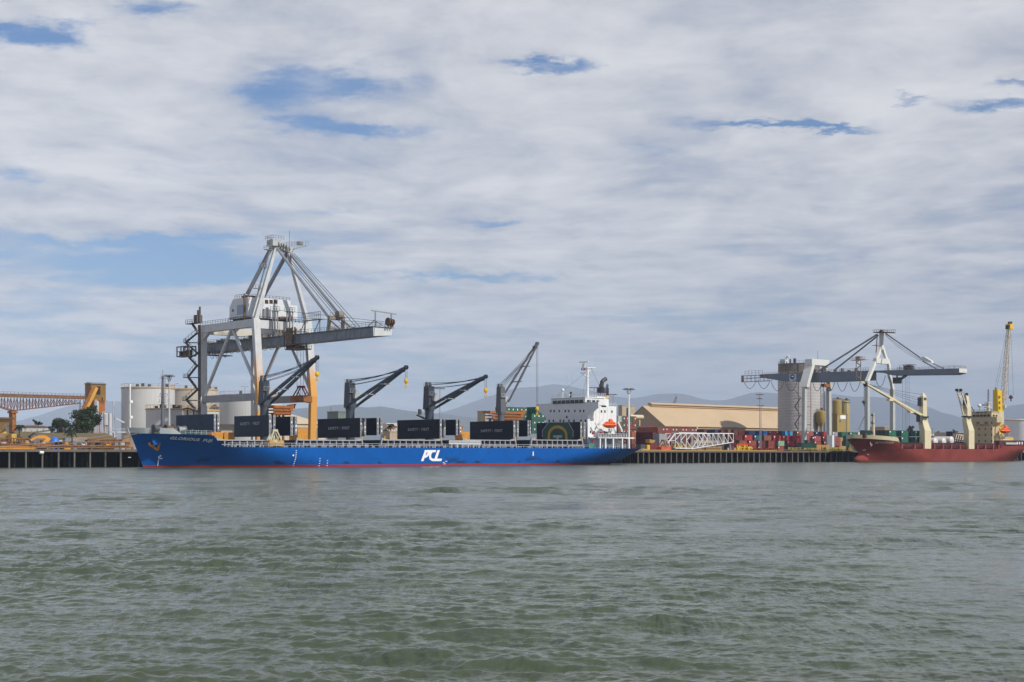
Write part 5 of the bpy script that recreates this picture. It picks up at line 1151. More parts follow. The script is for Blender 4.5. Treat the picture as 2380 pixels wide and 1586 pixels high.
for a in (U(186,vq),U(195,vq)):
    x.beam((a,vq,4.6),(a,vq,zt-1.3),.3)
for k in range(7): z=6+k*3; x.beam((U(186,vq),vq,z),(U(195,vq),vq,z+3 if k%2 else z),.16)
solo('lattice_support','dark lattice trestle under the right end of the conveyor bridge','trestle',x,DGREY)
# white process plant beside the tower
PLG=mat('plant_pale_grey',(.50,.50,.52),.5,var=.1,rust=.1,streak=.2)
def vessel(px0,px1,pyt,pyb,v,label,name='process_vessel',m=PLG):
    uc=U((px0+px1)/2,v); s=FPX/(OY+uc*SP+v*CP); r=(px1-px0)/2/s; zt=Zp(pyt,uc,v); zb=max(4.6,Zp(pyb,uc,v)); t_=thing(name,label,'vessel',uc,v,4.6)
    x=MB(); x.lathe(uc,v,[(r*.2,zb),(r,zb+r*.6),(r,zt-r*.5),(r*.5,zt),(.05,zt)],18); x.build('body',m,t_,True)
    x=MB(); 
    if zb>5:
        for k in range(4): a=math.pi/4+k*math.pi/2; x.beam((uc+r*.8*math.cos(a),v+r*.8*math.sin(a),4.6),(uc+r*.8*math.cos(a),v+r*.8*math.sin(a),zb+r),.2)
    x.beam((uc-r*1.4,v,4.6),(uc-r*1.4,v,zt+.3),.25); x.beam((uc-r*1.4,v,zt+.3),(uc,v,zt+.3),.25); x.build('pipework',PLG,t_,split=False)
vessel(222,229.5,932,985,200,'slim white vessel in front of the ochre tower')
vessel(240,252.5,960,992,190,'short fat white vessel right of the ochre tower')
x=MB(); p=Lv(264,933,150); x.tube((p[0],150,4.6),p,.33,8); q=Lv(298,987,150); x.beam(Lv(266,972,150),q,.45,.6); x.beam(q,(q[0],150,4.6),.3); x.box(p[0]-2.2,p[0]-1.2,149,150,4.6,Zp(961,p[0],150)); x.rail((U(250,150),149,Zp(1003,p[0],150)),(q[0],149,Zp(1003,p[0],150)),1.1,1.2,.12); x.box(U(252,150),q[0]+.5,149,150.5,Zp(1006,p[0],150),Zp(1003,p[0],150)); x.box(U(262,150),U(266,150),149,150,4.6,Zp(1005.9,p[0],150))
solo('white_vent_stack','white vent stack with sloping pipe in front of the largest tank','pipe stack',x,PLG)
# sheds ----------------------------------------------------------------------
OLIVE=mat('olive_roof_sheet',(.155,.115,.05),.7,var=.15,vs=.3,streak=.3,scol=(.10,.08,.05),corr=('u',.9))
def shed(px0,px1,pye,pyr,v,dep,label,roofm,wallm,name='shed',gable=True,z0=4.6):
    a,b_=U(px0,v),U(px1,v); ze=Zp(pye,(a+b_)/2,v); zr=Zp(pyr,(a+b_)/2,v+dep/2); zr=max(zr,ze+.3); t_=thing(name,label,'shed',(a+b_)/2,v+dep/2,z0)
    x=MB(); x.prism([(v,z0),(v,ze-.15),(v+dep/2,zr-.15),(v+dep,ze-.15),(v+dep,z0)],'u',a,b_); x.build('wall',wallm,t_)
    x=MB()
    for k in (0,1):
        v0=v-.5 if k==0 else v+dep+.5; x.hexa([(a-.4,v0,ze-.2),(b_+.4,v0,ze-.2),(b_+.4,v+dep/2,zr-.12),(a-.4,v+dep/2,zr-.12)],[(a-.4,v0,ze-.02),(b_+.4,v0,ze-.02),(b_+.4,v+dep/2,zr+.06),(a-.4,v+dep/2,zr+.06)])
    x.build('roof',roofm,t_,split=False); return t_,a,b_,ze
GW=mat('grey_sheet_wall',(.32,.33,.34),.7,var=.1,streak=.2,corr=('u',.6))
shed(56,104,1019.5,1004,120,16,'low olive roofed shed with pale gable behind the wharf at left',OLIVE,GW)
shed(104,268,1019,1007,110,14,'long olive roofed shed with dark bays left of the blue bow',OLIVE,mat('white_sheet_wall',(.55,.55,.53),.7,var=.1,streak=.25))
shed(50,118,992,988.5,240,30,'long low white walled warehouse with rusty roof line behind the palms',mat('rusty_roof',(.24,.14,.10),.8,var=.2,rust=.3),mat('white_sheet_wall',(.55,.55,.53)))
x=MB()
for i in range(7): a=U(212+i*8,109); x.box(a,a+.7,108.3,108.8,4.6,7.6)
for i in range(6): a=U(217+i*8,109); x.box(a-.6,a+.8,108.85,109.1,4.6,7.4)
solo('shed_colonnade','row of white posts with dark openings under the long olive roof','colonnade',x,mat('colonnade_paint',(.42,.40,.37),.7,var=.5,vs=.8))
# trees ------------------------------------------------------------------------
palm(44,984,1010,100,34,'palm with drooping fronds beside the yellow hopper legs',2)
tree(87,975,990,300,26,'small dark tree above the low white warehouse',seed=3,n=900,lobes=6)
tree(120,982,1000,205,24,'small rounded tree left of the tall dark trees',seed=4,n=900,lobes=6)
tree(146,968,1014,190,48,'dark tree with an open crown between palm and conveyor foot',seed=5,n=2600,lobes=15)
palm(165,992,1016,98,34,'low bushy palm in front of the dark trees',6,30)
tree(203,949,1018,170,64,'large dense dark tree at the foot of the ochre tower',(.040,.062,.024),seed=7,n=3600,lobes=24)
tree(186,985,1008,165,40,'low dark bush left of the large dense tree',(.028,.045,.018),seed=17,n=1200,lobes=7)
tree(243,956,975,260,14,'small tree just right of the ochre tower',seed=8,n=400,lobes=5)
# ================================================================ ORANGE GEAR ON THE WHARF, LEFT OF THE BOW
hp_=thing('ore_hopper','ochre ore hopper on yellow legs at the left edge of the wharf','hopper',U(8,70),70,QZ)
a,b_=U(-30,68),U(24,68); z1,z2,z3=Zp(975,b_,68),Zp(985,b_,68),Zp(1008,b_,68)
x=MB(); x.hexa([(a+4,69,z2-3.2),(b_-3,69,z2-3.2),(b_-3,75,z2-3.2),(a+4,75,z2-3.2)],[(a,66,z1),(b_,66,z1),(b_,78,z1),(a,78,z1)]); x.build('bin',mat('bin_tan',(.42,.29,.14),.7,var=.2,rust=.3),hp_)
x=MB(); x.box(a-.3,b_+.4,65.6,78.4,z1+.005,z1+.5); x.build('bin_rim',RUSTY,hp_)
x=MB()
for px in (-5,8,15): u=U(px,68); x.beam((u+1.2,69.5,QZ),(u,70,z2-1),.75); x.beam((u+1.2,75,QZ),(u,74,z2-1),.7)
x.build('leg',mat('hopper_yellow',(.62,.36,.06),.6,var=.2,rust=.25),hp_)
x=MB(); x.box(a+1,U(22,66.5),66.5,74,QZ,z3); x.build('control_room',mat('dusty_tan_wall',(.25,.18,.09),.75,var=.2,rust=.3),hp_)
x=MB()
for px in (2,11,17): u=U(px,66.3); x.box(u,u+1.0,66.4,66.6,QZ+1.6,QZ+3.0)
x.build('window_opening',mat('brown_dark',(.06,.035,.015),.7),hp_)
x=MB(); a,b_=U(27,63),U(39,63); x.box(a,b_,63,66,QZ,Zp(1008.5,a,63)); cab=solo('machine_cab','yellow machine cab with dark front right of the ore hopper','cab',x,mat('cab_yellow',(.55,.36,.08),.6,var=.2,rust=.2),bevel=.1)
x=MB(); x.box(a+.5,b_-.5,62.95,63.02,QZ+1.2,Zp(1010.5,a,63)); x.build('cab_front_panel',MGREY,cab) if False else None
# heaped excavator arm and tarpaulin
ex=thing('excavator','orange excavator with bent arm behind the wharf edge','excavator',U(95,60),60,QZ)
x=MB(); P=[Lv(70,1024,60),Lv(86,1016,60),Lv(103,1015.5,60),Lv(115,1023,60)]
for p,q,w in zip(P,P[1:],(.6,.9,1.0)): x.beam(p,q,.7,w)
x.build('arm',ORANGE,ex,split=False); u=U(108,60); x=MB(); x.box(u-1.5,u+2.3,58.6,61.4,QZ+1.2,QZ+2.9); x.build('body',ORANGE,ex,bevel=.15)
x=MB(); x.box(u-1.8,u+2.6,58.3,59.0,QZ,QZ+1.15); x.box(u-1.8,u+2.6,61,61.7,QZ,QZ+1.15); x.build('track',DGREY,ex)
x=MB(); u=U(127,58); zt=Zp(1015,u,58); x.sphere((u,58,QZ+1.2),1.62,16,8,(zt-QZ-1.2)/1.62,1.0,1.0); x.box(u-1.7,u+1.7,56.6,59.4,QZ,QZ+1.3)
solo('covered_machine','rounded machine under a bright blue tarpaulin on the wharf','tarpaulin',x,mat('blue_tarpaulin',(.03,.15,.55),.5,var=.2,vs=1.5),smooth=False)
x=MB(); u=U(145,58); x.lathe(u,58,[(.5,QZ),(1.3,QZ+.7),(1.2,QZ+1.5),(.3,QZ+1.9)],10,1.3); solo('sand_bag','small yellow bulk bag right of the blue tarpaulin','bag',x,YELLOW,smooth=True)
x=MB(); a,b_=U(170,60),U(207,60); x.box(a,b_,60,63,QZ,Zp(1016.5,a,60)); solo('pale_crate','pale weathered crate wall in front of the olive roof','crate',x,mat('weathered_board',(.33,.28,.22),.85,var=.25,vs=1.2,streak=.4,corr=('u',.7)))
x=MB(); a,b_=U(152,61),U(170,61); x.box(a,b_,61,63,QZ,Zp(1018,a,61)); solo('grey_crate','grey crate left of the pale crate wall','crate',x,MGREY)
# long orange steelwork lying on the wharf
def steel(px0,px1,py0,py1,v,label,m,frame=True,name='steel_gantry',posts=10):
    a,b_=U(px0,v),U(px1,v); z1=Zp(py0,(a+b_)/2,v); z0=max(QZ+.01,Zp(py1,(a+b_)/2,v)); x=MB()
    x.box(a,b_,v,v+.5,z1-.35,z1); x.box(a,b_,v,v+.5,z0,z0+.35)
    for i in range(posts+1): q=a+(b_-a-.3)*i/posts; x.box(q,q+.3,v+.1,v+.4,z0+.3,z1-.3)
    x.box(a,b_,v+.51,v+2.2,z0,z0+.6); return solo(name,label,'steelwork',x,m)
x=MB(); a,b_=U(-20,QV+1),U(80,QV+1); x.box(a,b_,QV+.6,QV+2.2,QZ+.01,Zp(1041,b_,QV+1)); x.box(a,b_,QV+.4,QV+2.4,Zp(1041,b_,QV+1),Zp(1041,b_,QV+1)+.25)
solo('loader_beam','massive orange loader beam along the wharf edge at far left','beam',x,ORANGE,bevel=.08)
steel(2,118,1031,1039,48,'long rusty frame of orange rails behind the orange beam',mat('loader_brown',(.22,.095,.03),.75,var=.3,rust=.35),posts=22)
steel(75,300,1034.5,1042,46,'long low orange steel frame between quay rail and crates',ORUST,posts=34)
steel(120,302,1027.5,1033,52,'upper brown steel frame in front of the olive shed',mat('brown_steel',(.12,.07,.045),.8,var=.3,rust=.3),posts=30)
BRW=mat('dark_brown_shadow_board',(.10,.055,.03),.8,var=.3,vs=.8,rust=.3)
x=MB(); a,b_=U(104,57),U(301,57); x.box(a,b_,57,58.5,QZ,Zp(1029.5,b_,57))  # dark board added as shadow, hides the pale shed wall
for i in range(26): q=a+(b_-a-.5)*i/25; x.box(q,q+.5,56.8,57,QZ,Zp(1030,b_,57))
solo('shadow_board','long dark brown shadow board added behind the orange steel frames','conveyor',x,BRW)
steel(0,60,1018,1030,54,'rusty orange frame below the yellow cab at far left',mat('loader_brown',(.22,.095,.03)),posts=9)
steel(205,300,1020,1027.5,55,'short orange steel frame under the white colonnade',ORUST,posts=12)
rnd=random.Random(12)
kinds=[('oil_drum','drum'),('cable_reel','reel'),('machine_part','machine part')]
cl=[('dusty white',LGREY),('rust brown',RUSTY),('black',BLACK),('orange',ORANGE),('grey',MGREY)]
posn=['far left beside the ore hopper','left of the yellow cab foot','below the yellow cab','right of the yellow cab','behind the long orange beam end','left of the excavator','below the excavator','left of the blue tarpaulin','below the blue tarpaulin','right of the blue tarpaulin','left of the grey crate','below the grey crate','below the pale crate','right of the pale crate','below the white colonnade','left of the blue bow']
for i in range(16):
    px=6+i*18.5+rnd.random()*5; v=49.5+rnd.random()*2; u=U(px,v); k=i%3; cn,cm=cl[i%5]; x=MB()
    if k==0: x.lathe(u,v,[(.75,QZ),(.75,QZ+2.0),(.6,QZ+2.1)],12)
    elif k==1: x.tube((u-.6,v,QZ+1.1),(u+.6,v,QZ+1.1),.6,12); x.tube((u-.75,v,QZ+1.1),(u-.6,v,QZ+1.1),1.1,14); x.tube((u+.6,v,QZ+1.1),(u+.75,v,QZ+1.1),1.1,14)
    else: x.box(u-1,u+1,v-.7,v+.7,QZ,QZ+1.1); x.prism([(u-.8,QZ+1.1),(u+.7,QZ+1.1),(u+.2,QZ+2.2),(u-.5,QZ+2.0)],'v',v-.5,v+.5)
    solo(kinds[k][0],'%s %s on the wharf %s'%(cn,kinds[k][0].replace('_',' '),posn[i]),kinds[k][1],x,cm,'loose gear on the left wharf',k<2)
x=MB(); u=U(96.5,QV-.4); x.tube((u-.55,QV-.35,4.15),(u+.55,QV-.35,4.15),.42,12); solo('fender','small white cylindrical fender hanging below the wharf edge at left','fender',x,WHITE,smooth=True)
# mooring lines from the blue bow
def line(pts,label,r=.06,sag=0):
    x=MB(); x.cable(pts[0],pts[1],r,sag,6,14); return solo('mooring_line',label,'rope',x,mat('pale_rope',(.42,.40,.34),.8,var=.1),'mooring lines',True)
bowp=(-29.0,14.0,9.9)
line((bowp,(U(-40,QV+3),QV+3,QZ+.5)),'upper mooring line running from the blue bow to the far left',.075,.6)
line(((-28.5,13.5,9.2),(U(60,QV+4),QV+4,QZ+.4)),'lower mooring line from the blue bow to the left wharf',.075,.4)
line(((-27.8,12,9.4),(U(200,QV+2),QV+2,QZ+.4)),'short mooring line from the blue bow down to the quay rail',.075,.2)
x=MB(); pa=Lv(345,1003,8); 
# pale heap of gear between bow and tanks
u=U(285,55); x=MB(); x.hexa([(u-2.2,54,QZ),(u+3.2,54,QZ),(u+3.2,57,QZ),(u-2.2,57,QZ)],[(u+.6,55,Zp(1016,u,55)),(u+2.8,55,Zp(1009,u,55)),(u+2.8,56,Zp(1009,u,55)),(u+.6,56,Zp(1016,u,55))]); solo('canvas_cover','pale canvas covered heap right beside the blue bow','canvas',x,mat('pale_canvas',(.27,.17,.10),.9,var=.3,vs=.8))
# ================================================================ CONTAINERS
CC={'red':(.42,.030,.030),'maroon':(.13,.022,.020),'brick':(.30,.065,.035),'rust red':(.26,.05,.035),'pink red':(.36,.085,.085),'brown':(.25,.085,.045),'blue':(.035,.11,.36),'navy':(.020,.038,.10),'light blue':(.04,.30,.62),
 'green':(.018,.14,.085),'dark green':(.010,.055,.040),'pale green':(.25,.45,.27),'grey':(.34,.32,.34),'white':(.70,.69,.62),'teal':(.02,.10,.13),'orange':(.50,.13,.03)}
PROTO={}; CORN=mat('corner_steel',(.10,.08,.075),.7,var=.3)
def cmat(c_,ax): return mat('container_%s_%s'%(c_.replace(' ','_'),ax),CC[c_],.55,var=.16,vs=.25,rust=.12,rcol=(CC[c_][0]*.35+.02,CC[c_][1]*.3+.01,CC[c_][2]*.3+.008),streak=.25,scol=[x*.6+.03 for x in CC[c_]],corr=(ax,.55))
def container(u,v,z,col,label,group,along='u',L=6.06,plate=True,cat='container'):
    """u,v: the corner nearest the water and furthest left"""
    key=(col,along,L,plate); H_=2.59; Wd=2.44; a,b_=(L,Wd) if along=='u' else (Wd,L)
    if key in PROTO: return dup(PROTO[key],u,v,z,label,group)
    r=thing('shipping_container',label,cat,u,v,z,group)
    x=MB(); x.box(u+.05,u+a-.05,v+.05,v+b_-.05,z+.06,z+H_-.05); x.build('shell',cmat(col,along),r)
    x=MB(); t_=.12
    for du in (0,a-t_):
        for dv in (0,b_-t_): x.box(u+du,u+du+t_,v+dv,v+dv+t_,z,z+H_)
    for zz_ in (z+.001,z+H_-t_-.001):
        for dv in (0.001,b_-t_-.001): x.box(u+t_,u+a-t_,v+dv,v+dv+t_,zz_,zz_+t_)
        for du in (0.001,a-t_-.001): x.box(u+du,u+du+t_,v+t_,v+b_-t_,zz_,zz_+t_)
    x.build('corner_frame',mat('frame_%s'%col.replace(' ','_'),[q*.8 for q in CC[col]],.55,var=.15,rust=.2),r,split=False)
    x=MB()      # door end: on the left face (or on the face towards the water)
    if along=='u':
        for k in range(4): vv=v+.35+k*.55; x.box(u-.03,u+.045,vv,vv+.07,z+.15,z+H_-.2)
    else:
        for k in range(4): uu=u+.35+k*.55; x.box(uu,uu+.07,v-.03,v+.045,z+.15,z+H_-.2)
    x.build('door_bar',GALV,r,split=False)
    if plate:
        x=MB()
        if along=='u': x.box(u+.5,u+1.3,v-.01,v+.045,z+1.6,z+2.2)
        else: x.box(u+1.5,u+2.0,v-.04,v+.045,z+1.3,z+1.9)
        x.build('white_panel',PURE,r)
    PROTO[key]=r; return r
ORD=['first','second','third','fourth','fifth','sixth','seventh','eighth','ninth','tenth','eleventh','twelfth','thirteenth','fourteenth','fifteenth','sixteenth']
TIER=['bottom','second','third','fourth','fifth']
def crow(items,tier,v,where,group,along='u',L=6.06,zb=5.02,pitch=2.66,plates=True):
    for i,(px,col) in enumerate(items):
        u=U(px,v) if px>400 else px
        container(u,v,zb+tier*pitch,col,'%s container, %s tier, %s along, %s'%(col,TIER[tier],ORD[i],where),group,along,L,plates and (i*7+tier*3)%3!=0)
# yard in front of the concrete silo
g='containers stacked in the yard under the silo'
vb_,vf_=103,90
crow([(1697.5,'rust red'),(1766.5,'blue'),(1788,'red'),(1825,'light blue'),(1852,'rust red'),(1875.5,'pink red'),(1914.5,'red'),(1935,'grey')],3,vb_,'back row of the silo yard',g)
crow([(1741,'navy'),(1805,'maroon'),(1896,'navy'),(1955,'green')],3,vb_+2.6,'middle row of the silo yard',g)
crow([(1718,'maroon'),(1778,'navy')],3,vb_+5.2,'rearmost row of the silo yard',g)
for t_ in (0,1,2): crow([(1697.5,'maroon'),(1741,'navy'),(1766.5,'maroon'),(1788,'brick'),(1825,'navy'),(1852,'maroon'),(1875.5,'pink red'),(1914.5,'maroon'),(1935,'brick')],t_,vb_,'back row of the silo yard',g,plates=False)
for t_ in (0,1,2): crow([(1718,'maroon'),(1757,'navy'),(1805,'maroon'),(1842,'maroon'),(1896,'navy')],t_,vb_+2.6,'middle row of the silo yard',g,plates=False)
crow([(1708,'maroon'),(1731,'red'),(1753,'teal'),(1776,'brown'),(1798,'red'),(1820,'red'),(1842.5,'red'),(1892.5,'pink red'),(1912,'maroon'),(1938,'pink red')],2,vf_,'front row of the silo yard',g)
crow([(1718.5,'brown'),(1740.5,'brick'),(1762,'maroon'),(1786,'rust red'),(1807.7,'pale green'),(1830.5,'red'),(1850.5,'pink red'),(1893,'brick'),(1915,'maroon'),(1938,'pink red')],1,vf_,'front row of the silo yard',g)
crow([(1718.5,'brick'),(1740.5,'rust red'),(1762,'maroon'),(1786,'brick'),(1807.7,'brick'),(1830.5,'maroon'),(1850.5,'red'),(1893,'brick'),(1938,'pink red')],0,vf_,'front row of the silo yard',g)
g='green containers on the quay left of the red ship'
crow([(1956.5,'green'),(1975.5,'green'),(1994.5,'white')],3,80,'stack left of the red bow',g,zb=4.4)
crow([(1968.5,'green')],2,76,'front stack left of the red bow',g)
crow([(1966,'dark green'),(1986,'white')],1,73,'foremost stack left of the red bow',g)
for t_ in (0,1,2): crow([(1975.5,'dark green'),(1994.5,'dark green')],t_,80,'stack left of the red bow',g,zb=4.4,plates=False)
# ends-on block by the white truss
g='containers end on behind the white truss'
crow([(1529+i*7.55,['brick','brick','rust red','red','brick','brick','rust red','brick','red','brick','brick','brick'][i]) for i in range(12)],3,78,'end on behind the white truss',g,'v',12.2)
crow([(1529+i*7.55,['brick','rust red','maroon','brick'][i%4]) for i in range(12)],2,78,'end on behind the white truss',g,'v',12.2,plates=False)
crow([(1529+i*15,['rust red','maroon'][i%2]) for i in range(6)],1,78,'end on behind the white truss',g,'v',12.2,plates=False)
crow([(1636,'maroon'),(1662,'navy'),(1676,'maroon'),(1692,'brown'),(1705,'maroon')],3,95,'dark block behind the truss tip',g,'v',12.2,plates=False)
crow([(1636,'maroon'),(1662,'maroon'),(1676,'maroon'),(1692,'maroon'),(1705,'maroon')],2,95,'dark block behind the truss tip',g,'v',12.2,plates=False)
g='containers at the stern of the blue ship'
crow([(1529-8-4*1,'maroon')],2,62,'wall left of the white truss',g,'v',12.2,plates=False)
crow([(1521,'maroon')],1,62,'wall left of the white truss',g,'v',12.2,plates=False)
crow([(1521,'maroon')],0,62,'wall left of the white truss',g,'v',12.2,plates=False)
crow([(1479,'green'),(1487.5,'red'),(1495.5,'blue'),(1503.5,'red'),(1511.5,'brick'),(1519.5,'rust red')],4,92,'under the tan warehouse gable',g,'v',zb=3.2)
for t_ in (2,3): crow([(1479,'maroon'),(1487.5,'brick'),(1495.5,'maroon'),(1503.5,'rust red'),(1511.5,'brick'),(1519.5,'maroon')],t_,92,'under the tan warehouse gable',g,'v',zb=3.2,plates=False)
cols=[1437,1444.5,1452.5,1461.5,1470]
for t_,cl_ in ((4,['white','green','red','green','brick']),(3,['orange','green','rust red','brick','brick']),(2,['brick','brick','red','brick','rust red']),(1,['navy','brick','navy','orange','maroon']),(0,['maroon','brick','maroon','brick','maroon'])):
    crow(list(zip(cols,cl_)),t_,70,'tall stack behind the lifeboat',g,'v',zb=5.8,pitch=2.85)
crow([(1468,'orange')],2,60,'beside the white floodlight mast',g,'v',zb=5.02,plates=False); crow([(1468,'brick')],1,60,'beside the white floodlight mast',g,'v',plates=False); crow([(1468,'maroon')],0,60,'beside the white floodlight mast',g,'v',plates=False)
g='green containers behind the fourth deck crane'
def topz(py,px,v): return Zp(py,U(px,v),v)
z4=topz(946.5,1200,72)-2.62
for t_,xs in ((0,[1180.5,1190.5,1200.5,1210.5,1220]),):
    for i,px in enumerate(xs): container(U(px,72)-1.2,72,z4,'green','green container in topmost row, %s from the raised grey jib'%ORD[i],g,'v',6.06)
    for k in (1,2,3):
        for i,px in enumerate(xs): container(U(px,72)-1.2,72,z4-2.65*k,'green' if k<2 else 'dark green','green container, %s row down, %s from the raised grey jib'%(ORD[k],ORD[i]),g,'v',6.06,k<2)
z4b=topz(946,1245,69)-2.62
for k,xs in ((0,[1245.5,1255,1264.5]),(1,[1235.5,1245.5,1255,1264.5]),(2,[1235.5,1245.5,1255]),(3,[1235.5,1245.5,1255])):
    for i,px in enumerate(xs): container(U(px,69),69,z4b-2.65*k,'green','green container, %s row down, %s along beside the bridge wing'%(ORD[k],ORD[i]),g,'v',6.06)
# stand for the floating-looking bottom rows
# ================================================================ SHEDS AND GEAR BEHIND THE BLUE SHIP
TANR=mat('tan_roof_sheet',(.50,.37,.23),.7,var=.06,vs=.06,streak=.15,scol=(.36,.27,.17)); TANW=mat('tan_wall_sheet',(.40,.30,.20),.7,var=.06,streak=.2,corr=('v',.8))
def gable(pxn,pyn,pxa,pya,pxend,v,label,name='warehouse',roofm=TANR,wallm=TANW,vent=None):
    u=U(pxn,v); ze=Zp(pyn,u,v); vm=V(pxa,u); za=Zp(pya,u,vm); v2=2*vm-v; ue=U(pxend,v); t_=thing(name,label,'warehouse',(u+ue)/2,vm,4.6)
    x=MB(); x.prism([(v+.3,4.6),(v+.3,ze-.1),(vm,za-.2),(v2-.3,ze-.1),(v2-.3,4.6)],'u',u,ue); x.build('wall',wallm,t_)
    x=MB(); d=.25
    for a,b_ in ((v-.4,ze-.15),(v2+.4,ze-.15)): x.hexa([(u-.3,a,b_),(ue+.3,a,b_),(ue+.3,vm,za),(u-.3,vm,za)],[(u-.3,a,b_+d),(ue+.3,a,b_+d),(ue+.3,vm,za+d),(u-.3,vm,za+d)])
    x.build('roof',roofm,t_,split=False)
    if vent:
        uv=U(vent[0],vm); x=MB(); x.box(uv,ue-2,vm-1.2,vm+1.2,za+.05,za+1.5); x.prism([(vm-1.9,za+1.3),(vm,za+2.2),(vm+1.9,za+1.3),(vm+1.9,za+1.1),(vm,za+1.9),(vm-1.9,za+1.1)],'u',uv-.5,ue-1.5); x.build('ridge_vent',roofm,t_,split=False)
    return t_,u,ue,vm,za,ze
wh_,u,ue,vm,za,ze=gable(1545,990.6,1494,944.5,1885,166,'large tan warehouse with long sloping roof and brown gable behind the red containers',vent=(1511,942))
wl=mat('white_post',(.7,.7,.68),.6)
x=MB(); a=U(1620,112); x.box(a,a+.5,112,112.5,4.6,Zp(992,a,112)); solo('downpipe','white downpipe at the eave of the large tan warehouse','pipe',x,wl)
x=MB(); p=Lv(1478,969,100); q=Lv(1498,969,100); x.tube((p[0],104,p[2]),(q[0]+3,104,p[2]),1.05,16); x.beam((p[0]+1,104,4.6),(p[0]+1,104,p[2]-1),.5); x.beam((q[0]+1,104,4.6),(q[0]+1,104,p[2]-1),.5); solo('conveyor_duct','cream conveyor duct entering the tan gable above the containers','duct',x,CREAM,smooth=True)
def block(px0,px1,pyt,v,label,m,name='bin_house',d=8,cat='building',flat=True,pxs=None,pyb=None,roofm=None):
    u,ue=U(px0,v),U(px1,v); dd=V(pxs,u)-v if pxs else d; zt=Zp(pyt,u,v); t_=thing(name,label,cat,u,v,4.6)
    x=MB(); x.box(u,ue,v,v+dd,4.6,zt); x.build('wall',m,t_,bevel=.06)
    x=MB(); x.box(u-.2,ue+.2,v-.2,v+dd+.2,zt+.005,zt+.3); x.build('roof_slab',roofm or m,t_); return t_,u,ue,zt,dd
BEI=mat('beige_render',(.42,.34,.25),.75,var=.1,streak=.25,scol=(.25,.2,.15))
t_,u,ue,zt,dd=block(1446,1476,943.5,190,'beige concrete block tower behind the tall container stack',BEI,pxs=1437,name='service_tower')
x=MB(); a=U(1456,190); x.box(a,a+1.6,189.92,190.1,zt-9,zt-1); x.build('door_slot',BLACK,t_)
t_,u,ue,zt,dd=block(1128,1134,956.5,150,'plain beige box building left of the fourth deck crane',BEI,pxs=1109.5,name='box_building')
GG=mat('grey_green_wall',(.15,.19,.17),.7,var=.1); block(786,810,957.5,210,'grey green box building behind the second hatch cover',GG,pxs=760.5,name='box_building')
x=MB(); p=Lv(769,945,212); x.tube((p[0],212,Zp(957.5,U(786,210),210)),p,.12,6); solo('aerial_mast','short red aerial on the grey green box building','aerial',x,mat('aerial_red',(.25,.08,.05),.6))
gable(655,985,640,960,740,130,'tan shed with gable end behind the orange crane leg',name='shed') if False else None
v=150; u0_,u1_=U(650,v),U(758,v); zt=Zp(985,u0_,v); zr=Zp(961,U(700,v+16),v+16); t_=thing('shed','cream shed with hipped pale roof behind the orange crane leg','shed',(u0_+u1_)/2,v+16,4.6)
x=MB(); x.box(u0_+.2,u1_-.2,v+.2,v+31.8,4.6,zt); x.build('wall',mat('cream_wall',(.55,.47,.36),.7,var=.08,streak=.2),t_)
x=MB(); x.hexa([(u0_-.4,v-.4,zt+.005),(u1_+.4,v-.4,zt+.005),(u1_+.4,v+32.4,zt+.005),(u0_-.4,v+32.4,zt+.005)],[(u0_-.4,v+15.5,zr),(u1_-9,v+15.5,zr),(u1_-9,v+16.5,zr),(u0_-.4,v+16.5,zr)]); x.build('roof',mat('cream_roof',(.56,.45,.31),.7,var=.06),t_)
x=MB(); x.box(U(690,120),U(740,120),120,124,4.6,Zp(994,U(700,120),120)); solo('green_wall','dull green wall under the cream shed behind the orange crane leg','wall',x,GG)
x=MB(); x.box(U(470,80),U(546,80),80,84,4.6,Zp(989,U(520,80),80)); x.box(U(469,80),U(547,80),79.7,84.3,Zp(989,U(520,80),80),Zp(989,U(520,80),80)+.4); solo('cream_parapet','cream parapet wall between the first two hatch covers','wall',x,mat('cream_parapet_paint',(.52,.46,.38),.75,var=.1,streak=.3))
for i,(a,b_) in enumerate(((492,520),(521,545))):
    x=MB(); ua,ub=U(a,56),U(b_,56); x.hexa([(ua+.4,56.4,QZ),(ub-.4,56.4,QZ),(ub-.4,59,QZ),(ua+.4,59,QZ)],[(ua,56,Zp(1005,ua,56)),(ub,56,Zp(1005,ua,56)),(ub,60,Zp(1005,ua,56)),(ua,60,Zp(1005,ua,56))]); solo('ore_skip','orange ore skip beside the first dark hatch cover, %s of two'%('left' if i==0 else 'right'),'skip',x,ORANGE,'orange ore skips on the quay',bevel=.08)
x=MB(); ua,ub=U(692,55),U(716,55); x.box(ua,ub,55,60,QZ,Zp(996,ua,55)); solo('orange_bin','large orange bin at the foot of the orange crane leg','bin',x,ORANGE,bevel=.1)
x=MB(); ua,ub=U(1072,58),U(1091,58); x.prism([(ua+1.5,QZ),(ub-.3,QZ),(ub,Zp(1004,ua,58)),(ua,Zp(1004,ua,58))],'v',58,62); x.box(ua,ua+.3,58,62,Zp(1003.5,ua,58),Zp(990,ua,58)); x.box(ua,ub,61.7,62,Zp(1003.5,ua,58),Zp(990,ua,58)); x.box(ua,ub,58,62,Zp(990.3,ua,58),Zp(989.5,ua,58)); solo('feed_hopper','orange feed hopper between the third and fourth hatch covers','hopper',x,ORANGE)
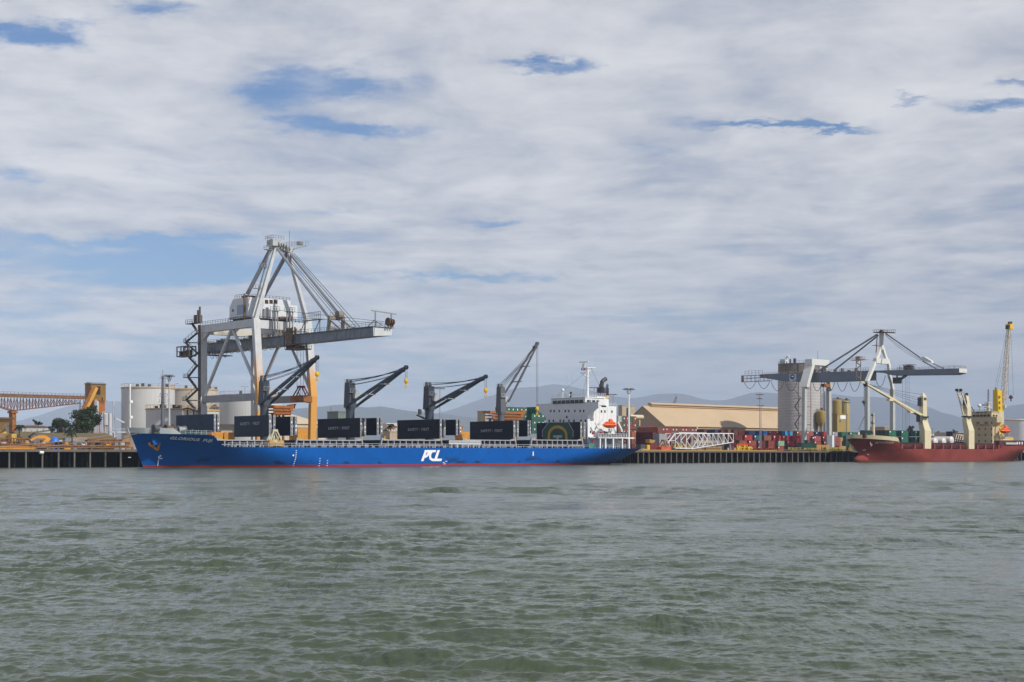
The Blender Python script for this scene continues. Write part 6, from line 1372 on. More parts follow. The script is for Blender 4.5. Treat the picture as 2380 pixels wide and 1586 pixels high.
def conveyor_rack(px0,px1,pyt,pyb,v,label):
    a,b_=U(px0,v),U(px1,v); zt,zb=Zp(pyt,a,v),Zp(pyb,a,v); t_=thing('conveyor_rack',label,'conveyor',(a+b_)/2,v,QZ)
    x=MB(); h_=zt-zb
    for k,(f0,f1) in enumerate(((.72,.98),(.44,.56),(.12,.24))): x.box(a+k*.8,b_-k*.6,v-1.5,v+2.5,zb+h_*f0,zb+h_*f1)
    for i in range(22): q=a+1.6+(b_-a-3.2)*i/21; x.box(q-.1,q+.1,v-1.3,v-1.0,zb,zb+h_*.8)
    x.hexa([(b_-2.4,v-1.5,zb+h_*.5),(b_-1.2,v-1.5,zb+h_*.5),(b_-1.2,v+2,zb+h_*.5),(b_-2.4,v+2,zb+h_*.5)],[(b_-.8,v-1.6,zt+.6),(b_+.5,v-1.6,zt+.6),(b_+.5,v+2,zt+.3),(b_-.8,v+2,zt+.3)])
    x.build('tray',mat('tray_orange_rust',(.38,.13,.03),.7,var=.3,vs=1.2,rust=.4),t_,split=False)
    x=MB()
    for q in (a+3,b_-4): x.beam((q,v-.5,QZ),(q,v-.5,zb+.5),.6); x.beam((q,v+1.8,QZ),(q,v+1.8,zb+.5),.6)
    x.build('leg',ORUST,t_)
    return t_
conveyor_rack(622,680,942,965,52,'rusty orange conveyor rack right of the first deck crane')
conveyor_rack(1133,1214,955,977,54,'orange conveyor rack behind the fourth deck crane')
# low town buildings and palms between the hatches
t_,u,ue,zt,dd=block(898,925,985,300,'white and salmon apartment building behind the palms',mat('salmon_white',(.62,.55,.50),.7,var=.1),pxs=889,name='apartment_building',roofm=WHITE)
x=MB()
for r_ in range(5):
    z=6+r_*3.1; x.box(u+.8,ue-.8,299.9,300.1,z,z+1.3)
x.build('balcony_band',mat('balcony_shade',(.16,.14,.13),.6),t_)
x=MB(); x.box(u-.05,ue-2,299.85,299.98,zt-3,zt-1); x.build('salmon_band',mat('salmon',(.62,.30,.18),.7),t_)
block(906,925,1004,120,'small beige hut right of the palms between hatch covers',BEI,name='hut',d=6)
palm(907,982,1010,130,30,'tall palm between the second and third hatch covers',21,24); palm(897,996,1018,125,24,'lower palm left of the tall one between the hatch covers',22,20)
flood_mast(1022.5,903,140,'thin floodlight mast with wide head behind the third hatch cover',18,r=.25)
flood_mast(1461.5,905,47.5,'thick white floodlight mast right of the lifeboat',22,True,.5,WHITE)
flood_mast(1381,901,110,'thin floodlight mast beside the navy funnel',17,r=.2); flood_mast(1425,917,110,'short thin floodlight mast right of the navy funnel',13,r=.2)
flood_mast(1766,917,64,'dark slender floodlight mast before the tan warehouse roof',13,r=.24,arms=2,m=MGREY); flood_mast(1769,943,75,'shorter floodlight mast just behind the dark slender one',11,r=.18,m=MGREY)
flood_mast(1967,936,60,'grey lamp post in front of the yellow silos',14,r=.22)
x=MB(); p=Lv(1572,920,260); q=Lv(1561,947,260); x.beam(q,p,.25); q2=(q[0]+2.2,q[1],q[2]); x.beam(q2,(p[0]+.6,p[1],p[2]-1),.25)
for k in range(8): f=k/8; a=Vector(q).lerp(Vector(p),f); b_=Vector(q2).lerp(Vector((p[0]+.6,p[1],p[2]-1)),f+.08); x.beam(a,b_,.14)
x.beam(q,(q[0],q[1],4.6),.8); x.beam(q2,(q2[0],q2[1],4.6),.5); solo('lattice_jib','small dark red lattice jib poking above the tan warehouse roof','crane',x,mat('dull_red_lattice',(.16,.05,.05),.7))
# white truss boom lying on the wharf
tb_=thing('truss_boom','white steel truss boom lying on the wharf right of the blue stern','truss',U(1610,52),52,QZ)
W2=mat('truss_white',(.70,.70,.70),.5,var=.08,rust=.10)
X=lambda x:1440+x/8.404; Yq=lambda y:930+y/8.404
def tp(x,y,v): u=U(X(x),v); return (u,v,Zp(Yq(y),u,v))
def mv(p,dv): return (p[0],p[1]+dv,p[2])
vtb=52; dv=5.0; x=MB()
xs=[1085,1197,1305,1413,1515,1618,1718,1818,1920,2020,2118,2222]
def bot(i): return 940+ (12*i/3 if i<=3 else 0) if i<=3 else 952-(xs[i]-1413)/(2222-1413)*128
topc=[tp(a,655,vtb) for a in xs]; botc=[tp(a,bot(i),vtb) for i,a in enumerate(xs)]
for k in (0,dv):
    T=[mv(p,k) for p in topc]; B=[mv(p,k) for p in botc]
    for a,b_ in zip(T,T[1:]): x.beam(a,b_,.28,.36)
    for a,b_ in zip(B,B[1:]): x.beam(a,b_,.28,.36)
    for a,b_ in zip(T,B): x.beam(a,b_,.26)
    for i in range(11):
        if i<3: m1=Vector(T[i]).lerp(Vector(B[i]),.47); x.beam(T[i+1],m1,.24); x.beam(m1,B[i+1],.24)
        elif i<6: m2=Vector(T[i+1]).lerp(Vector(B[i+1]),.47); x.beam(T[i],m2,.24); x.beam(B[i],m2,.24)
        else: x.beam(T[i],B[i+1],.24)
    e=mv(tp(930,860,vtb),k); x.beam(T[0],e,.36,.5); x.beam((T[0][0]-5.5,T[0][1],e[2]+1.4),(T[0][0],T[0][1],e[2]+1.4),.2); x.beam((e[0]+1.3,e[1],e[2]+.5),(e[0]+1.3,e[1],QZ),.22)
for i in range(12): x.beam(topc[i],mv(topc[i],dv),.2); x.beam(botc[i],mv(botc[i],dv),.2)
x.build('truss_frame',W2,tb_,split=False)
x=MB(); x.box(topc[0][0]+3,topc[6][0],vtb+.5,vtb+dv-.5,topc[0][2]+.3,topc[0][2]+.55); x.box(topc[8][0]+2,topc[11][0],vtb+.5,vtb+dv-.5,topc[0][2]+.3,topc[0][2]+.55); x.build('walkway_plate',W2,tb_)
x=MB(); x.box(topc[0][0]-9,topc[0][0]-4,vtb+1,vtb+dv-.6,botc[0][2]+1.5,topc[0][2]-.2); x.build('grating_panel',mat('pale_grating',(.32,.34,.36),.6,var=.15,corr=('z',.4)),tb_)
x=MB()
for i in (0,2,3): x.box(botc[i][0]-.5,botc[i][0]+.5,vtb-.2,vtb+dv+.2,QZ,botc[i][2]-.2)
a=topc[11]; x.box(a[0]-.4,a[0]+.4,vtb+.2,vtb+dv-.2,QZ,botc[11][2]-.25); x.build('support_block',DGREY,tb_)
x=MB(); x.box(botc[0][0]+.4,botc[3][0]-.4,vtb+1.2,vtb+dv-1.2,botc[0][2]+.1,botc[0][2]+.5)
for i in range(5): q=botc[0][0]+1+i*2.4; x.box(q,q+1.3,vtb+1.6,vtb+dv-1.6,botc[0][2]+.5,botc[0][2]+1.2+.8*(i%2))
x.build('inner_gear',mat('yellow_gear',(.55,.36,.07),.6,var=.3,vs=1.5,rust=.25),tb_,split=False)
x=MB(); x.box(botc[2][0],topc[11][0]-1,vtb+dv+.6,vtb+dv+2.4,QZ,QZ+3.3); x.box(botc[2][0]+2,topc[11][0]-3,vtb+dv+.5,vtb+dv+.6,QZ+2.0,QZ+2.5); solo('pipe_rack','long rack of pipes standing behind the white truss boom','rack',x,mat('rack_tan',(.30,.20,.11),.75,var=.4,vs=1.2,rust=.3))
# orange red grab, maroon box and other quay gear right of the stern
u=U(1543,49); gb=grab(u,49,QZ+.01,6.2,4.6,mat('orange_red_grab_paint',(.62,.10,.05),.5,var=.15,rust=.2),ORUST,'bright orange red grab standing at the left end of the white truss boom')
x=MB(); a,b_=U(1512.5,50),U(1528,50); x.box(a,b_,50,53,QZ,Zp(1030.5,a,50)); solo('maroon_box','maroon steel box left of the orange red grab','box',x,mat('maroon_box_paint',(.16,.03,.035),.55,var=.15,rust=.2),bevel=.08)
x=MB(); a,b_=U(1511,49.9),U(1525,49.9); z=Zp(1030,a,50); x.hexa([(a+.5,50.5,z),(b_-.8,50.5,z),(b_-.8,52.5,z),(a+.5,52.5,z)],[(a,50.2,z+1.6),(b_,50.2,z+1.1),(b_,52.8,z+1.1),(a,52.8,z+1.6)]); solo('sheet_cover','tan sheet heaped on the maroon box','sheet',x,mat('tan_sheet',(.42,.27,.10),.7,var=.2))
for i,(px,w,h_,cn,cm) in enumerate(((1489,10,2.6,'dark grey',DGREY),(1504,7,2.4,'mustard yellow',YELLOW))):
    x=MB(); a,b_=U(px,50),U(px+w,50); x.box(a,b_,50,52.5,QZ,QZ+h_); x.box(a+.3,b_-.3,49.9,50,QZ+.4,QZ+h_-.4); solo('tool_bin','%s bin on the wharf just right of the blue stern'%cn,'bin',x,cm,'bins right of the blue stern',bevel=.05)
x=MB(); x.hexa([(U(1490,45),44,QZ),(U(1513,45),44,QZ),(U(1513,45),47,QZ),(U(1490,45),47,QZ)],[(U(1495,45),45,QZ+.9),(U(1506,45),45,QZ+.6),(U(1506,45),46,QZ+.6),(U(1495,45),46,QZ+.9)]); solo('rope_heap','heap of tan mooring rope at the blue stern','rope',x,mat('tan_rope',(.35,.24,.10),.85,var=.4,vs=3))
x=MB(); a,b_=U(1642,46),U(1678,46); z=QZ
for k in range(10): q=a+(b_-a)*k/10; x.box(q,q+.25,46,47.5,z,z+1.3); x.box(q,q+.25,46,47.5,z+1.3,z+1.5)
for zz_ in (0,.6,1.3): x.box(a,b_,46.02,46.3,z+zz_,z+zz_+.22); x.box(a,b_,47.2,47.48,z+zz_,z+zz_+.22)
solo('pallet_cage','long tan cage of pallets under the tapered end of the truss boom','cage',x,mat('cage_tan',(.40,.25,.10),.7,var=.3,vs=1.5))
def spreader(px0,px1,v,h_,label,m,seed,top=None):
    a,b_=U(px0,v),U(px1,v); r=random.Random(seed); t_=thing('lifting_spreader',label,'spreader',(a+b_)/2,v,QZ); x=MB()
    for q in (a,b_-.4):
        for w in (v,v+2.0): x.box(q,q+.4,w,w+.4,QZ,QZ+h_)
    for z in (QZ+.02,QZ+h_*.5,QZ+h_-.4): x.box(a,b_,v+.02,v+.38,z,z+.35); x.box(a,b_,v+2.02,v+2.38,z,z+.35)
    for i in range(6): q=a+(b_-a-1.2)*r.random(); x.box(q,q+.7+r.random(),v-.3,v+1.5,QZ+.3,QZ+.8+r.random()*(h_-1))
    x.build('frame',m,t_,split=False)
    if top: x=MB(); x.box(a-.2,b_+.2,v-.3,v+2.7,QZ+h_+.01,QZ+h_+.5); x.build('top_beam',top,t_)
spreader(1713,1738,47.5,2.7,'yellow lifting spreader with red top beam right of the truss boom',YELLOW,1,mat('bright_red_beam',(.62,.05,.03),.5,rust=.1))
spreader(1738,1748,46.5,1.9,'small yellow lifting frame right of the red topped spreader',YELLOW,2)
spreader(1841,1862,46,1.7,'low olive yellow spreader left of the green container under the grey crane',mat('olive_yellow',(.33,.27,.06),.6,var=.25,rust=.2),3)
spreader(1877,1898,45,1.5,'low olive yellow spreader in front of the green container',mat('olive_yellow',(.33,.27,.06)),4)
spreader(1919,1954,46,1.9,'long olive yellow spreader at the foot of the right crane leg',mat('olive_yellow',(.33,.27,.06)),5)
for i in range(9):
    px=1692+i*2.6; x=MB(); u=U(px,48+(i%2)*1.5); x.lathe(u,48+(i%2)*1.5,[(.45,QZ),(.45,QZ+1.2+(i%3)*.8),(.3,QZ+1.3+(i%3)*.8)],10); solo('oil_drum','%s drum, %s in the row left of the yellow spreader'%(['grey','red','steel blue'][i%3],ORD[i]),'drum',x,[LGREY,mat('drum_red',(.35,.04,.03),.5,rust=.2),mat('drum_blue_grey',(.2,.24,.3),.5,rust=.2)][i%3],'drums by the yellow spreader',True)
for i in range(12):
    px=1750+i*4.6; x=MB(); v=46+(i%3); u=U(px,v); x.tube((u,v,QZ+.6),(u+1.0,v+.1,QZ+.6),.6,10); x.tube((u+.4,v,QZ+.6),(u+.6,v,QZ+.6),.75,10); solo('cable_drum','dull red cable drum, %s in the low row under the container wall'%ORD[i],'drum',x,mat('dull_red_drum',(.26,.05,.035),.65,var=.25,rust=.25),'red drums in a row on the wharf',True)
container(U(1862.5,50),50,QZ+1.2,'dark green','dark green container on a trailer under the grey container crane','containers stacked in the yard under the silo','u',12.2,False)
x=MB(); a,b_=U(1863,50),U(1896,50); x.box(a,b_,50.2,52.2,QZ+.8,QZ+1.19)
for q in (a+1.5,a+3,b_-4,b_-2.6):
    for w in (50.2,51.9): x.tube((q,w,QZ+.5),(q,w+.4,QZ+.5),.5,12)
solo('container_trailer','flat trailer carrying the dark green container under the grey crane','trailer',x,DGREY)
x=MB(); a,b_=U(1898,56),U(1928,56); x.box(a,b_,56,58.4,QZ+.4,QZ+3.0); 
for i in range(6): q=a+.5+i*(b_-a-1)/6; x.box(q,q+.3,55.9,56,QZ+.5,QZ+2.9)
solo('ochre_crate','long ochre flat rack between the legs of the grey crane','rack',x,mat('ochre_rack',(.42,.25,.09),.7,var=.2,rust=.2))
fk=thing('forklift','dark forklift with raised cab beside the left leg of the grey crane','forklift',U(1884,60),60,QZ)
a=U(1877,60); x=MB(); x.box(a,a+4.5,60,62.4,QZ+.5,QZ+2.6); x.box(a+.4,a+2.6,60.2,62.2,QZ+2.61,QZ+5.4); x.build('body',DGREY,fk,bevel=.1,split=False)
x=MB(); x.beam((a+4.7,60.5,QZ+.2),(a+4.7,60.5,QZ+6.2),.3); x.beam((a+4.7,61.9,QZ+.2),(a+4.7,61.9,QZ+6.2),.3); x.beam((a+4.7,60.4,QZ+6.1),(a+4.7,62,QZ+6.1),.3); x.build('mast',RUSTY,fk,split=False)
x=MB()
for q in (a+.8,a+3.8):
    for w in (59.9,62.0): x.tube((q,w,QZ+.62),(q,w+.5,QZ+.62),.62,14)
x.build('wheel',BLACK,fk)
x=MB(); x.sphere((a+4.9,60.2,QZ+6.3),.45,10,8); x.build('work_light',PURE,fk)
x=MB(); a=U(1934.5,60); x.box(a,a+2.6,60,63,QZ,Zp(1012,a,60)); solo('white_booth','white booth beside the right leg of the grey crane','booth',x,WHITE,bevel=.06)
# ================================================================ CONCRETE SILO AND YELLOW PLANT
v0=142; uc_=U(1862,v0); ur_=U(1905,v0); vf_=V(1808.5,uc_); zt=Zp(845,uc_,v0); z2=Zp(872,uc_,v0)
SIL=mat('silo_concrete',(.44,.42,.41),.85,var=.08,vs=.15,streak=.3,scol=(.25,.23,.22),rust=.05,grid=[('z',1.6)])
SILT=mat('silo_top_stained',(.19,.165,.145),.85,var=.25,vs=.4,streak=.6,scol=(.06,.05,.045),rust=.3,rcol=(.22,.10,.03))
si=thing('concrete_silo','tall stained concrete silo behind the grey container crane','silo',(uc_+ur_)/2,(v0+vf_)/2,4.6)
vc_=126; ucc=U(1857,vc_); sc_=FPX/(OY+ucc*SP+vc_*CP); RR=48.5/sc_; zt=Zp(845,ucc,vc_-RR*.7); z2=Zp(871,ucc,vc_-RR*.7); uc_=ucc-RR*.75; ur_=ucc+RR*.7; v0=vc_-RR*.7; vf_=vc_+RR*.7
x=MB(); x.lathe(ucc,vc_,[(RR,4.6),(RR,z2),(RR*.985,z2)],72); x.build('silo_body',SIL,si,True)
x=MB(); x.lathe(ucc,vc_,[(RR*.984,z2+.005),(RR*.984,zt-.4),(RR*1.0,zt-.4),(RR*1.0,zt),(.3,zt+.2)],72); x.build('top_house',SILT,si,True)
x=MB()
for k,th in enumerate((-2.55,-1.95)): x.beam((ucc+RR*math.cos(th),vc_+RR*math.sin(th),4.6),(ucc+RR*math.cos(th),vc_+RR*math.sin(th),zt-.5),.22,.22)
x.build('drain_pipe',mat('silo_pipe',(.12,.11,.105),.8),si)
x=MB(); PP=[(ucc+RR*.97*math.cos(6.28*i/30),vc_+RR*.97*math.sin(6.28*i/30),zt) for i in range(31)]
for p,q in zip(PP,PP[1:]): x.beam(p,Vector(p)+Vector((0,0,1.1)),.1); x.beam(Vector(p)+Vector((0,0,1.1)),Vector(q)+Vector((0,0,1.1)),.1)
x.build('roof_rail',DGREY,si,split=False)
x=MB(); vv=V(1822,uc_+2); x.box(uc_+1,uc_+4,vv-1.5,vv+2,zt,Zp(835,uc_,vv)); x.build('roof_cabin',mat('pale_blue_cabin',(.45,.55,.60),.6),si)
x=MB(); vv=V(1832,uc_+2.5); zz_=zt+2.6; P=[(uc_+2.5,vv+1.6*math.cos(a),zz_+1.6*math.sin(a)) for a in [i*.35-1.2 for i in range(10)]]; x.path(P,.55,10); x.tube((uc_+2.5,P[0][1],P[0][2]),(uc_+2.5,P[0][1]-.2,zt),.5,10); x.build('exhaust_duct',WHITE,si,True,split=False)
x=MB(); vv=V(1869,uc_+1); x.beam((uc_-.6,vv+5,z2-2),(uc_-.6,vv+5,zt+2.5),1.0,1.2); x.beam((uc_-.6,vv+8,z2-1),(uc_-.6,vv+8,zt+2.3),.6); x.build('bucket_elevator',mat('dark_teal_steel',(.05,.08,.09),.5),si)
x=MB(); p=Lv(1900.5,815,150); x.tube((p[0],150,zt),p,.08,5); x.build('aerial',DGREY,si)
x=MB(); a=U(1907,140); b_=U(1914,140); zt2=Zp(893,a,140)
for q in (a,b_):
    for w in (140,142): x.beam((q,w,4.6),(q,w,zt2),.28)
for k in range(18): z=6+k*(zt2-7)/18; z3_=z+(zt2-7)/18; x.beam((a,140,z),(b_,140,z3_),.16); x.beam((a,140,z),(b_,140,z),.16); x.beam((a,142,z3_),(b_,142,z),.14)
x.beam((b_+1.4,140,10),(b_+1.4,140,zt2-4),.5); solo('lattice_tower','slender rusty lattice tower right of the concrete silo','lattice tower',x,mat('lattice_rust_grey',(.22,.18,.15),.7,var=.3,rust=.3))
YS=mat('mustard_silo_paint',(.34,.25,.085),.5,var=.08,streak=.25,scol=(.22,.16,.06),rust=.1)
def silo(px0,px1,pyt,v,label,zb=4.6,cone=0):
    u=U((px0+px1)/2,v); s=FPX/(OY+u*SP+v*CP); r=(px1-px0)/2/s; zt=Zp(pyt,u,v); t_=thing('yellow_silo',label,'silo',u,v,4.6)
    x=MB(); x.lathe(u,v,([(r,zb)] if not cone else [(.4,zb-cone),(r,zb)])+[(r,zt),(r*.9,zt+.3),(.3,zt+.9)],28); x.build('shell',YS,t_,True)
    y=MB(); P=[(u+r*.92*math.cos(6.28*i/12),v+r*.92*math.sin(6.28*i/12),zt+.2) for i in range(13)]
    for a,b_ in zip(P,P[1:]): y.beam(a,Vector(a)+Vector((0,0,1.1)),.1); y.beam(Vector(a)+Vector((0,0,1.1)),Vector(b_)+Vector((0,0,1.1)),.1)
    y.box(u+.3,u+1.4,v-.5,v+.5,zt+.6,zt+2.0); y.build('roof_gear',RUSTY,t_,split=False)
    if zb>6:
        y=MB()
        for k in range(4): a=.8+k*1.57; y.beam((u+r*.85*math.cos(a),v+r*.85*math.sin(a),4.6),(u+r*.85*math.cos(a),v+r*.85*math.sin(a),zb+1),.35)
        y.beam((u-r*.6,v-r*.6,8),(u+r*.6,v-r*.6,12),.25); y.beam((u+r*.6,v-r*.6,8),(u-r*.6,v-r*.6,12),.25); y.build('leg',RUSTY,t_)
    return t_
silo(1934.5,1956,932,118,'left of the two tall mustard silos behind the crane leg'); silo(1956,1975,934,121,'right of the two tall mustard silos behind the crane leg')
u=U(1907,112); silo(1897,1918,957,112,'short mustard hopper silo on legs beside the lattice tower',Zp(981,u,112),3)
t_,u,ue,zt,dd=block(1946,1971.5,963.5,106,'mustard box building with a white sign below the two silos',YS,pxs=1934,name='control_building')
x=MB(); a,b_=U(1953,105.9),U(1965.5,105.9); x.box(a,b_,105.85,105.98,Zp(974,a,106),Zp(965.5,a,106)); x.build('white_sign',PURE,t_)
x=MB(); a=U(1951,105.9); x.box(a,a+1.4,105.9,105.99,Zp(981,a,106),Zp(977,a,106)); x.build('wall_vent',DGREY,t_)
# ================================================================ GREY CONTAINER CRANE
C2=thing('container_crane','grey container crane with long flat boom in front of the concrete silo','harbour crane',U(1960,58),58,QZ)
BL2=mat('boom_blue_grey',(.155,.185,.235),.5,var=.08,vs=.3,streak=.25,scol=(.10,.11,.13),rust=.06)
G2=mat('crane_pale_grey',(.47,.49,.47),.5,var=.08,rust=.16,streak=.25,scol=(.28,.26,.22))
WH2=mat('crane_offwhite',(.66,.66,.62),.5,var=.06,rust=.15,streak=.2,scol=(.40,.36,.30))
vW=44; uA,uB=U(2015,vW),U(2074.5,vW)
vL=V(1869,uA); vL2=V(1927,uB)
def lg(pts,u,name,du=2.0,dv=1.9,m=G2):
    x=MB(); P=[]
    for q in pts:
        r=Lu(q[0],q[1],u); P.append((r[0]+(q[2] if len(q)>2 else 0),r[1],r[2],1))
    P=[(P[0][0],P[0][1],QZ+1.3,1)]+P; secleg(x,P,du,dv); x.box(P[0][0]-2,P[0][0]+2,P[0][1]-1.2,P[0][1]+1.2,QZ+.005,QZ+1.3); x.build(name,m,C2,bevel=.06); return P
def arm(pts,name,du,dv,m=WH2):
    x=MB(); secleg(x,[(a,b_,c_,1) for a,b_,c_ in pts],du,dv); x.build(name,m,C2,bevel=.05)
zk=Zp(897,uA,vL)
lg([(1869,1015),(1870,900)],uA,'landside_leg'); lg([(1927,1030),(1926,903)],uB,'landside_leg')
lg([(2015.5,1015),(2015.5,886)],uA,'waterside_leg'); lg([(2074.5,1015),(2074.5,905)],uB,'waterside_leg')
# landside arms and cross girder above the boom
zA1=Zp(900,uA,vL); zTop=Zp(846,uA,vL)
uL1=uA+5.0; uL2=uB-5.0
arm([(uA,vL,zA1),(uA+1.2,vL,zA1+3),(uL1,vL,zTop-.5)],'portal_arm',2.2,4.6); arm([(uB,vL,zA1-.5),(uB-.6,vL,zA1+2.5),(uL2,vL,zTop-.5)],'portal_arm',2.0,2.2,G2)
x=MB(); x.box(uL1-1.4,uL2+1.2,vL-2.2,vL+2.2,zTop-.49,zTop+2.6); x.build('cross_girder',WH2,C2,bevel=.1)
x=MB(); x.box(uB-6.5,uB-1.0,vL-1,vL+1,zA1+.6,zA1+2.2); x.build('haunch',ORUST,C2)
# waterside A-frame
uc=(uA+uB)/2; Pap=Lv(2045,777,vW+3); Pm=(Pap[0],vW+2,Zp(803,Pap[0],vW+2))
W1=Lu(2015.5,886,uA); W2_=Lu(2074.5,905,uB)
arm([W1,Pm],'tower_leg',1.9,1.7); arm([W2_,(uB-1.0,W2_[1],W2_[2]+3.5),(uB-2.8,vW,Zp(875,uB,vW)),(uB-3.4,vW,Zp(850,uB,vW)),(uB-4.6,vW+1,Zp(833,uB,vW)),Pm],'tower_leg',1.5,1.4)
x=MB(); zc=Zp(833,uc,vW); x.box(uA+(Pm[0]-uA)*.5,uB-2.8,vW-.2,vW+1.6,zc-2.6,zc); x.build('tower_girder',WH2,C2,bevel=.05)
x=MB(); x.beam((Pm[0],Pm[1],Pm[2]-.6),(Pap[0],vW+2,Pap[2]+.6),1.8,1.6); x.build('mast_head',G2,C2,bevel=.05)
x=MB(); z=Pap[2]+.65; x.box(Pap[0]-3,Pap[0]+2.0,vW,vW+5,z,z+.3); x.beam((Pap[0],vW+.5,z),(Pap[0]+.5,vW-5,z-.4),1.6,.5); x.rail((Pap[0]-3,vW,z+.3),(Pap[0]+2,vW,z+.3),1.1,1.0,.1); x.rail((Pap[0]-3,vW,z+.3),(Pap[0]-3,vW+5,z+.3),1.1,1,.1); x.rail((Pap[0]+.9,vW-.5,z+.2),(Pap[0]+1.2,vW-5,z+.1),1.1,1,.1)
for k in range(4): x.tube((Pap[0]-.6+k*.5,vW+2.2,z+.6),(Pap[0]-.3+k*.5,vW+2.2,z+.6),.8,12)
x.build('apex_platform',RUSTY,C2,split=False)
# boom in two lengths
ub0=uA+(uB-uA)*.30; ub1=ub0+7.0
def bpt(px,py): return Lu(px,py,ub0)
def boomseg(pp,name,m=BL2,par=None):
    # profile (v,z) in the plane of the boom side
    x=MB(); x.prism([(bpt(a,b_)[1],bpt(a,b_)[2]) for a,b_ in pp],'u',ub0,ub1); return x.build(name,m,par or C2,bevel=.06)
bo1=boomseg([(1765,870.6),(2019,861.5),(2019,883.5),(1960,886.5),(1890,888.5),(1862,888.5),(1820,886.5),(1766,877)],'rear_boom')
bo2=boomseg([(2020.5,861.8),(2052,861.3),(2229,856.5),(2229,867),(2214.5,871),(2072,872.6),(2052,867),(2034,866)],'front_boom')
vt=bpt(2229,860)[1]; x=MB(); zt_=bpt(2229,856.5)[2]; zb_=bpt(2229,867)[2]; x.hexa([(ub0+.02,vt-.12,zb_+.2),(ub1-.02,vt-.12,zb_+.2),(ub1-.02,vt-.01,zb_+.2),(ub0+.02,vt-.01,zb_+.2)],[(ub0+.02,vt-.12,zt_+.0),(ub1-.02,vt-.12,zt_+.0),(ub1-.02,vt-.01,zt_+.0),(ub0+.02,vt-.01,zt_+.0)]); x.build('boom_lit_end',WH2,bo2)  # off-white plate: lit tip of the boom given by colour
x=MB(); zq=zt_+.02
va_=bpt(1772,868)[1]; vj=bpt(2018,861)[1]; vk=bpt(2056,861)[1]
zr1=bpt(2019,861.5)[2]; zr2=zt_
x.rail((ub0+.2,va_,zr1),(ub0+.2,vj,zr1),1.4,1.5,.12); x.rail((ub0+.2,vk,zr2+.1),(ub0+.2,vt,zr2),1.4,2.6,.1); x.rail((ub1-.2,vk,zr2+.1),(ub1-.2,vt,zr2),1.4,3,.1); x.rail((ub0+.2,vt,zr2),(ub1-.2,vt,zr2),1.4,1.6,.1); x.build('boom_rail',mat('pinkish_rail',(.42,.33,.30),.6,var=.2,rust=.2),bo1)
x=MB(); rnd=random.Random(4)
for i in range(14): v=va_-4-i*(va_-vj-8)/14; x.box(ub0+1,ub0+1.6+rnd.random(),v-.4,v+.5,zr1,zr1+.7+rnd.random()*1.3)
x.build('boom_gear',RUSTY,bo1)
x=MB(); v1=bpt(1728,878)[1]; v2=va_; zc_=bpt(1728,888)[2]
for u in (ub0-.4,ub0+2.2):
    for z in (zc_,zc_+1.8,zc_+3.2): x.beam((u,v1,z),(u,v2-4.5,z),.2)
    for k in range(7): v=v1+(v2-4.5-v1)*k/6; x.beam((u,v,zc_),(u,v,zc_+3.2),.16)
for z in (zc_,zc_+3.2): x.beam((ub0-.4,v1,z),(ub0+2.2,v1,z),.2)
x.rail((ub0,v1-1,zc_+3.4),(ub0,v2,zc_+3.4),2.2,2,.12); x.box(ub0-.6,ub0+.2,v1-.3,v1+1.0,zc_-.2,zc_+3.4); x.build('tail_cage',mat('cage_grey_rust',(.24,.20,.19),.7,var=.3,rust=.25),bo1,split=False)
x=MB()
for a,b_ in ((1728,1758),(1761,1790),(1793,1821),(1826,1852),(1889,1910),(1916,1940),(1946,1969),(1975,1999),(2033,2058)):
    pa,pb=Lu(a,884 if a<1770 else 889 if a<2020 else 873,ub0-.5),Lu(b_,884 if a<1770 else 889 if a<2020 else 873,ub0-.5); x.cable(pa,pb,.13,4.4 if a<2020 else 5.4,5,12)
x.build('festoon_cable',CABLE,bo1)
for (a,b_,P) in ((1902,863,(Pap[0]-1,vW+4,Pap[2]-.2)),(1937,862.5,(Pap[0]+.3,vW+4,Pap[2]-.5))):
    x=MB(); e=Lu(a,b_,ub0+(0.6 if a<1910 else 6.4)); x.tube(P,e,.42,8); x.build('back_stay',mat('stay_slate',(.16,.18,.22),.45,var=.08),C2,True)
pl=Lu(2142,834,ub0+3.5); x=MB(); x.tube((Pap[0]+.4,vW,Pap[2]+.2),pl,.36,8)
e1=Lu(2176,857,ub0+.6); e2=Lu(2194,857,ub0+6); pr=Lu(2168,842,ub0+3.5)
x.tube((pl[0],pl[1]-.5,pl[2]-1.2),e1,.3,6); x.tube((pr[0],pr[1],pr[2]-.6),e2,.3,6)
for k in (0,1): x.cable((Pap[0],vW,Pap[2]-.3-k*.4),(pl[0],pl[1],pl[2]-.6-k*.5),.08,.8+k*.5)
x.build('fore_stay',mat('stay_slate',(.16,.18,.22)),C2,True,split=False)
x=MB(); q=Lu(2150,836,ub0+3.5); q2=Lu(2167,840,ub0+3.5); x.prism([(pl[1]+.5,pl[2]+.6),(q[1],pl[2]+.9),(q2[1],pr[2]+.5),(q2[1]-.3,pr[2]-.5),(q[1],pl[2]-1.2),(pl[1]+.3,pl[2]-.6)],'u',ub0+2.6,ub0+4.4); x.build('link_plate',WH2,C2,bevel=.1)
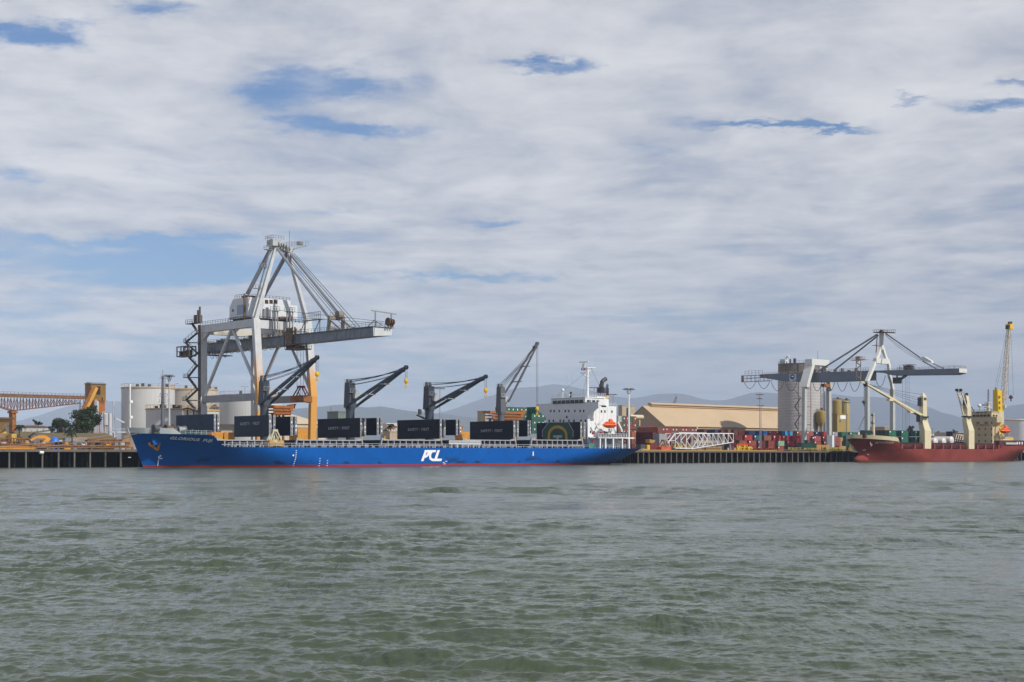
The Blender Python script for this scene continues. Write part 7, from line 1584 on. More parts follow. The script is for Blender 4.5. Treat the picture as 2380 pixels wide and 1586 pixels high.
# trolley machinery and cab
v1,v2=bpt(2083,855)[1],bpt(2124,855)[1]; z=zt_+.1; x=MB(); x.box(ub0+1,ub1-1,v2,v1,z,z+.5); x.box(ub0+1.5,ub1-2,v2+3,v1-3,z+.5,z+2.4); x.box(ub0+1,ub1-1,v2+2,v1-2.4,z+2.75,z+2.95); x.rail((ub0+.8,v2,z+.5),(ub0+.8,v1,z+.5),1.3,1.1,.12)
for k in range(4): x.beam((ub0+1.2,v2+2.2+k*2,z+.5),(ub0+1.2,v2+2.2+k*2,z+2.8),.2)
x.build('trolley',mat('trolley_dirty',(.12,.10,.08),.7,var=.5,vs=1.2,rust=.4),C2,split=False)
x=MB(); a=Lu(2076,892,ub0+1.5); b_=Lu(2091,892,ub0+1.5); zc1=a[2]; zbm=bpt(2090,872)[2]; x.box(ub0+.8,ub0+3.6,b_[1],a[1],zc1,zc1+2.9); cb2=x.build('operator_cab',DGREY,C2,bevel=.15)
x=MB(); x.beam((ub0+1,b_[1]-.2,zc1+2),(ub0+1.5,b_[1]-3.5,zbm+.2),.5); x.beam((ub0+3,b_[1]-.2,zc1+2),(ub0+3.5,b_[1]-3.5,zbm+.2),.5); x.beam((ub0+2,(a[1]+b_[1])/2,zc1+2.9),(ub0+2,(a[1]+b_[1])/2,zbm+.3),.5); x.build('cab_hanger',BLACK,cb2)
x=MB(); x.box(ub0+.75,ub0+.81,b_[1]+.4,a[1]-.4,zc1+.9,zc1+2.4); x.box(ub0+1.1,ub0+3.3,b_[1]-.06,b_[1]+.02,zc1+.6,zc1+2.4); x.build('cab_window',GLASS,cb2)
x=MB()
for px in (2098,2104,2108,2113): p=Lu(px,872,ub0+3); x.tube((p[0],p[1],p[2]),(p[0],p[1],8),.055,5)
x.build('hoist_rope',CABLE,C2)
# ladders and elevator beside the left waterside leg, logo board
x=MB(); w=uA-1.5; zz0=Zp(838,w,vW+4)
x.box(w-2,w+1.2,vW-1,vW+7,zz0,zz0+.25); x.rail((w-2,vW-1,zz0+.25),(w-2,vW+7,zz0+.25),1.2,1.1,.11); x.box(w-1.5,w+.5,vW+2,vW+4.5,zz0+.26,zz0+1.9); 
for k in range(6): x.beam((w-.8,vW+2+(k%2)*2.5,zz0-9+k*1.6),(w-.8,vW+4.5-(k%2)*2.5,zz0-7.4+k*1.6),.35)
x.beam((w-.8,vW+2,zz0-9.5),(w-.8,vW+2,zz0),.25); x.beam((w-.8,vW+4.5,zz0-9.5),(w-.8,vW+4.5,zz0),.25)
P=Vector((Pm[0]-3.6,vW+3.2,zz0)); Q=Vector((Pm[0]-2.2,vW+3.4,Pm[2]-.2)); x.beam(P,Q,.25,.5); x.box(Q.x-1.8,Q.x+.8,vW+2,vW+5,Q.z,Q.z+.2); x.rail((Q.x-1.8,vW+2,Q.z+.2),(Q.x+.5,vW+2,Q.z+.2),1.1,.9,.1); x.beam((Q.x,vW+3.5,Q.z),(Q.x+.8,vW+3.5,Pap[2]),.2,.5)
x.build('access_stair',mat('stair_rust_pink',(.36,.29,.25),.7,var=.4,vs=1.2,rust=.3),C2)
x=MB(); w=uA-1.6; 
for k,(ya,yb) in enumerate(((905,925),(925,945),(945,965),(965,985),(985,1010))): 
    za_,zb2=Zp(ya,w,vL),Zp(yb,w,vL); x.beam((w,vL+(1.0 if k%2 else 4.5),za_),(w,vL+(4.5 if k%2 else 1.0),zb2),.6,.3); x.box(w-.6,w+.6,vL+.8,vL+4.8,zb2-.1,zb2+.05)
x.build('leg_stair',mat('stair_faded_rust',(.22,.17,.15),.75,var=.3,rust=.35),C2,split=False)
x=MB()
for ya in (904,946,988): za_=Zp(ya,uA,vL); x.box(uA+1.05,uA+3.6,vL-1.4,vL-1.0,za_,za_+.25)
x.build('leg_bracket',RUSTY,C2)
a,b_=bpt(1835,878)[1],bpt(1851,878)[1]; zt3,zb3=bpt(1843,869.5)[2],bpt(1843,887)[2]; x=MB(); x.box(ub0-.10,ub0-.02,b_,a,zb3,zt3); lb_=x.build('logo_board',mat('logo_board_white',(.52,.55,.62),.5),bo1)
x=MB(); vm=(a+b_)/2+.3; zm_=(zt3+zb3)/2+.5; n=20
pts=[(ub0-.13,vm+1.35*math.cos(6.28*i/n),zm_+1.35*math.sin(6.28*i/n)) for i in range(n)]; x.add(pts,[tuple(range(n))]); x.box(ub0-.13,ub0-.11,vm-2.4,vm-.3,zb3+.5,zb3+.8); x.build('blue_logo_disc',mat('logo_blue',(.02,.06,.22),.5),lb_,weld=False,split=False)
x=MB(); x.add([(ub0-.15,vm-.2+.62*math.cos(6.28*i/14)*1.2,zm_+.15+.4*math.sin(6.28*i/14)) for i in range(14)],[tuple(range(14))]); x.build('logo_swirl',PURE,lb_,weld=False)
# ================================================================ RED SHIP
RV0,RB=12.0,11.0; RC=RV0+RB
RS=thing('cargo_ship','rust red general cargo ship with cream cranes and green containers on deck','ship',400,RC,0)
RDK=Zp(1043.5,U(2120,RV0),RV0)
ust=U(2001,RC); utop=U(1983,RC); zst=Zp(1019,utop,RC)
def r_us(z): return ust+(utop-ust)*min(max(z/zst,0),1)**1.2
uF=U(2082,RV0+1.5); uF2=U(2096,RV0); zF=Zp(1026.5,uF,RV0+1.5); uP=U(2326,RV0); uP2=U(2331,RV0); zP=Zp(1036.5,uP2,RV0); uE=U(2384,RV0+2)
def r_top(u):
    if u<uF2: a=min(max((uF2-u)/(uF2-uF),0),1); f=min(max((uF-u)/(uF-utop),0),1); return RDK+(zF-RDK)*a+(zst-zF)*f
    if u>uP: return RDK+(zP-RDK)*min(1,(u-uP)/(uP2-uP))
    return RDK
uWL=U(2350,RC)
def r_ue(z): return uWL+(uE-uWL)*min(max(z/6.0,0),1)**.8
def r_half(u,z):
    us=r_us(z); le=46-2.6*min(max(z,0),10); t=min(max((u-us)/le,0),1); b=RB*(1-(1-t)**(1.9+.12*max(z,0)))
    zf=min(max(z/6,0),1); ua=uWL-55+34*zf; ue=r_ue(z); be=1.2+7.5*zf
    if u>ua: b=min(b,RB-(RB-be)*((u-ua)/max(ue-ua,1))**2.1)
    return max(b,.02)
RHULL=mat('red_hull_paint',(.215,.042,.034),.65,var=.20,vs=.16,streak=.35,scol=(.18,.065,.05),rust=.34,rcol=(.17,.055,.03),spec=.15)
t,b=nodes_of(RHULL); sp=t.nodes.new('ShaderNodeSeparateXYZ'); t.links.new(t.nodes.new('ShaderNodeTexCoord').outputs['Object'],sp.inputs[0])
zn=mm(t,'ADD',sp.outputs[2],mm(t,'MULTIPLY',mm(t,'SUBTRACT',tnoise(t,.12),.5),.8)); xn=sp.outputs[0]
addmix(t,b,mm(t,'MULTIPLY',mr(t,zn,4.5,4.8),mr(t,xn,uF2-400+6,uF2-400-22)),(.17,.028,.028))  # shade under the bow flare put into the hull colour
addmix(t,b,mm(t,'MULTIPLY',mr(t,zn,.75,.35),1.0),(.14,.045,.03))
hull('hull',RS,r_us,r_ue,r_half,r_top,[0,.12,.2,.3,.42,.54,.66,.78,.9,1],RHULL,RC,ns=120)
x=MB(); vs=[];fs=[]          # bulbous bow
ub_=U(1987,RC); zb_=1.3
x.sphere((ub_+5.6,RC,zb_-.2),2.7,20,12,.78,2.1,.75); x.build('bulbous_bow',RHULL,RS,True)
def r_v(u,z): return RC-r_half(u,z)
m_=MB(); us_=np.linspace(utop+.05,uF+.5,22)
for sgn in (-1,1):
    vs=[];fs=[]
    for i,u in enumerate(us_):
        zt_=r_top(u); hgt=1.75*min(1,max(.03,(uF+.6-u)/1.5)); bb=r_half(u,zt_)
        for dz,dv in ((0,0),(hgt,.25),(hgt,.05),(0,-.2)): vs.append((u-.25*dz*(1-i/22),RC+sgn*(bb+dv),zt_+dz-.01))
    for i in range(21):
        for k in range(4): fs.append((i*4+k,(i+1)*4+k,(i+1)*4+(k+1)%4,i*4+(k+1)%4))
    m_.add(vs,fs)
m_.build('bulwark',CREAM,RS)
def rat(px,py):
    v=RV0+3
    for _ in range(40):
        u,_,z=Lv(px,py,v); v=.5*v+.5*r_v(u,max(z,0))
    return u,v,z
a=rat(2032,1031.5); e=rat(2076,1031.5); hgt=rat(2034,1026.5)[2]-a[2]
text_on('MCP KOPENHAGEN',lambda x_,y_:(a[0]+(e[0]-a[0])*x_,r_v(a[0]+(e[0]-a[0])*x_,a[2]+y_)-.06,a[2]+(e[2]-a[2])*x_+y_),1,hgt,'ship_name',mat('faded_white_letters',(.55,.50,.42),.6,var=.3,vs=2),RS,.02,.15)
x=MB(); c0=rat(2024,1031); x.lathe(0,0,[(.2,0),(1.25,0),(1.2,.45),(.6,.5)],14); x.v=[(c0[0]+p,c0[1]-.35+r_*.5,c0[2]+q) for p,q,r_ in x.v]; x.build('hawse_pipe',mat('hawse_pale',(.34,.20,.20),.6,var=.2,rust=.2),RS,True)
x=MB(); c1=rat(2023,1038); x.beam((c1[0]-1.0,c1[1]-.2,c1[2]+.2),(c1[0]+1.0,c1[1]-.2,c1[2]-.2),.35,.7); x.beam((c0[0],c0[1]-.3,c0[2]),(c1[0],c1[1]-.25,c1[2]),.35); x.build('anchor',RUSTY,RS,split=False)
x=MB()
for pa,pb in (((2004,1047),(2008,1044)),((2008,1044),(2012,1046)),((2005,1048),(2011,1047))): p,q=rat(*pa),rat(*pb); x.beam((p[0],p[1]-.05,p[2]),(q[0],q[1]-.05,q[2]),.12,.2)
p=rat(2018.5,1057); x.box(p[0]-.8,p[0]+.8,p[1]-.12,p[1]-.02,p[2]-.1,p[2]+.15); x.build('bow_mark',mat('faded_white_letters',(.55,.50,.42)),RS,split=False)
# foremast and forecastle gear
u=U(2029.5,RC-2); zb=r_top(u); zt=Zp(962,u,RC-2); x=MB(); x.beam((u,RC-2,zb),(u,RC-2,zt),1.5,1.3,.7,.7); x.tube((u,RC-2,zt),(u,RC-2,zt+1.5),.1,6); fm=x.build('foremast',CREAM,RS)
x=MB(); 
for z in (zt-1,zt-4.5,zt-9): x.box(u-1.3,u+.3,RC-2.6,RC-1.4,z,z+.2); x.box(u-1.1,u-.5,RC-2.3,RC-1.7,z+.2,z+1)
x.beam((u-2.4,RC-2,zt-3.6),(u+2.4,RC-2,zt-3.6),.12); x.build('mast_lamp_bracket',DGREY,fm)
x=MB()
for px in (2008,2041,2053,2072): p=Lv(px,1016,RC-5); zb=r_top(p[0]); x.box(p[0]-.6,p[0]+.7,RC-6,RC-4.6,zb,zb+2.2)
x.build('windlass',mat('windlass_red',(.12,.03,.03),.6,var=.3,rust=.3),RS)
# deck: coamings, posts
COA=mat('deck_red_steel',(.20,.035,.035),.6,var=.3,vs=1,rust=.25)
x=MB(); x.box(uF2+1,uP-1,RV0+2.2,RC+RB-2.2,RDK,RDK+2.9); x.build('hatch_coaming',mat('coaming_dark_red',(.06,.014,.014),.7,var=.3,rust=.2),RS)
x=MB()
for px in (2096,2126,2146,2171.5,2191.5,2211,2231,2272,2290,2308.5,2321): u=U(px,RV0+.6); x.box(u-.5,u+.5,RV0+.4,RV0+1.1,RDK,RDK+2.1)
x.build('deck_post',mat('deck_post_red',(.28,.06,.055),.6,var=.15,rust=.2),RS)
x=MB(); x.box(uF2+2,uP-1,RV0+1.3,RV0+1.6,RDK+.75,RDK+.95); x.box(uF2+2,uP-1,RV0+1.3,RV0+1.6,RDK+1.5,RDK+1.7); x.build('coaming_rail',COA,RS)
# deck cranes: cranked cream pedestals
CRY=mat('cream_crane_paint',(.66,.58,.38),.5,var=.06,rust=.10,streak=.15,scol=(.42,.33,.18))
def ped(pc,pr,pyneck,name='crane_pedestal'):
    vb=RV0+2.2; ub=U(pc,vb-.4); zn=Zp(pyneck,ub,vb+.8); hw=U(pc+pr*.8,vb-.4)-ub
    x=MB(); secleg(x,[(ub,vb,RDK,1),(ub,vb,RDK+(zn-RDK)*.58,1),(ub-.5,vb+.9,RDK+(zn-RDK)*.86,.86),(ub-.5,vb+.9,zn,.76)],hw*2,2.9)
    o=x.build(name,CRY,RS,bevel=.1); y=MB(); y.tube((ub-.5,vb+.9,zn),(ub-.5,vb+.9,zn+.5),hw*.95,16); y.build('slewing_ring',BLACK,o,True); return o,ub-.5,vb+.9,zn+.5,hw
o1,u1,v1,z1,hw=ped(2152.5,9.2,971)
zt=Zp(914,u1,v1); x=MB(); secleg(x,[(u1,v1,z1,1),(u1,v1,zt-1.6,.95),(u1,v1,zt-1.59,.8),(u1,v1,zt,.35)],hw*1.25,2.2); hs=x.build('crane_house',CRY,o1,bevel=.08)
x=MB(); x.box(u1-hw*.6-1.5,u1-hw*.64,v1-1,v1+1,zt-6,zt-2.2); x.box(u1-hw*.6-3.0,u1-hw*.64,v1-1.2,v1+.8,zt-10.5-3,zt-10.5); x.box(u1-hw*.4,u1+hw*.4,v1-1.16,v1-1.05,zt-3.4,zt-2.2); x.build('crane_cab',DGREY,o1)
# lowered jib pointing over the bow
A0=Vector((u1-hw*.6,v1,Zp(967,u1,v1))); tip=Lv(2013,893,v1-1.0); tip=Vector(tip)
x=MB(); d=(tip-A0).normalized()
for k in (-1,1): x.beam(A0+Vector((0,k*.9,0)),tip+Vector((0,k*.25,0)),.55,1.1,.4,.7)
x.beam(A0.lerp(tip,.02),A0.lerp(tip,.18),1.9,.5); x.build('jib',CRY,o1)
x=MB()
for f in (.2,.58): c_=A0.lerp(tip,f)-Vector((0,0,1.0)); x.box(c_.x-1.6,c_.x+1.6,c_.y-.9,c_.y+.9,c_.z-.5,c_.z+.5)
x.build('jib_fitting',CRY,o1)
x=MB(); end=Vector(Lv(2000,887.5,v1-1)); x.beam(tip,end,.5,.45); x.build('jib_tip',CRY,o1); x=MB(); x.tube(tip+Vector((-.5,-.6,-.3)),tip+Vector((-.5,.6,-.3)),.9,12); x.build('tip_sheave',BLACK,o1)
x=MB()
for k,(dz,dv) in enumerate(((-.6,.3),(-2.6,-.3),(-3.6,.2),(-5.2,0))): x.cable((u1-.4,v1+dv,zt+dz),tip+Vector((0,dv,.3)),.07,.5)
hk=Lv(2008,931,tip.y); x.tube((hk[0],tip.y,tip.z-.5),(hk[0],tip.y,hk[2]),.06,5); x.build('hoist_wire',CABLE,o1,split=False)
x=MB(); x.lathe(hk[0],tip.y,[(.3,hk[2]-1.6),(.8,hk[2]-1.0),(.8,hk[2]-.2),(.3,hk[2])],10); x.beam((hk[0],tip.y,hk[2]-1.5),(hk[0]+.3,tip.y,hk[2]-2.6),.3); x.build('hook_block',DGREY,o1,True,split=False)
o2,u2,v2,z2,hw=ped(2254,8,970)
zt=Zp(917,u2,v2); x=MB(); secleg(x,[(u2,v2,z2,1),(u2,v2,zt-6,.95),(u2,v2+.5,zt,.55)],hw*1.25,2.6); x.build('crane_house',CRY,o2,bevel=.08)
x=MB(); x.sphere((u2-.2,v2,zt),.8,10,8); x.box(u2-hw*.6-.8,u2-hw*.6,v2-1,v2+.8,zt-6,zt-3); x.build('crane_winch',BLACK,o2)
B0=Vector(Lu(2239.5,966,u2-2.2)); zt2=Zp(907,u2-8,v2-5)
T1=Vector(Lu(2224,907,u2-9)); T2=Vector(Lu(2233,907,u2-9))
x=MB(); x.beam(B0,T1,.55,.8,.4,.5); x.beam(B0.lerp(Vector((u2-hw*.6,v2,zt-4)),.5),T2,.5,.7,.4,.5) if False else x.beam((u2-hw*.7,v2-1.2,zt-7),T2,.5,.7,.4,.5); x.beam(T1-Vector((0,0,.9)),T2-Vector((0,0,.9)),.5); x.beam(T1.lerp(B0,.28),T1.lerp(B0,.28)+Vector((1.6,0,.3)),.9,.9); x.beam(T1.lerp(B0,.55),(u2-hw*.7,v2-1.2,zt-6.5),.3); x.beam(B0,(u2-hw*.6,v2-.5,z2+.5),.6)
x.build('jib',CRY,o2,split=False)
x=MB(); x.tube(T1-Vector((.5,0,0)),T1+Vector((.5,0,0)),.7,10); x.tube(T2-Vector((.5,0,0)),T2+Vector((.5,0,0)),.7,10); x.cable(T2,(u2-.2,v2,zt+.3),.09,.6); x.build('tip_sheave',BLACK,o2,split=False)
# superstructure
SUP=mat('cream_superstructure',(.53,.43,.26),.55,var=.06,rust=.12,streak=.25,scol=(.34,.24,.12))
vS=RV0+1.6; us=U(2317,vS); zb=RDK; v2_=V(2257,us); v3=V(2262,us); ul=U(2333,vS)
def zz2(py,v=vS): return Zp(py,us,v)
x=MB(); x.box(us,ul,vS+2.4,v3,zb,zz2(985)); so=x.build('superstructure',SUP,RS,bevel=.08)
x=MB(); x.prism([(vS+2.4,zz2(990)),(vS,zz2(982)),(vS,zz2(969)),(v2_,zz2(969)),(v2_,zz2(983)),(v3,zz2(990))],'u',us-.05,us+5); x.build('bridge_wing',SUP,RS)
w0,w1=V(2305,us),V(2259,us); x=MB(); x.box(us-.2,us+8,w0,w1,zz2(968.8),zz2(957)); x.box(us-.5,us+8.3,w0-.3,w1+.3,zz2(957)+.005,zz2(957)+.3); wh2=x.build('wheelhouse',SUP,RS,bevel=.05)
x=MB(); n=5
for i in range(n): a_=w1-.5-(w1-w0-1)*i/n; x.box(us-.26,us-.18,a_-(w1-w0-1)/n+.35,a_,zz2(968),zz2(963.5))
x.box(us+1,us+3,w0-.05,w0+.03,zz2(968),zz2(964)); x.box(us+4,us+5.5,w0-.05,w0+.03,zz2(968),zz2(964)); x.build('bridge_window',GLASS,wh2)
text_on('M  C  P',lambda x_,y_:(us-.3,V(2270,us)-x_,zz2(960.6)+y_),V(2270,us)-V(2294,us),.75,'company_letters',BLACK,wh2,.04,.1)
text_on('NO SMOKING',lambda x_,y_:(us-.12,V(2268,us)-x_,zz2(989.5)+y_),V(2268,us)-V(2298,us),.8,'smoking_notice',mat('faded_red_letters',(.30,.13,.09),.6,var=.2),so,.02)
x=MB()
for yy in (983,997,1011,1025.5):
    for xx in ((2271,2275,2290,2294,2305) if yy==983 else (2275.5,2290,2305)): v=V(xx,us-.1); z=zz2(yy,v); x.box(us-.11,us-.04,v-.33,v+.33,z-.5,z+.5)
x.build('window',mat('porthole_dark',(.07,.06,.05),.3,var=.3),so)
# mast, domes, rails above
u,v=us+3,V(2297,us+3); z0_=zz2(957); zm=Zp(905,u,v); x=MB(); x.beam((u,v,z0_),(u,v,Zp(935,u,v)),1.5,1.2,1.0,.9); x.box(u-2.6,u+1.8,v-1,v+1,Zp(948,u,v),Zp(948,u,v)+.4); x.box(u-2.2,u+2,v-1,v+1,Zp(938,u,v),Zp(938,u,v)+.35)
ms=x.build('radar_mast',CREAM,RS,split=False)
x=MB(); 
for k in (-1,1): x.beam((u+k*.5,v,Zp(938,u,v)),(u+k*.3,v,zm),.16)
for k in range(9): z=Zp(938,u,v)+1+k*(zm-Zp(938,u,v)-1)/9; x.beam((u-1.2,v,z),(u+1.2,v,z),.14)
x.beam((u-2.5,v-1,Zp(942,u,v)),(u-2.5,v+2,Zp(942,u,v)),.5); x.build('lattice_mast',DGREY,ms,split=False)
x=MB(); x.sphere((us+1,V(2274,us),zz2(957)+3.2),.95,14,9); x.tube((us+1,V(2274,us),zz2(957)),(us+1,V(2274,us),zz2(957)+2.4),.16,6); x.sphere((us+1,V(2287,us),zz2(957)+.9),.5,10,8); x.build('satellite_dome',WHITE,wh2,True,split=False)
x=MB(); x.beam((us+1,V(2262,us),zz2(957)),(us,V(2258,us),zz2(944)),.35); x.rail((us-.3,w0,zz2(957)+.3),(us-.3,w1,zz2(957)+.3),.9,1.4,.07); x.build('bridge_rail',DGREY,wh2,split=False)
# funnel behind, lit side housing, poop
x=MB(); a_=U(2319,vS+3); x.box(us+8.2,us+13,vS+3,v3-3,zz2(984.9),zz2(955)); x.build('funnel_casing',CREAM,RS,bevel=.1)
x=MB(); x.box(ul+.1,ul+12,vS+2,v3-1,RDK,zz2(1021)); x.rail((ul+.1,vS+2,zz2(1021)),(ul+12,vS+2,zz2(1021)),1.2,1.3,.12); x.box(ul+2,ul+4,vS+3,vS+5,zz2(1021),zz2(1012)); x.box(ul+7,ul+8.4,vS+3,vS+5,zz2(1021),zz2(1014)); x.build('aft_house',CREAM,RS,split=False)
x=MB(); x.box(uP+1,uP2+26,RV0+1.2,RC+8,zP,zP+2.8); 
x.build('poop_house',mat('poop_dark_red',(.10,.02,.02),.6,var=.3,rust=.2),RS)
x=MB(); a_,b_=U(2337,RV0+.8),U(2362,RV0+.8); x.box(a_,b_,RV0+.5,RV0+1.0,zP+.7,zP+1.7); x.build('stowed_gangway',LGREY,RS)
x=MB()
for px in (2364,2369,2375): u=U(px,RV0+1.1); x.box(u-.5,u+.5,RV0+.9,RV0+1.19,zP+.8,zP+2.0)
x.build('white_locker',PURE,RS)
x=MB(); u=U(2355.5,RC); x.box(u-1.2,u+1.2,RC-.5,RC+.5,-1,3.2); x.build('rudder_stock',RHULL,RS)
ulb0,ulb1=U(2325.5,RV0+.5),U(2346,RV0+.5); um=(ulb0+ulb1)/2
lifeboat(um,RV0+.5,Zp(1009,um,RV0+.5),ulb1-ulb0,3.2,Zp(989,um,RV0+.5)-Zp(1009,um,RV0+.5),'orange lifeboat hanging at the stern of the rust red ship')
x=MB(); z=Zp(1009,um,RV0+.5)
for k,s_ in ((ulb0+1.2,-1),(ulb1-1.2,1)): x.beam((k,vS+2.3,z-3),(k,RV0+.5,z+.0),.4); x.beam((k,vS+2.3,z-3),(k,vS+2.2,z+4.5),.35); x.beam((k,vS+2.2,z+4.5),(k,RV0+.3,z+3.6),.3)
x.box(ulb0,ulb1+3,RV0+2.4,vS+2,z-3.3,z-3.0); x.build('davit',CREAM,RS,split=False)
# cargo on deck --------------------------------------------------------------
g='green containers on the red ship'; zc=RDK+3.0
def ship_c(px,tier,v,col,lab): container(U(px,v),v,zc+tier*2.9,col,lab,g,'u',6.06,tier>=0 and col=='green')
for t_ in (0,1):
    tn='upper' if t_ else 'lower'
    for i,px in enumerate((2066.6,2095,2127.5)): ship_c(px,t_,RV0+5,'green','green container, %s tier, %s outer stack from the red bow'%(tn,ORD[i]))
    for i,px in enumerate((2066.6,2095,2127.5)):
        for k in (1,2,3): container(U(px,RV0+5)+.0,RV0+5+k*2.6,zc+t_*2.9,'dark green','dark green container, %s tier, %s row inboard, %s stack from the bow'%(tn,ORD[k-1],ORD[i]),g,'u',6.06,False)
for i,px in enumerate((2009,2033,2051)): container(U(px,RV0+14),RV0+14,zc+2.9,'dark green','dark green container, upper tier behind the foremast, %s from the left'%ORD[i],g,'u',6.06,False); container(U(px,RV0+14),RV0+14,zc,'dark green','dark green container, lower tier behind the foremast, %s from the left'%ORD[i],g,'u',6.06,False)
x0=RDK+2.0
for i,(px,py) in enumerate(((2174.5,1028),(2194,1027.5),(2212,1024))):
    v=RV0+4; u=U(px,v); r=1.95; zc_=Zp(py,u,v); x=MB(); n=20
    pr=[(0,-.7),(r*.5,-.6),(r*.85,-.3),(r,0),(r,9),(r*.8,9.4),(0,9.8)]
    vs=[];fs=[]
    for rr,dv in pr: vs+= [(u+rr*math.cos(6.28*k/n),v+dv,zc_+rr*math.sin(6.28*k/n)) for k in range(n)]
    for j in range(len(pr)-1):
        for k in range(n): fs.append((j*n+k,j*n+(k+1)%n,(j+1)*n+(k+1)%n,(j+1)*n+k))
    x.add(vs,fs); tk=thing('tank_cylinder','large white tank cylinder on the red ship deck, %s from the fore crane pedestal'%ORD[i],'tank',u,v,RDK+1.5,'white tank cylinders on the red ship'); x.build('shell',mat('tank_cream_white',(.66,.62,.58),.45,var=.05,streak=.1),tk,True)
    x=MB(); x.box(u-1.4,u+1.4,v+1,v+1.6,RDK+1.5,zc_-r*.8); x.box(u-1.4,u+1.4,v+7,v+7.6,RDK+1.5,zc_-r*.8); x.build('saddle',COA,tk)
x=MB(); v=RV0+4; a_=U(2213,v); vfar=V(2199,a_); zt=Zp(1003,a_,v); x.box(a_,a_+1.4,v,vfar,RDK+2.5,zt); x.box(a_+1.45,U(2243,v),v+.6,vfar-1,RDK+2,Zp(1026,a_,v))
for k in range(4): q=a_+1.5+k*2; x.beam((q,v+.3,RDK+2),(q+2.6,v+.3,zt-1-k*.4),.35)
x.beam((a_+1.4,v+.2,zt-.6),(U(2243,v),v+.2,zt-1.2),.5); x.beam((a_+1.4,v+.2,zt-4),(U(2243,v),v+.2,zt-4.4),.4); x.build('raised_hatch_cover',mat('hatch_black_blue',(.018,.02,.032),.5,var=.3,rust=.1),RS,split=False)
# ================================================================ MOBILE HARBOUR CRANE
vM=QV+22; uM=U(2330,vM); MC=thing('mobile_harbour_crane','yellow mobile harbour crane with tall lattice boom behind the red ship','crane',uM,vM,QZ)
x=MB(); x.box(uM-6,uM+8,vM-4,vM+4,QZ+.6,QZ+3.2); x.box(uM-3,uM+8,vM-2.6,vM+2.6,QZ+3.2,QZ+8); x.build('carriage',YELLOW,MC,bevel=.15,split=False)
x=MB()
for k in range(6):
    for w in (vM-4.2,vM+3.4): x.tube((uM-5+k*2.4,w,QZ+.8),(uM-5+k*2.4,w+.8,QZ+.8),.8,12)
x.build('wheel',BLACK,MC)
ut=U(2318,vM); zt=Zp(906,ut,vM); ztb=Zp(962,ut,vM); YC=mat('crane_yellow',(.72,.47,.015),.45,var=.08,rust=.06)
x=MB(); hw=(U(2326,vM)-U(2310,vM))/2
x.hexa([(ut-hw*.5,vM-2,QZ+7.9),(ut+hw*.8,vM-2,QZ+7.9),(ut+hw*.8,vM+2,QZ+7.9),(ut-hw*.5,vM+2,QZ+7.9)],[(ut-hw*.55,vM-1.6,zt-8),(ut+hw*.75,vM-1.6,zt-8),(ut+hw*.75,vM+1.6,zt-8),(ut-hw*.55,vM+1.6,zt-8)])
x.hexa([(ut-hw*.55,vM-1.6,zt-8),(ut+hw*.75,vM-1.6,zt-8),(ut+hw*.75,vM+1.6,zt-8),(ut-hw*.55,vM+1.6,zt-8)],[(ut-hw*.62,vM-1.4,zt),(ut+hw*.9,vM-1.4,zt-.8),(ut+hw*.9,vM+1.4,zt-.8),(ut-hw*.62,vM+1.4,zt)])
x.build('tower',YC,MC,bevel=.1,split=False)
x=MB(); x.box(ut+hw*.95,ut+hw*.95+2.2,vM-2.6,vM-.4,Zp(949,ut,vM),Zp(941,ut,vM)); x.build('operator_cab',LGREY,MC,bevel=.1)
x=MB()
for k in range(7): z=QZ+12+k*(zt-QZ-14)/7; x.box(ut-hw*.4,ut-hw*.1,vM-2.05,vM-1.7,z,z+1.4)
x.tube((ut-hw*.4,vM,zt),(ut-hw*.4,vM,zt+1),.6,10); x.build('tower_fitting',mat('tower_dark_yellow',(.22,.14,.01),.6),MC)
# lattice boom, four chords
b0=Vector(Lv(2330,955,vM-1)); b1=Vector(Lv(2344.5,768,vM-4)); L=(b1-b0); dn=L.normalized(); sx=Vector((1,0,0)); sy=dn.cross(sx).normalized(); sx=sy.cross(dn).normalized()
def wd(f): return (1.1+1.5*min(f/.16,1)) if f<.16 else 2.6-.75*((f-.16)/.84)
CH=mat('lattice_pale_pink',(.66,.54,.38),.55,var=.2,rust=.15)
x=MB(); n=26; prev=None
for i in range(n+1):
    f=i/n; c_=b0+L*f; w=wd(f); q=[c_+sx*w*a_*.5+sy*w*.42*b_ for a_,b_ in ((-1,-1),(1,-1),(1,1),(-1,1))]
    for k in range(4): x.beam(q[k],q[(k+1)%4],.13)
    if prev:
        for k in range(4): x.beam(prev[k],q[k],.26); x.beam(prev[k],q[(k+1)%4] if i%2 else q[k-1],.11)
    prev=q
x.build('lattice_boom',CH,MC,split=False)
hd=Vector(Lv(2346,759,vM-4)); x=MB(); x.box(hd.x-1.9,hd.x+1.6,hd.y-1.5,hd.y+1.5,hd.z-1.7,hd.z+1.2); x.box(hd.x+1.61,hd.x+2.4,hd.y-.9,hd.y+.9,hd.z-1.5,hd.z+1.9); x.build('boom_head',YC,MC,bevel=.1,split=False)
x=MB(); x.tube((hd.x,hd.y-.4,hd.z+1.6),(hd.x,hd.y+.4,hd.z+1.6),1.2,14); x.tube((hd.x+2,hd.y-.5,hd.z+2.2),(hd.x+2,hd.y+.5,hd.z+2.2),.7,12); x.box(hd.x-2.7,hd.x-1.95,hd.y-1,hd.y+1,hd.z-1.6,hd.z+.5); x.build('head_sheave',mat('sheave_dark',(.07,.04,.05),.5),MC)
hk=Lv(2349.5,924,vM-4); x=MB()
for px in (2343.8,2355.5): p=Lv(px,920,vM-4); x.tube((hd.x+(p[0]-hk[0])*.5,hd.y,hd.z),(p[0],p[1],p[2]),.06,5)
for k in (-.6,.6): x.cable((ut-hw*.4,vM+k,zt+.8),(hd.x-1,hd.y+k,hd.z),.06,0,5,4)
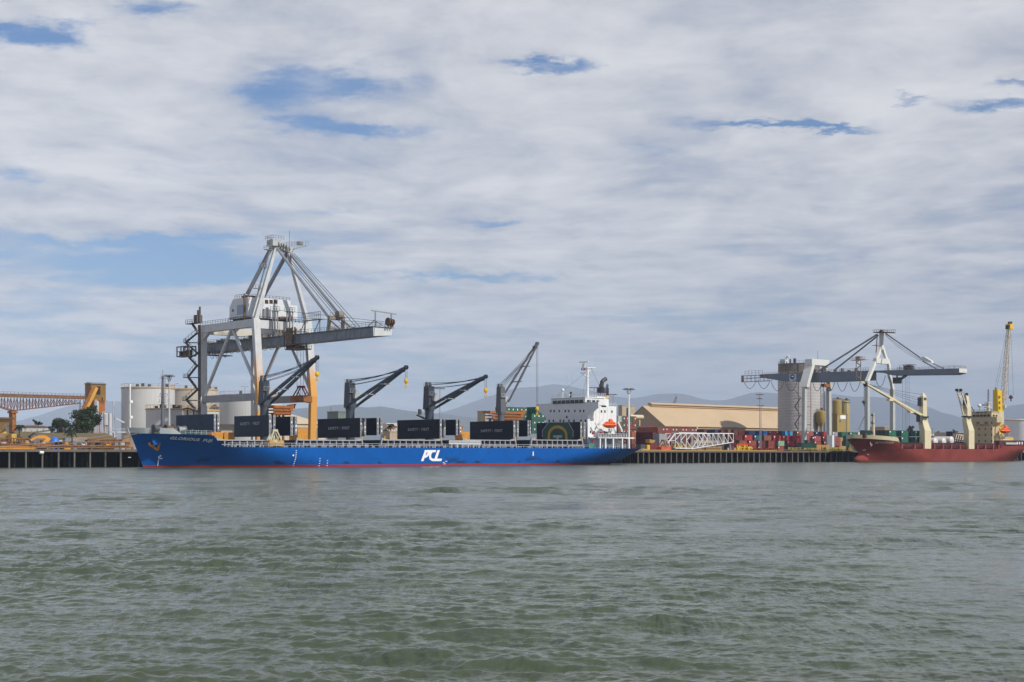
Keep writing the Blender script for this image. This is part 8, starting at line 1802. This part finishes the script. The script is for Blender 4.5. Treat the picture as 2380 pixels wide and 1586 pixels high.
x.build('hoist_rope',CABLE,MC,split=False)
x=MB(); x.box(hk[0]-2.2,hk[0]+2.2,hk[1]-.3,hk[1]+.3,hk[2]-.5,hk[2]+.1); x.lathe(hk[0],hk[1],[(.5,hk[2]-.9),(1.0,hk[2]-.4),(.9,hk[2]+.7),(.4,hk[2]+1.3)],10); x.beam((hk[0],hk[1],hk[2]-.8),(hk[0]+.2,hk[1],hk[2]-2.3),.45); x.build('hook_block',mat('hook_maroon',(.10,.015,.03),.5),MC,split=False)
# far right background
flood_mast(2137.5,943,75,'thin floodlight mast beside the red ship fore crane',8,r=.2,m=MGREY)
x=MB(); p=Lv(2167,997,330); x.tube((p[0],330,4.6),p,.25,6); x.box(p[0]-2.2,p[0]+2.2,329.6,330.4,p[2],p[2]+.5); solo('street_lamp','distant street lamp between the two cream ship cranes','street lamp',x,MGREY)
tree(2181,1002,1014,380,9,'dark conifer between the two cream ship cranes',(.02,.04,.02),31,500,'conifer_tree',lobes=5)
tree(2112,991,1003,150,30,'dark bushes showing above the green containers on the red ship',(.03,.04,.02),33,1200,lobes=9)
tree(2218,998,1006,260,18,'sparse palm like tree behind the raised dark hatch cover',(.04,.06,.03),35,500,lobes=5)
for i,(a_,b_,py,v,cn,cm) in enumerate(((2160,2177,1010,420,'white',WHITE),(2178,2205,1013,380,'olive',mat('olive_render',(.28,.24,.13),.8,var=.1)),(2205,2246,1006,300,'beige',BEI),(2056,2080,993,170,'tan roofed',TANW))):
    block(a_,b_,py,v,'%s low building far behind the red ship'%cn,cm,name='low_building',d=14,roofm=mat('low_roof_pale',(.5,.45,.38),.7))
x=MB(); a_=Lv(1993,1000,70); b_=Lv(2012,962,70); x.cable(a_,b_,.09,0,5,2); x.cable((a_[0]+1.5,70,a_[2]),b_,.09,0,5,2); solo('slanting_wire','pair of slanting wires left of the grey crane waterside leg','wire',x,CABLE)
line((rat(1990,1023),(U(1978,QV+1),QV+1,QZ+.4)),'mooring line from the red bow to the quay',.08,.3)
x=MB(); p=Lv(1977,1037,45)
for k in range(5): q=p[0]-1.5+k*.7; x.beam((q,45,QZ),(q+.4,45.3,QZ+1.5+(k*7%3)*.9),.3)
x.box(p[0]-2,p[0]+2,44.5,46,QZ,QZ+.8); solo('quay_winch','tan and yellow quay winch just left of the red bow','winch',x,mat('winch_tan',(.45,.28,.10),.7,var=.4,vs=2,rust=.2))
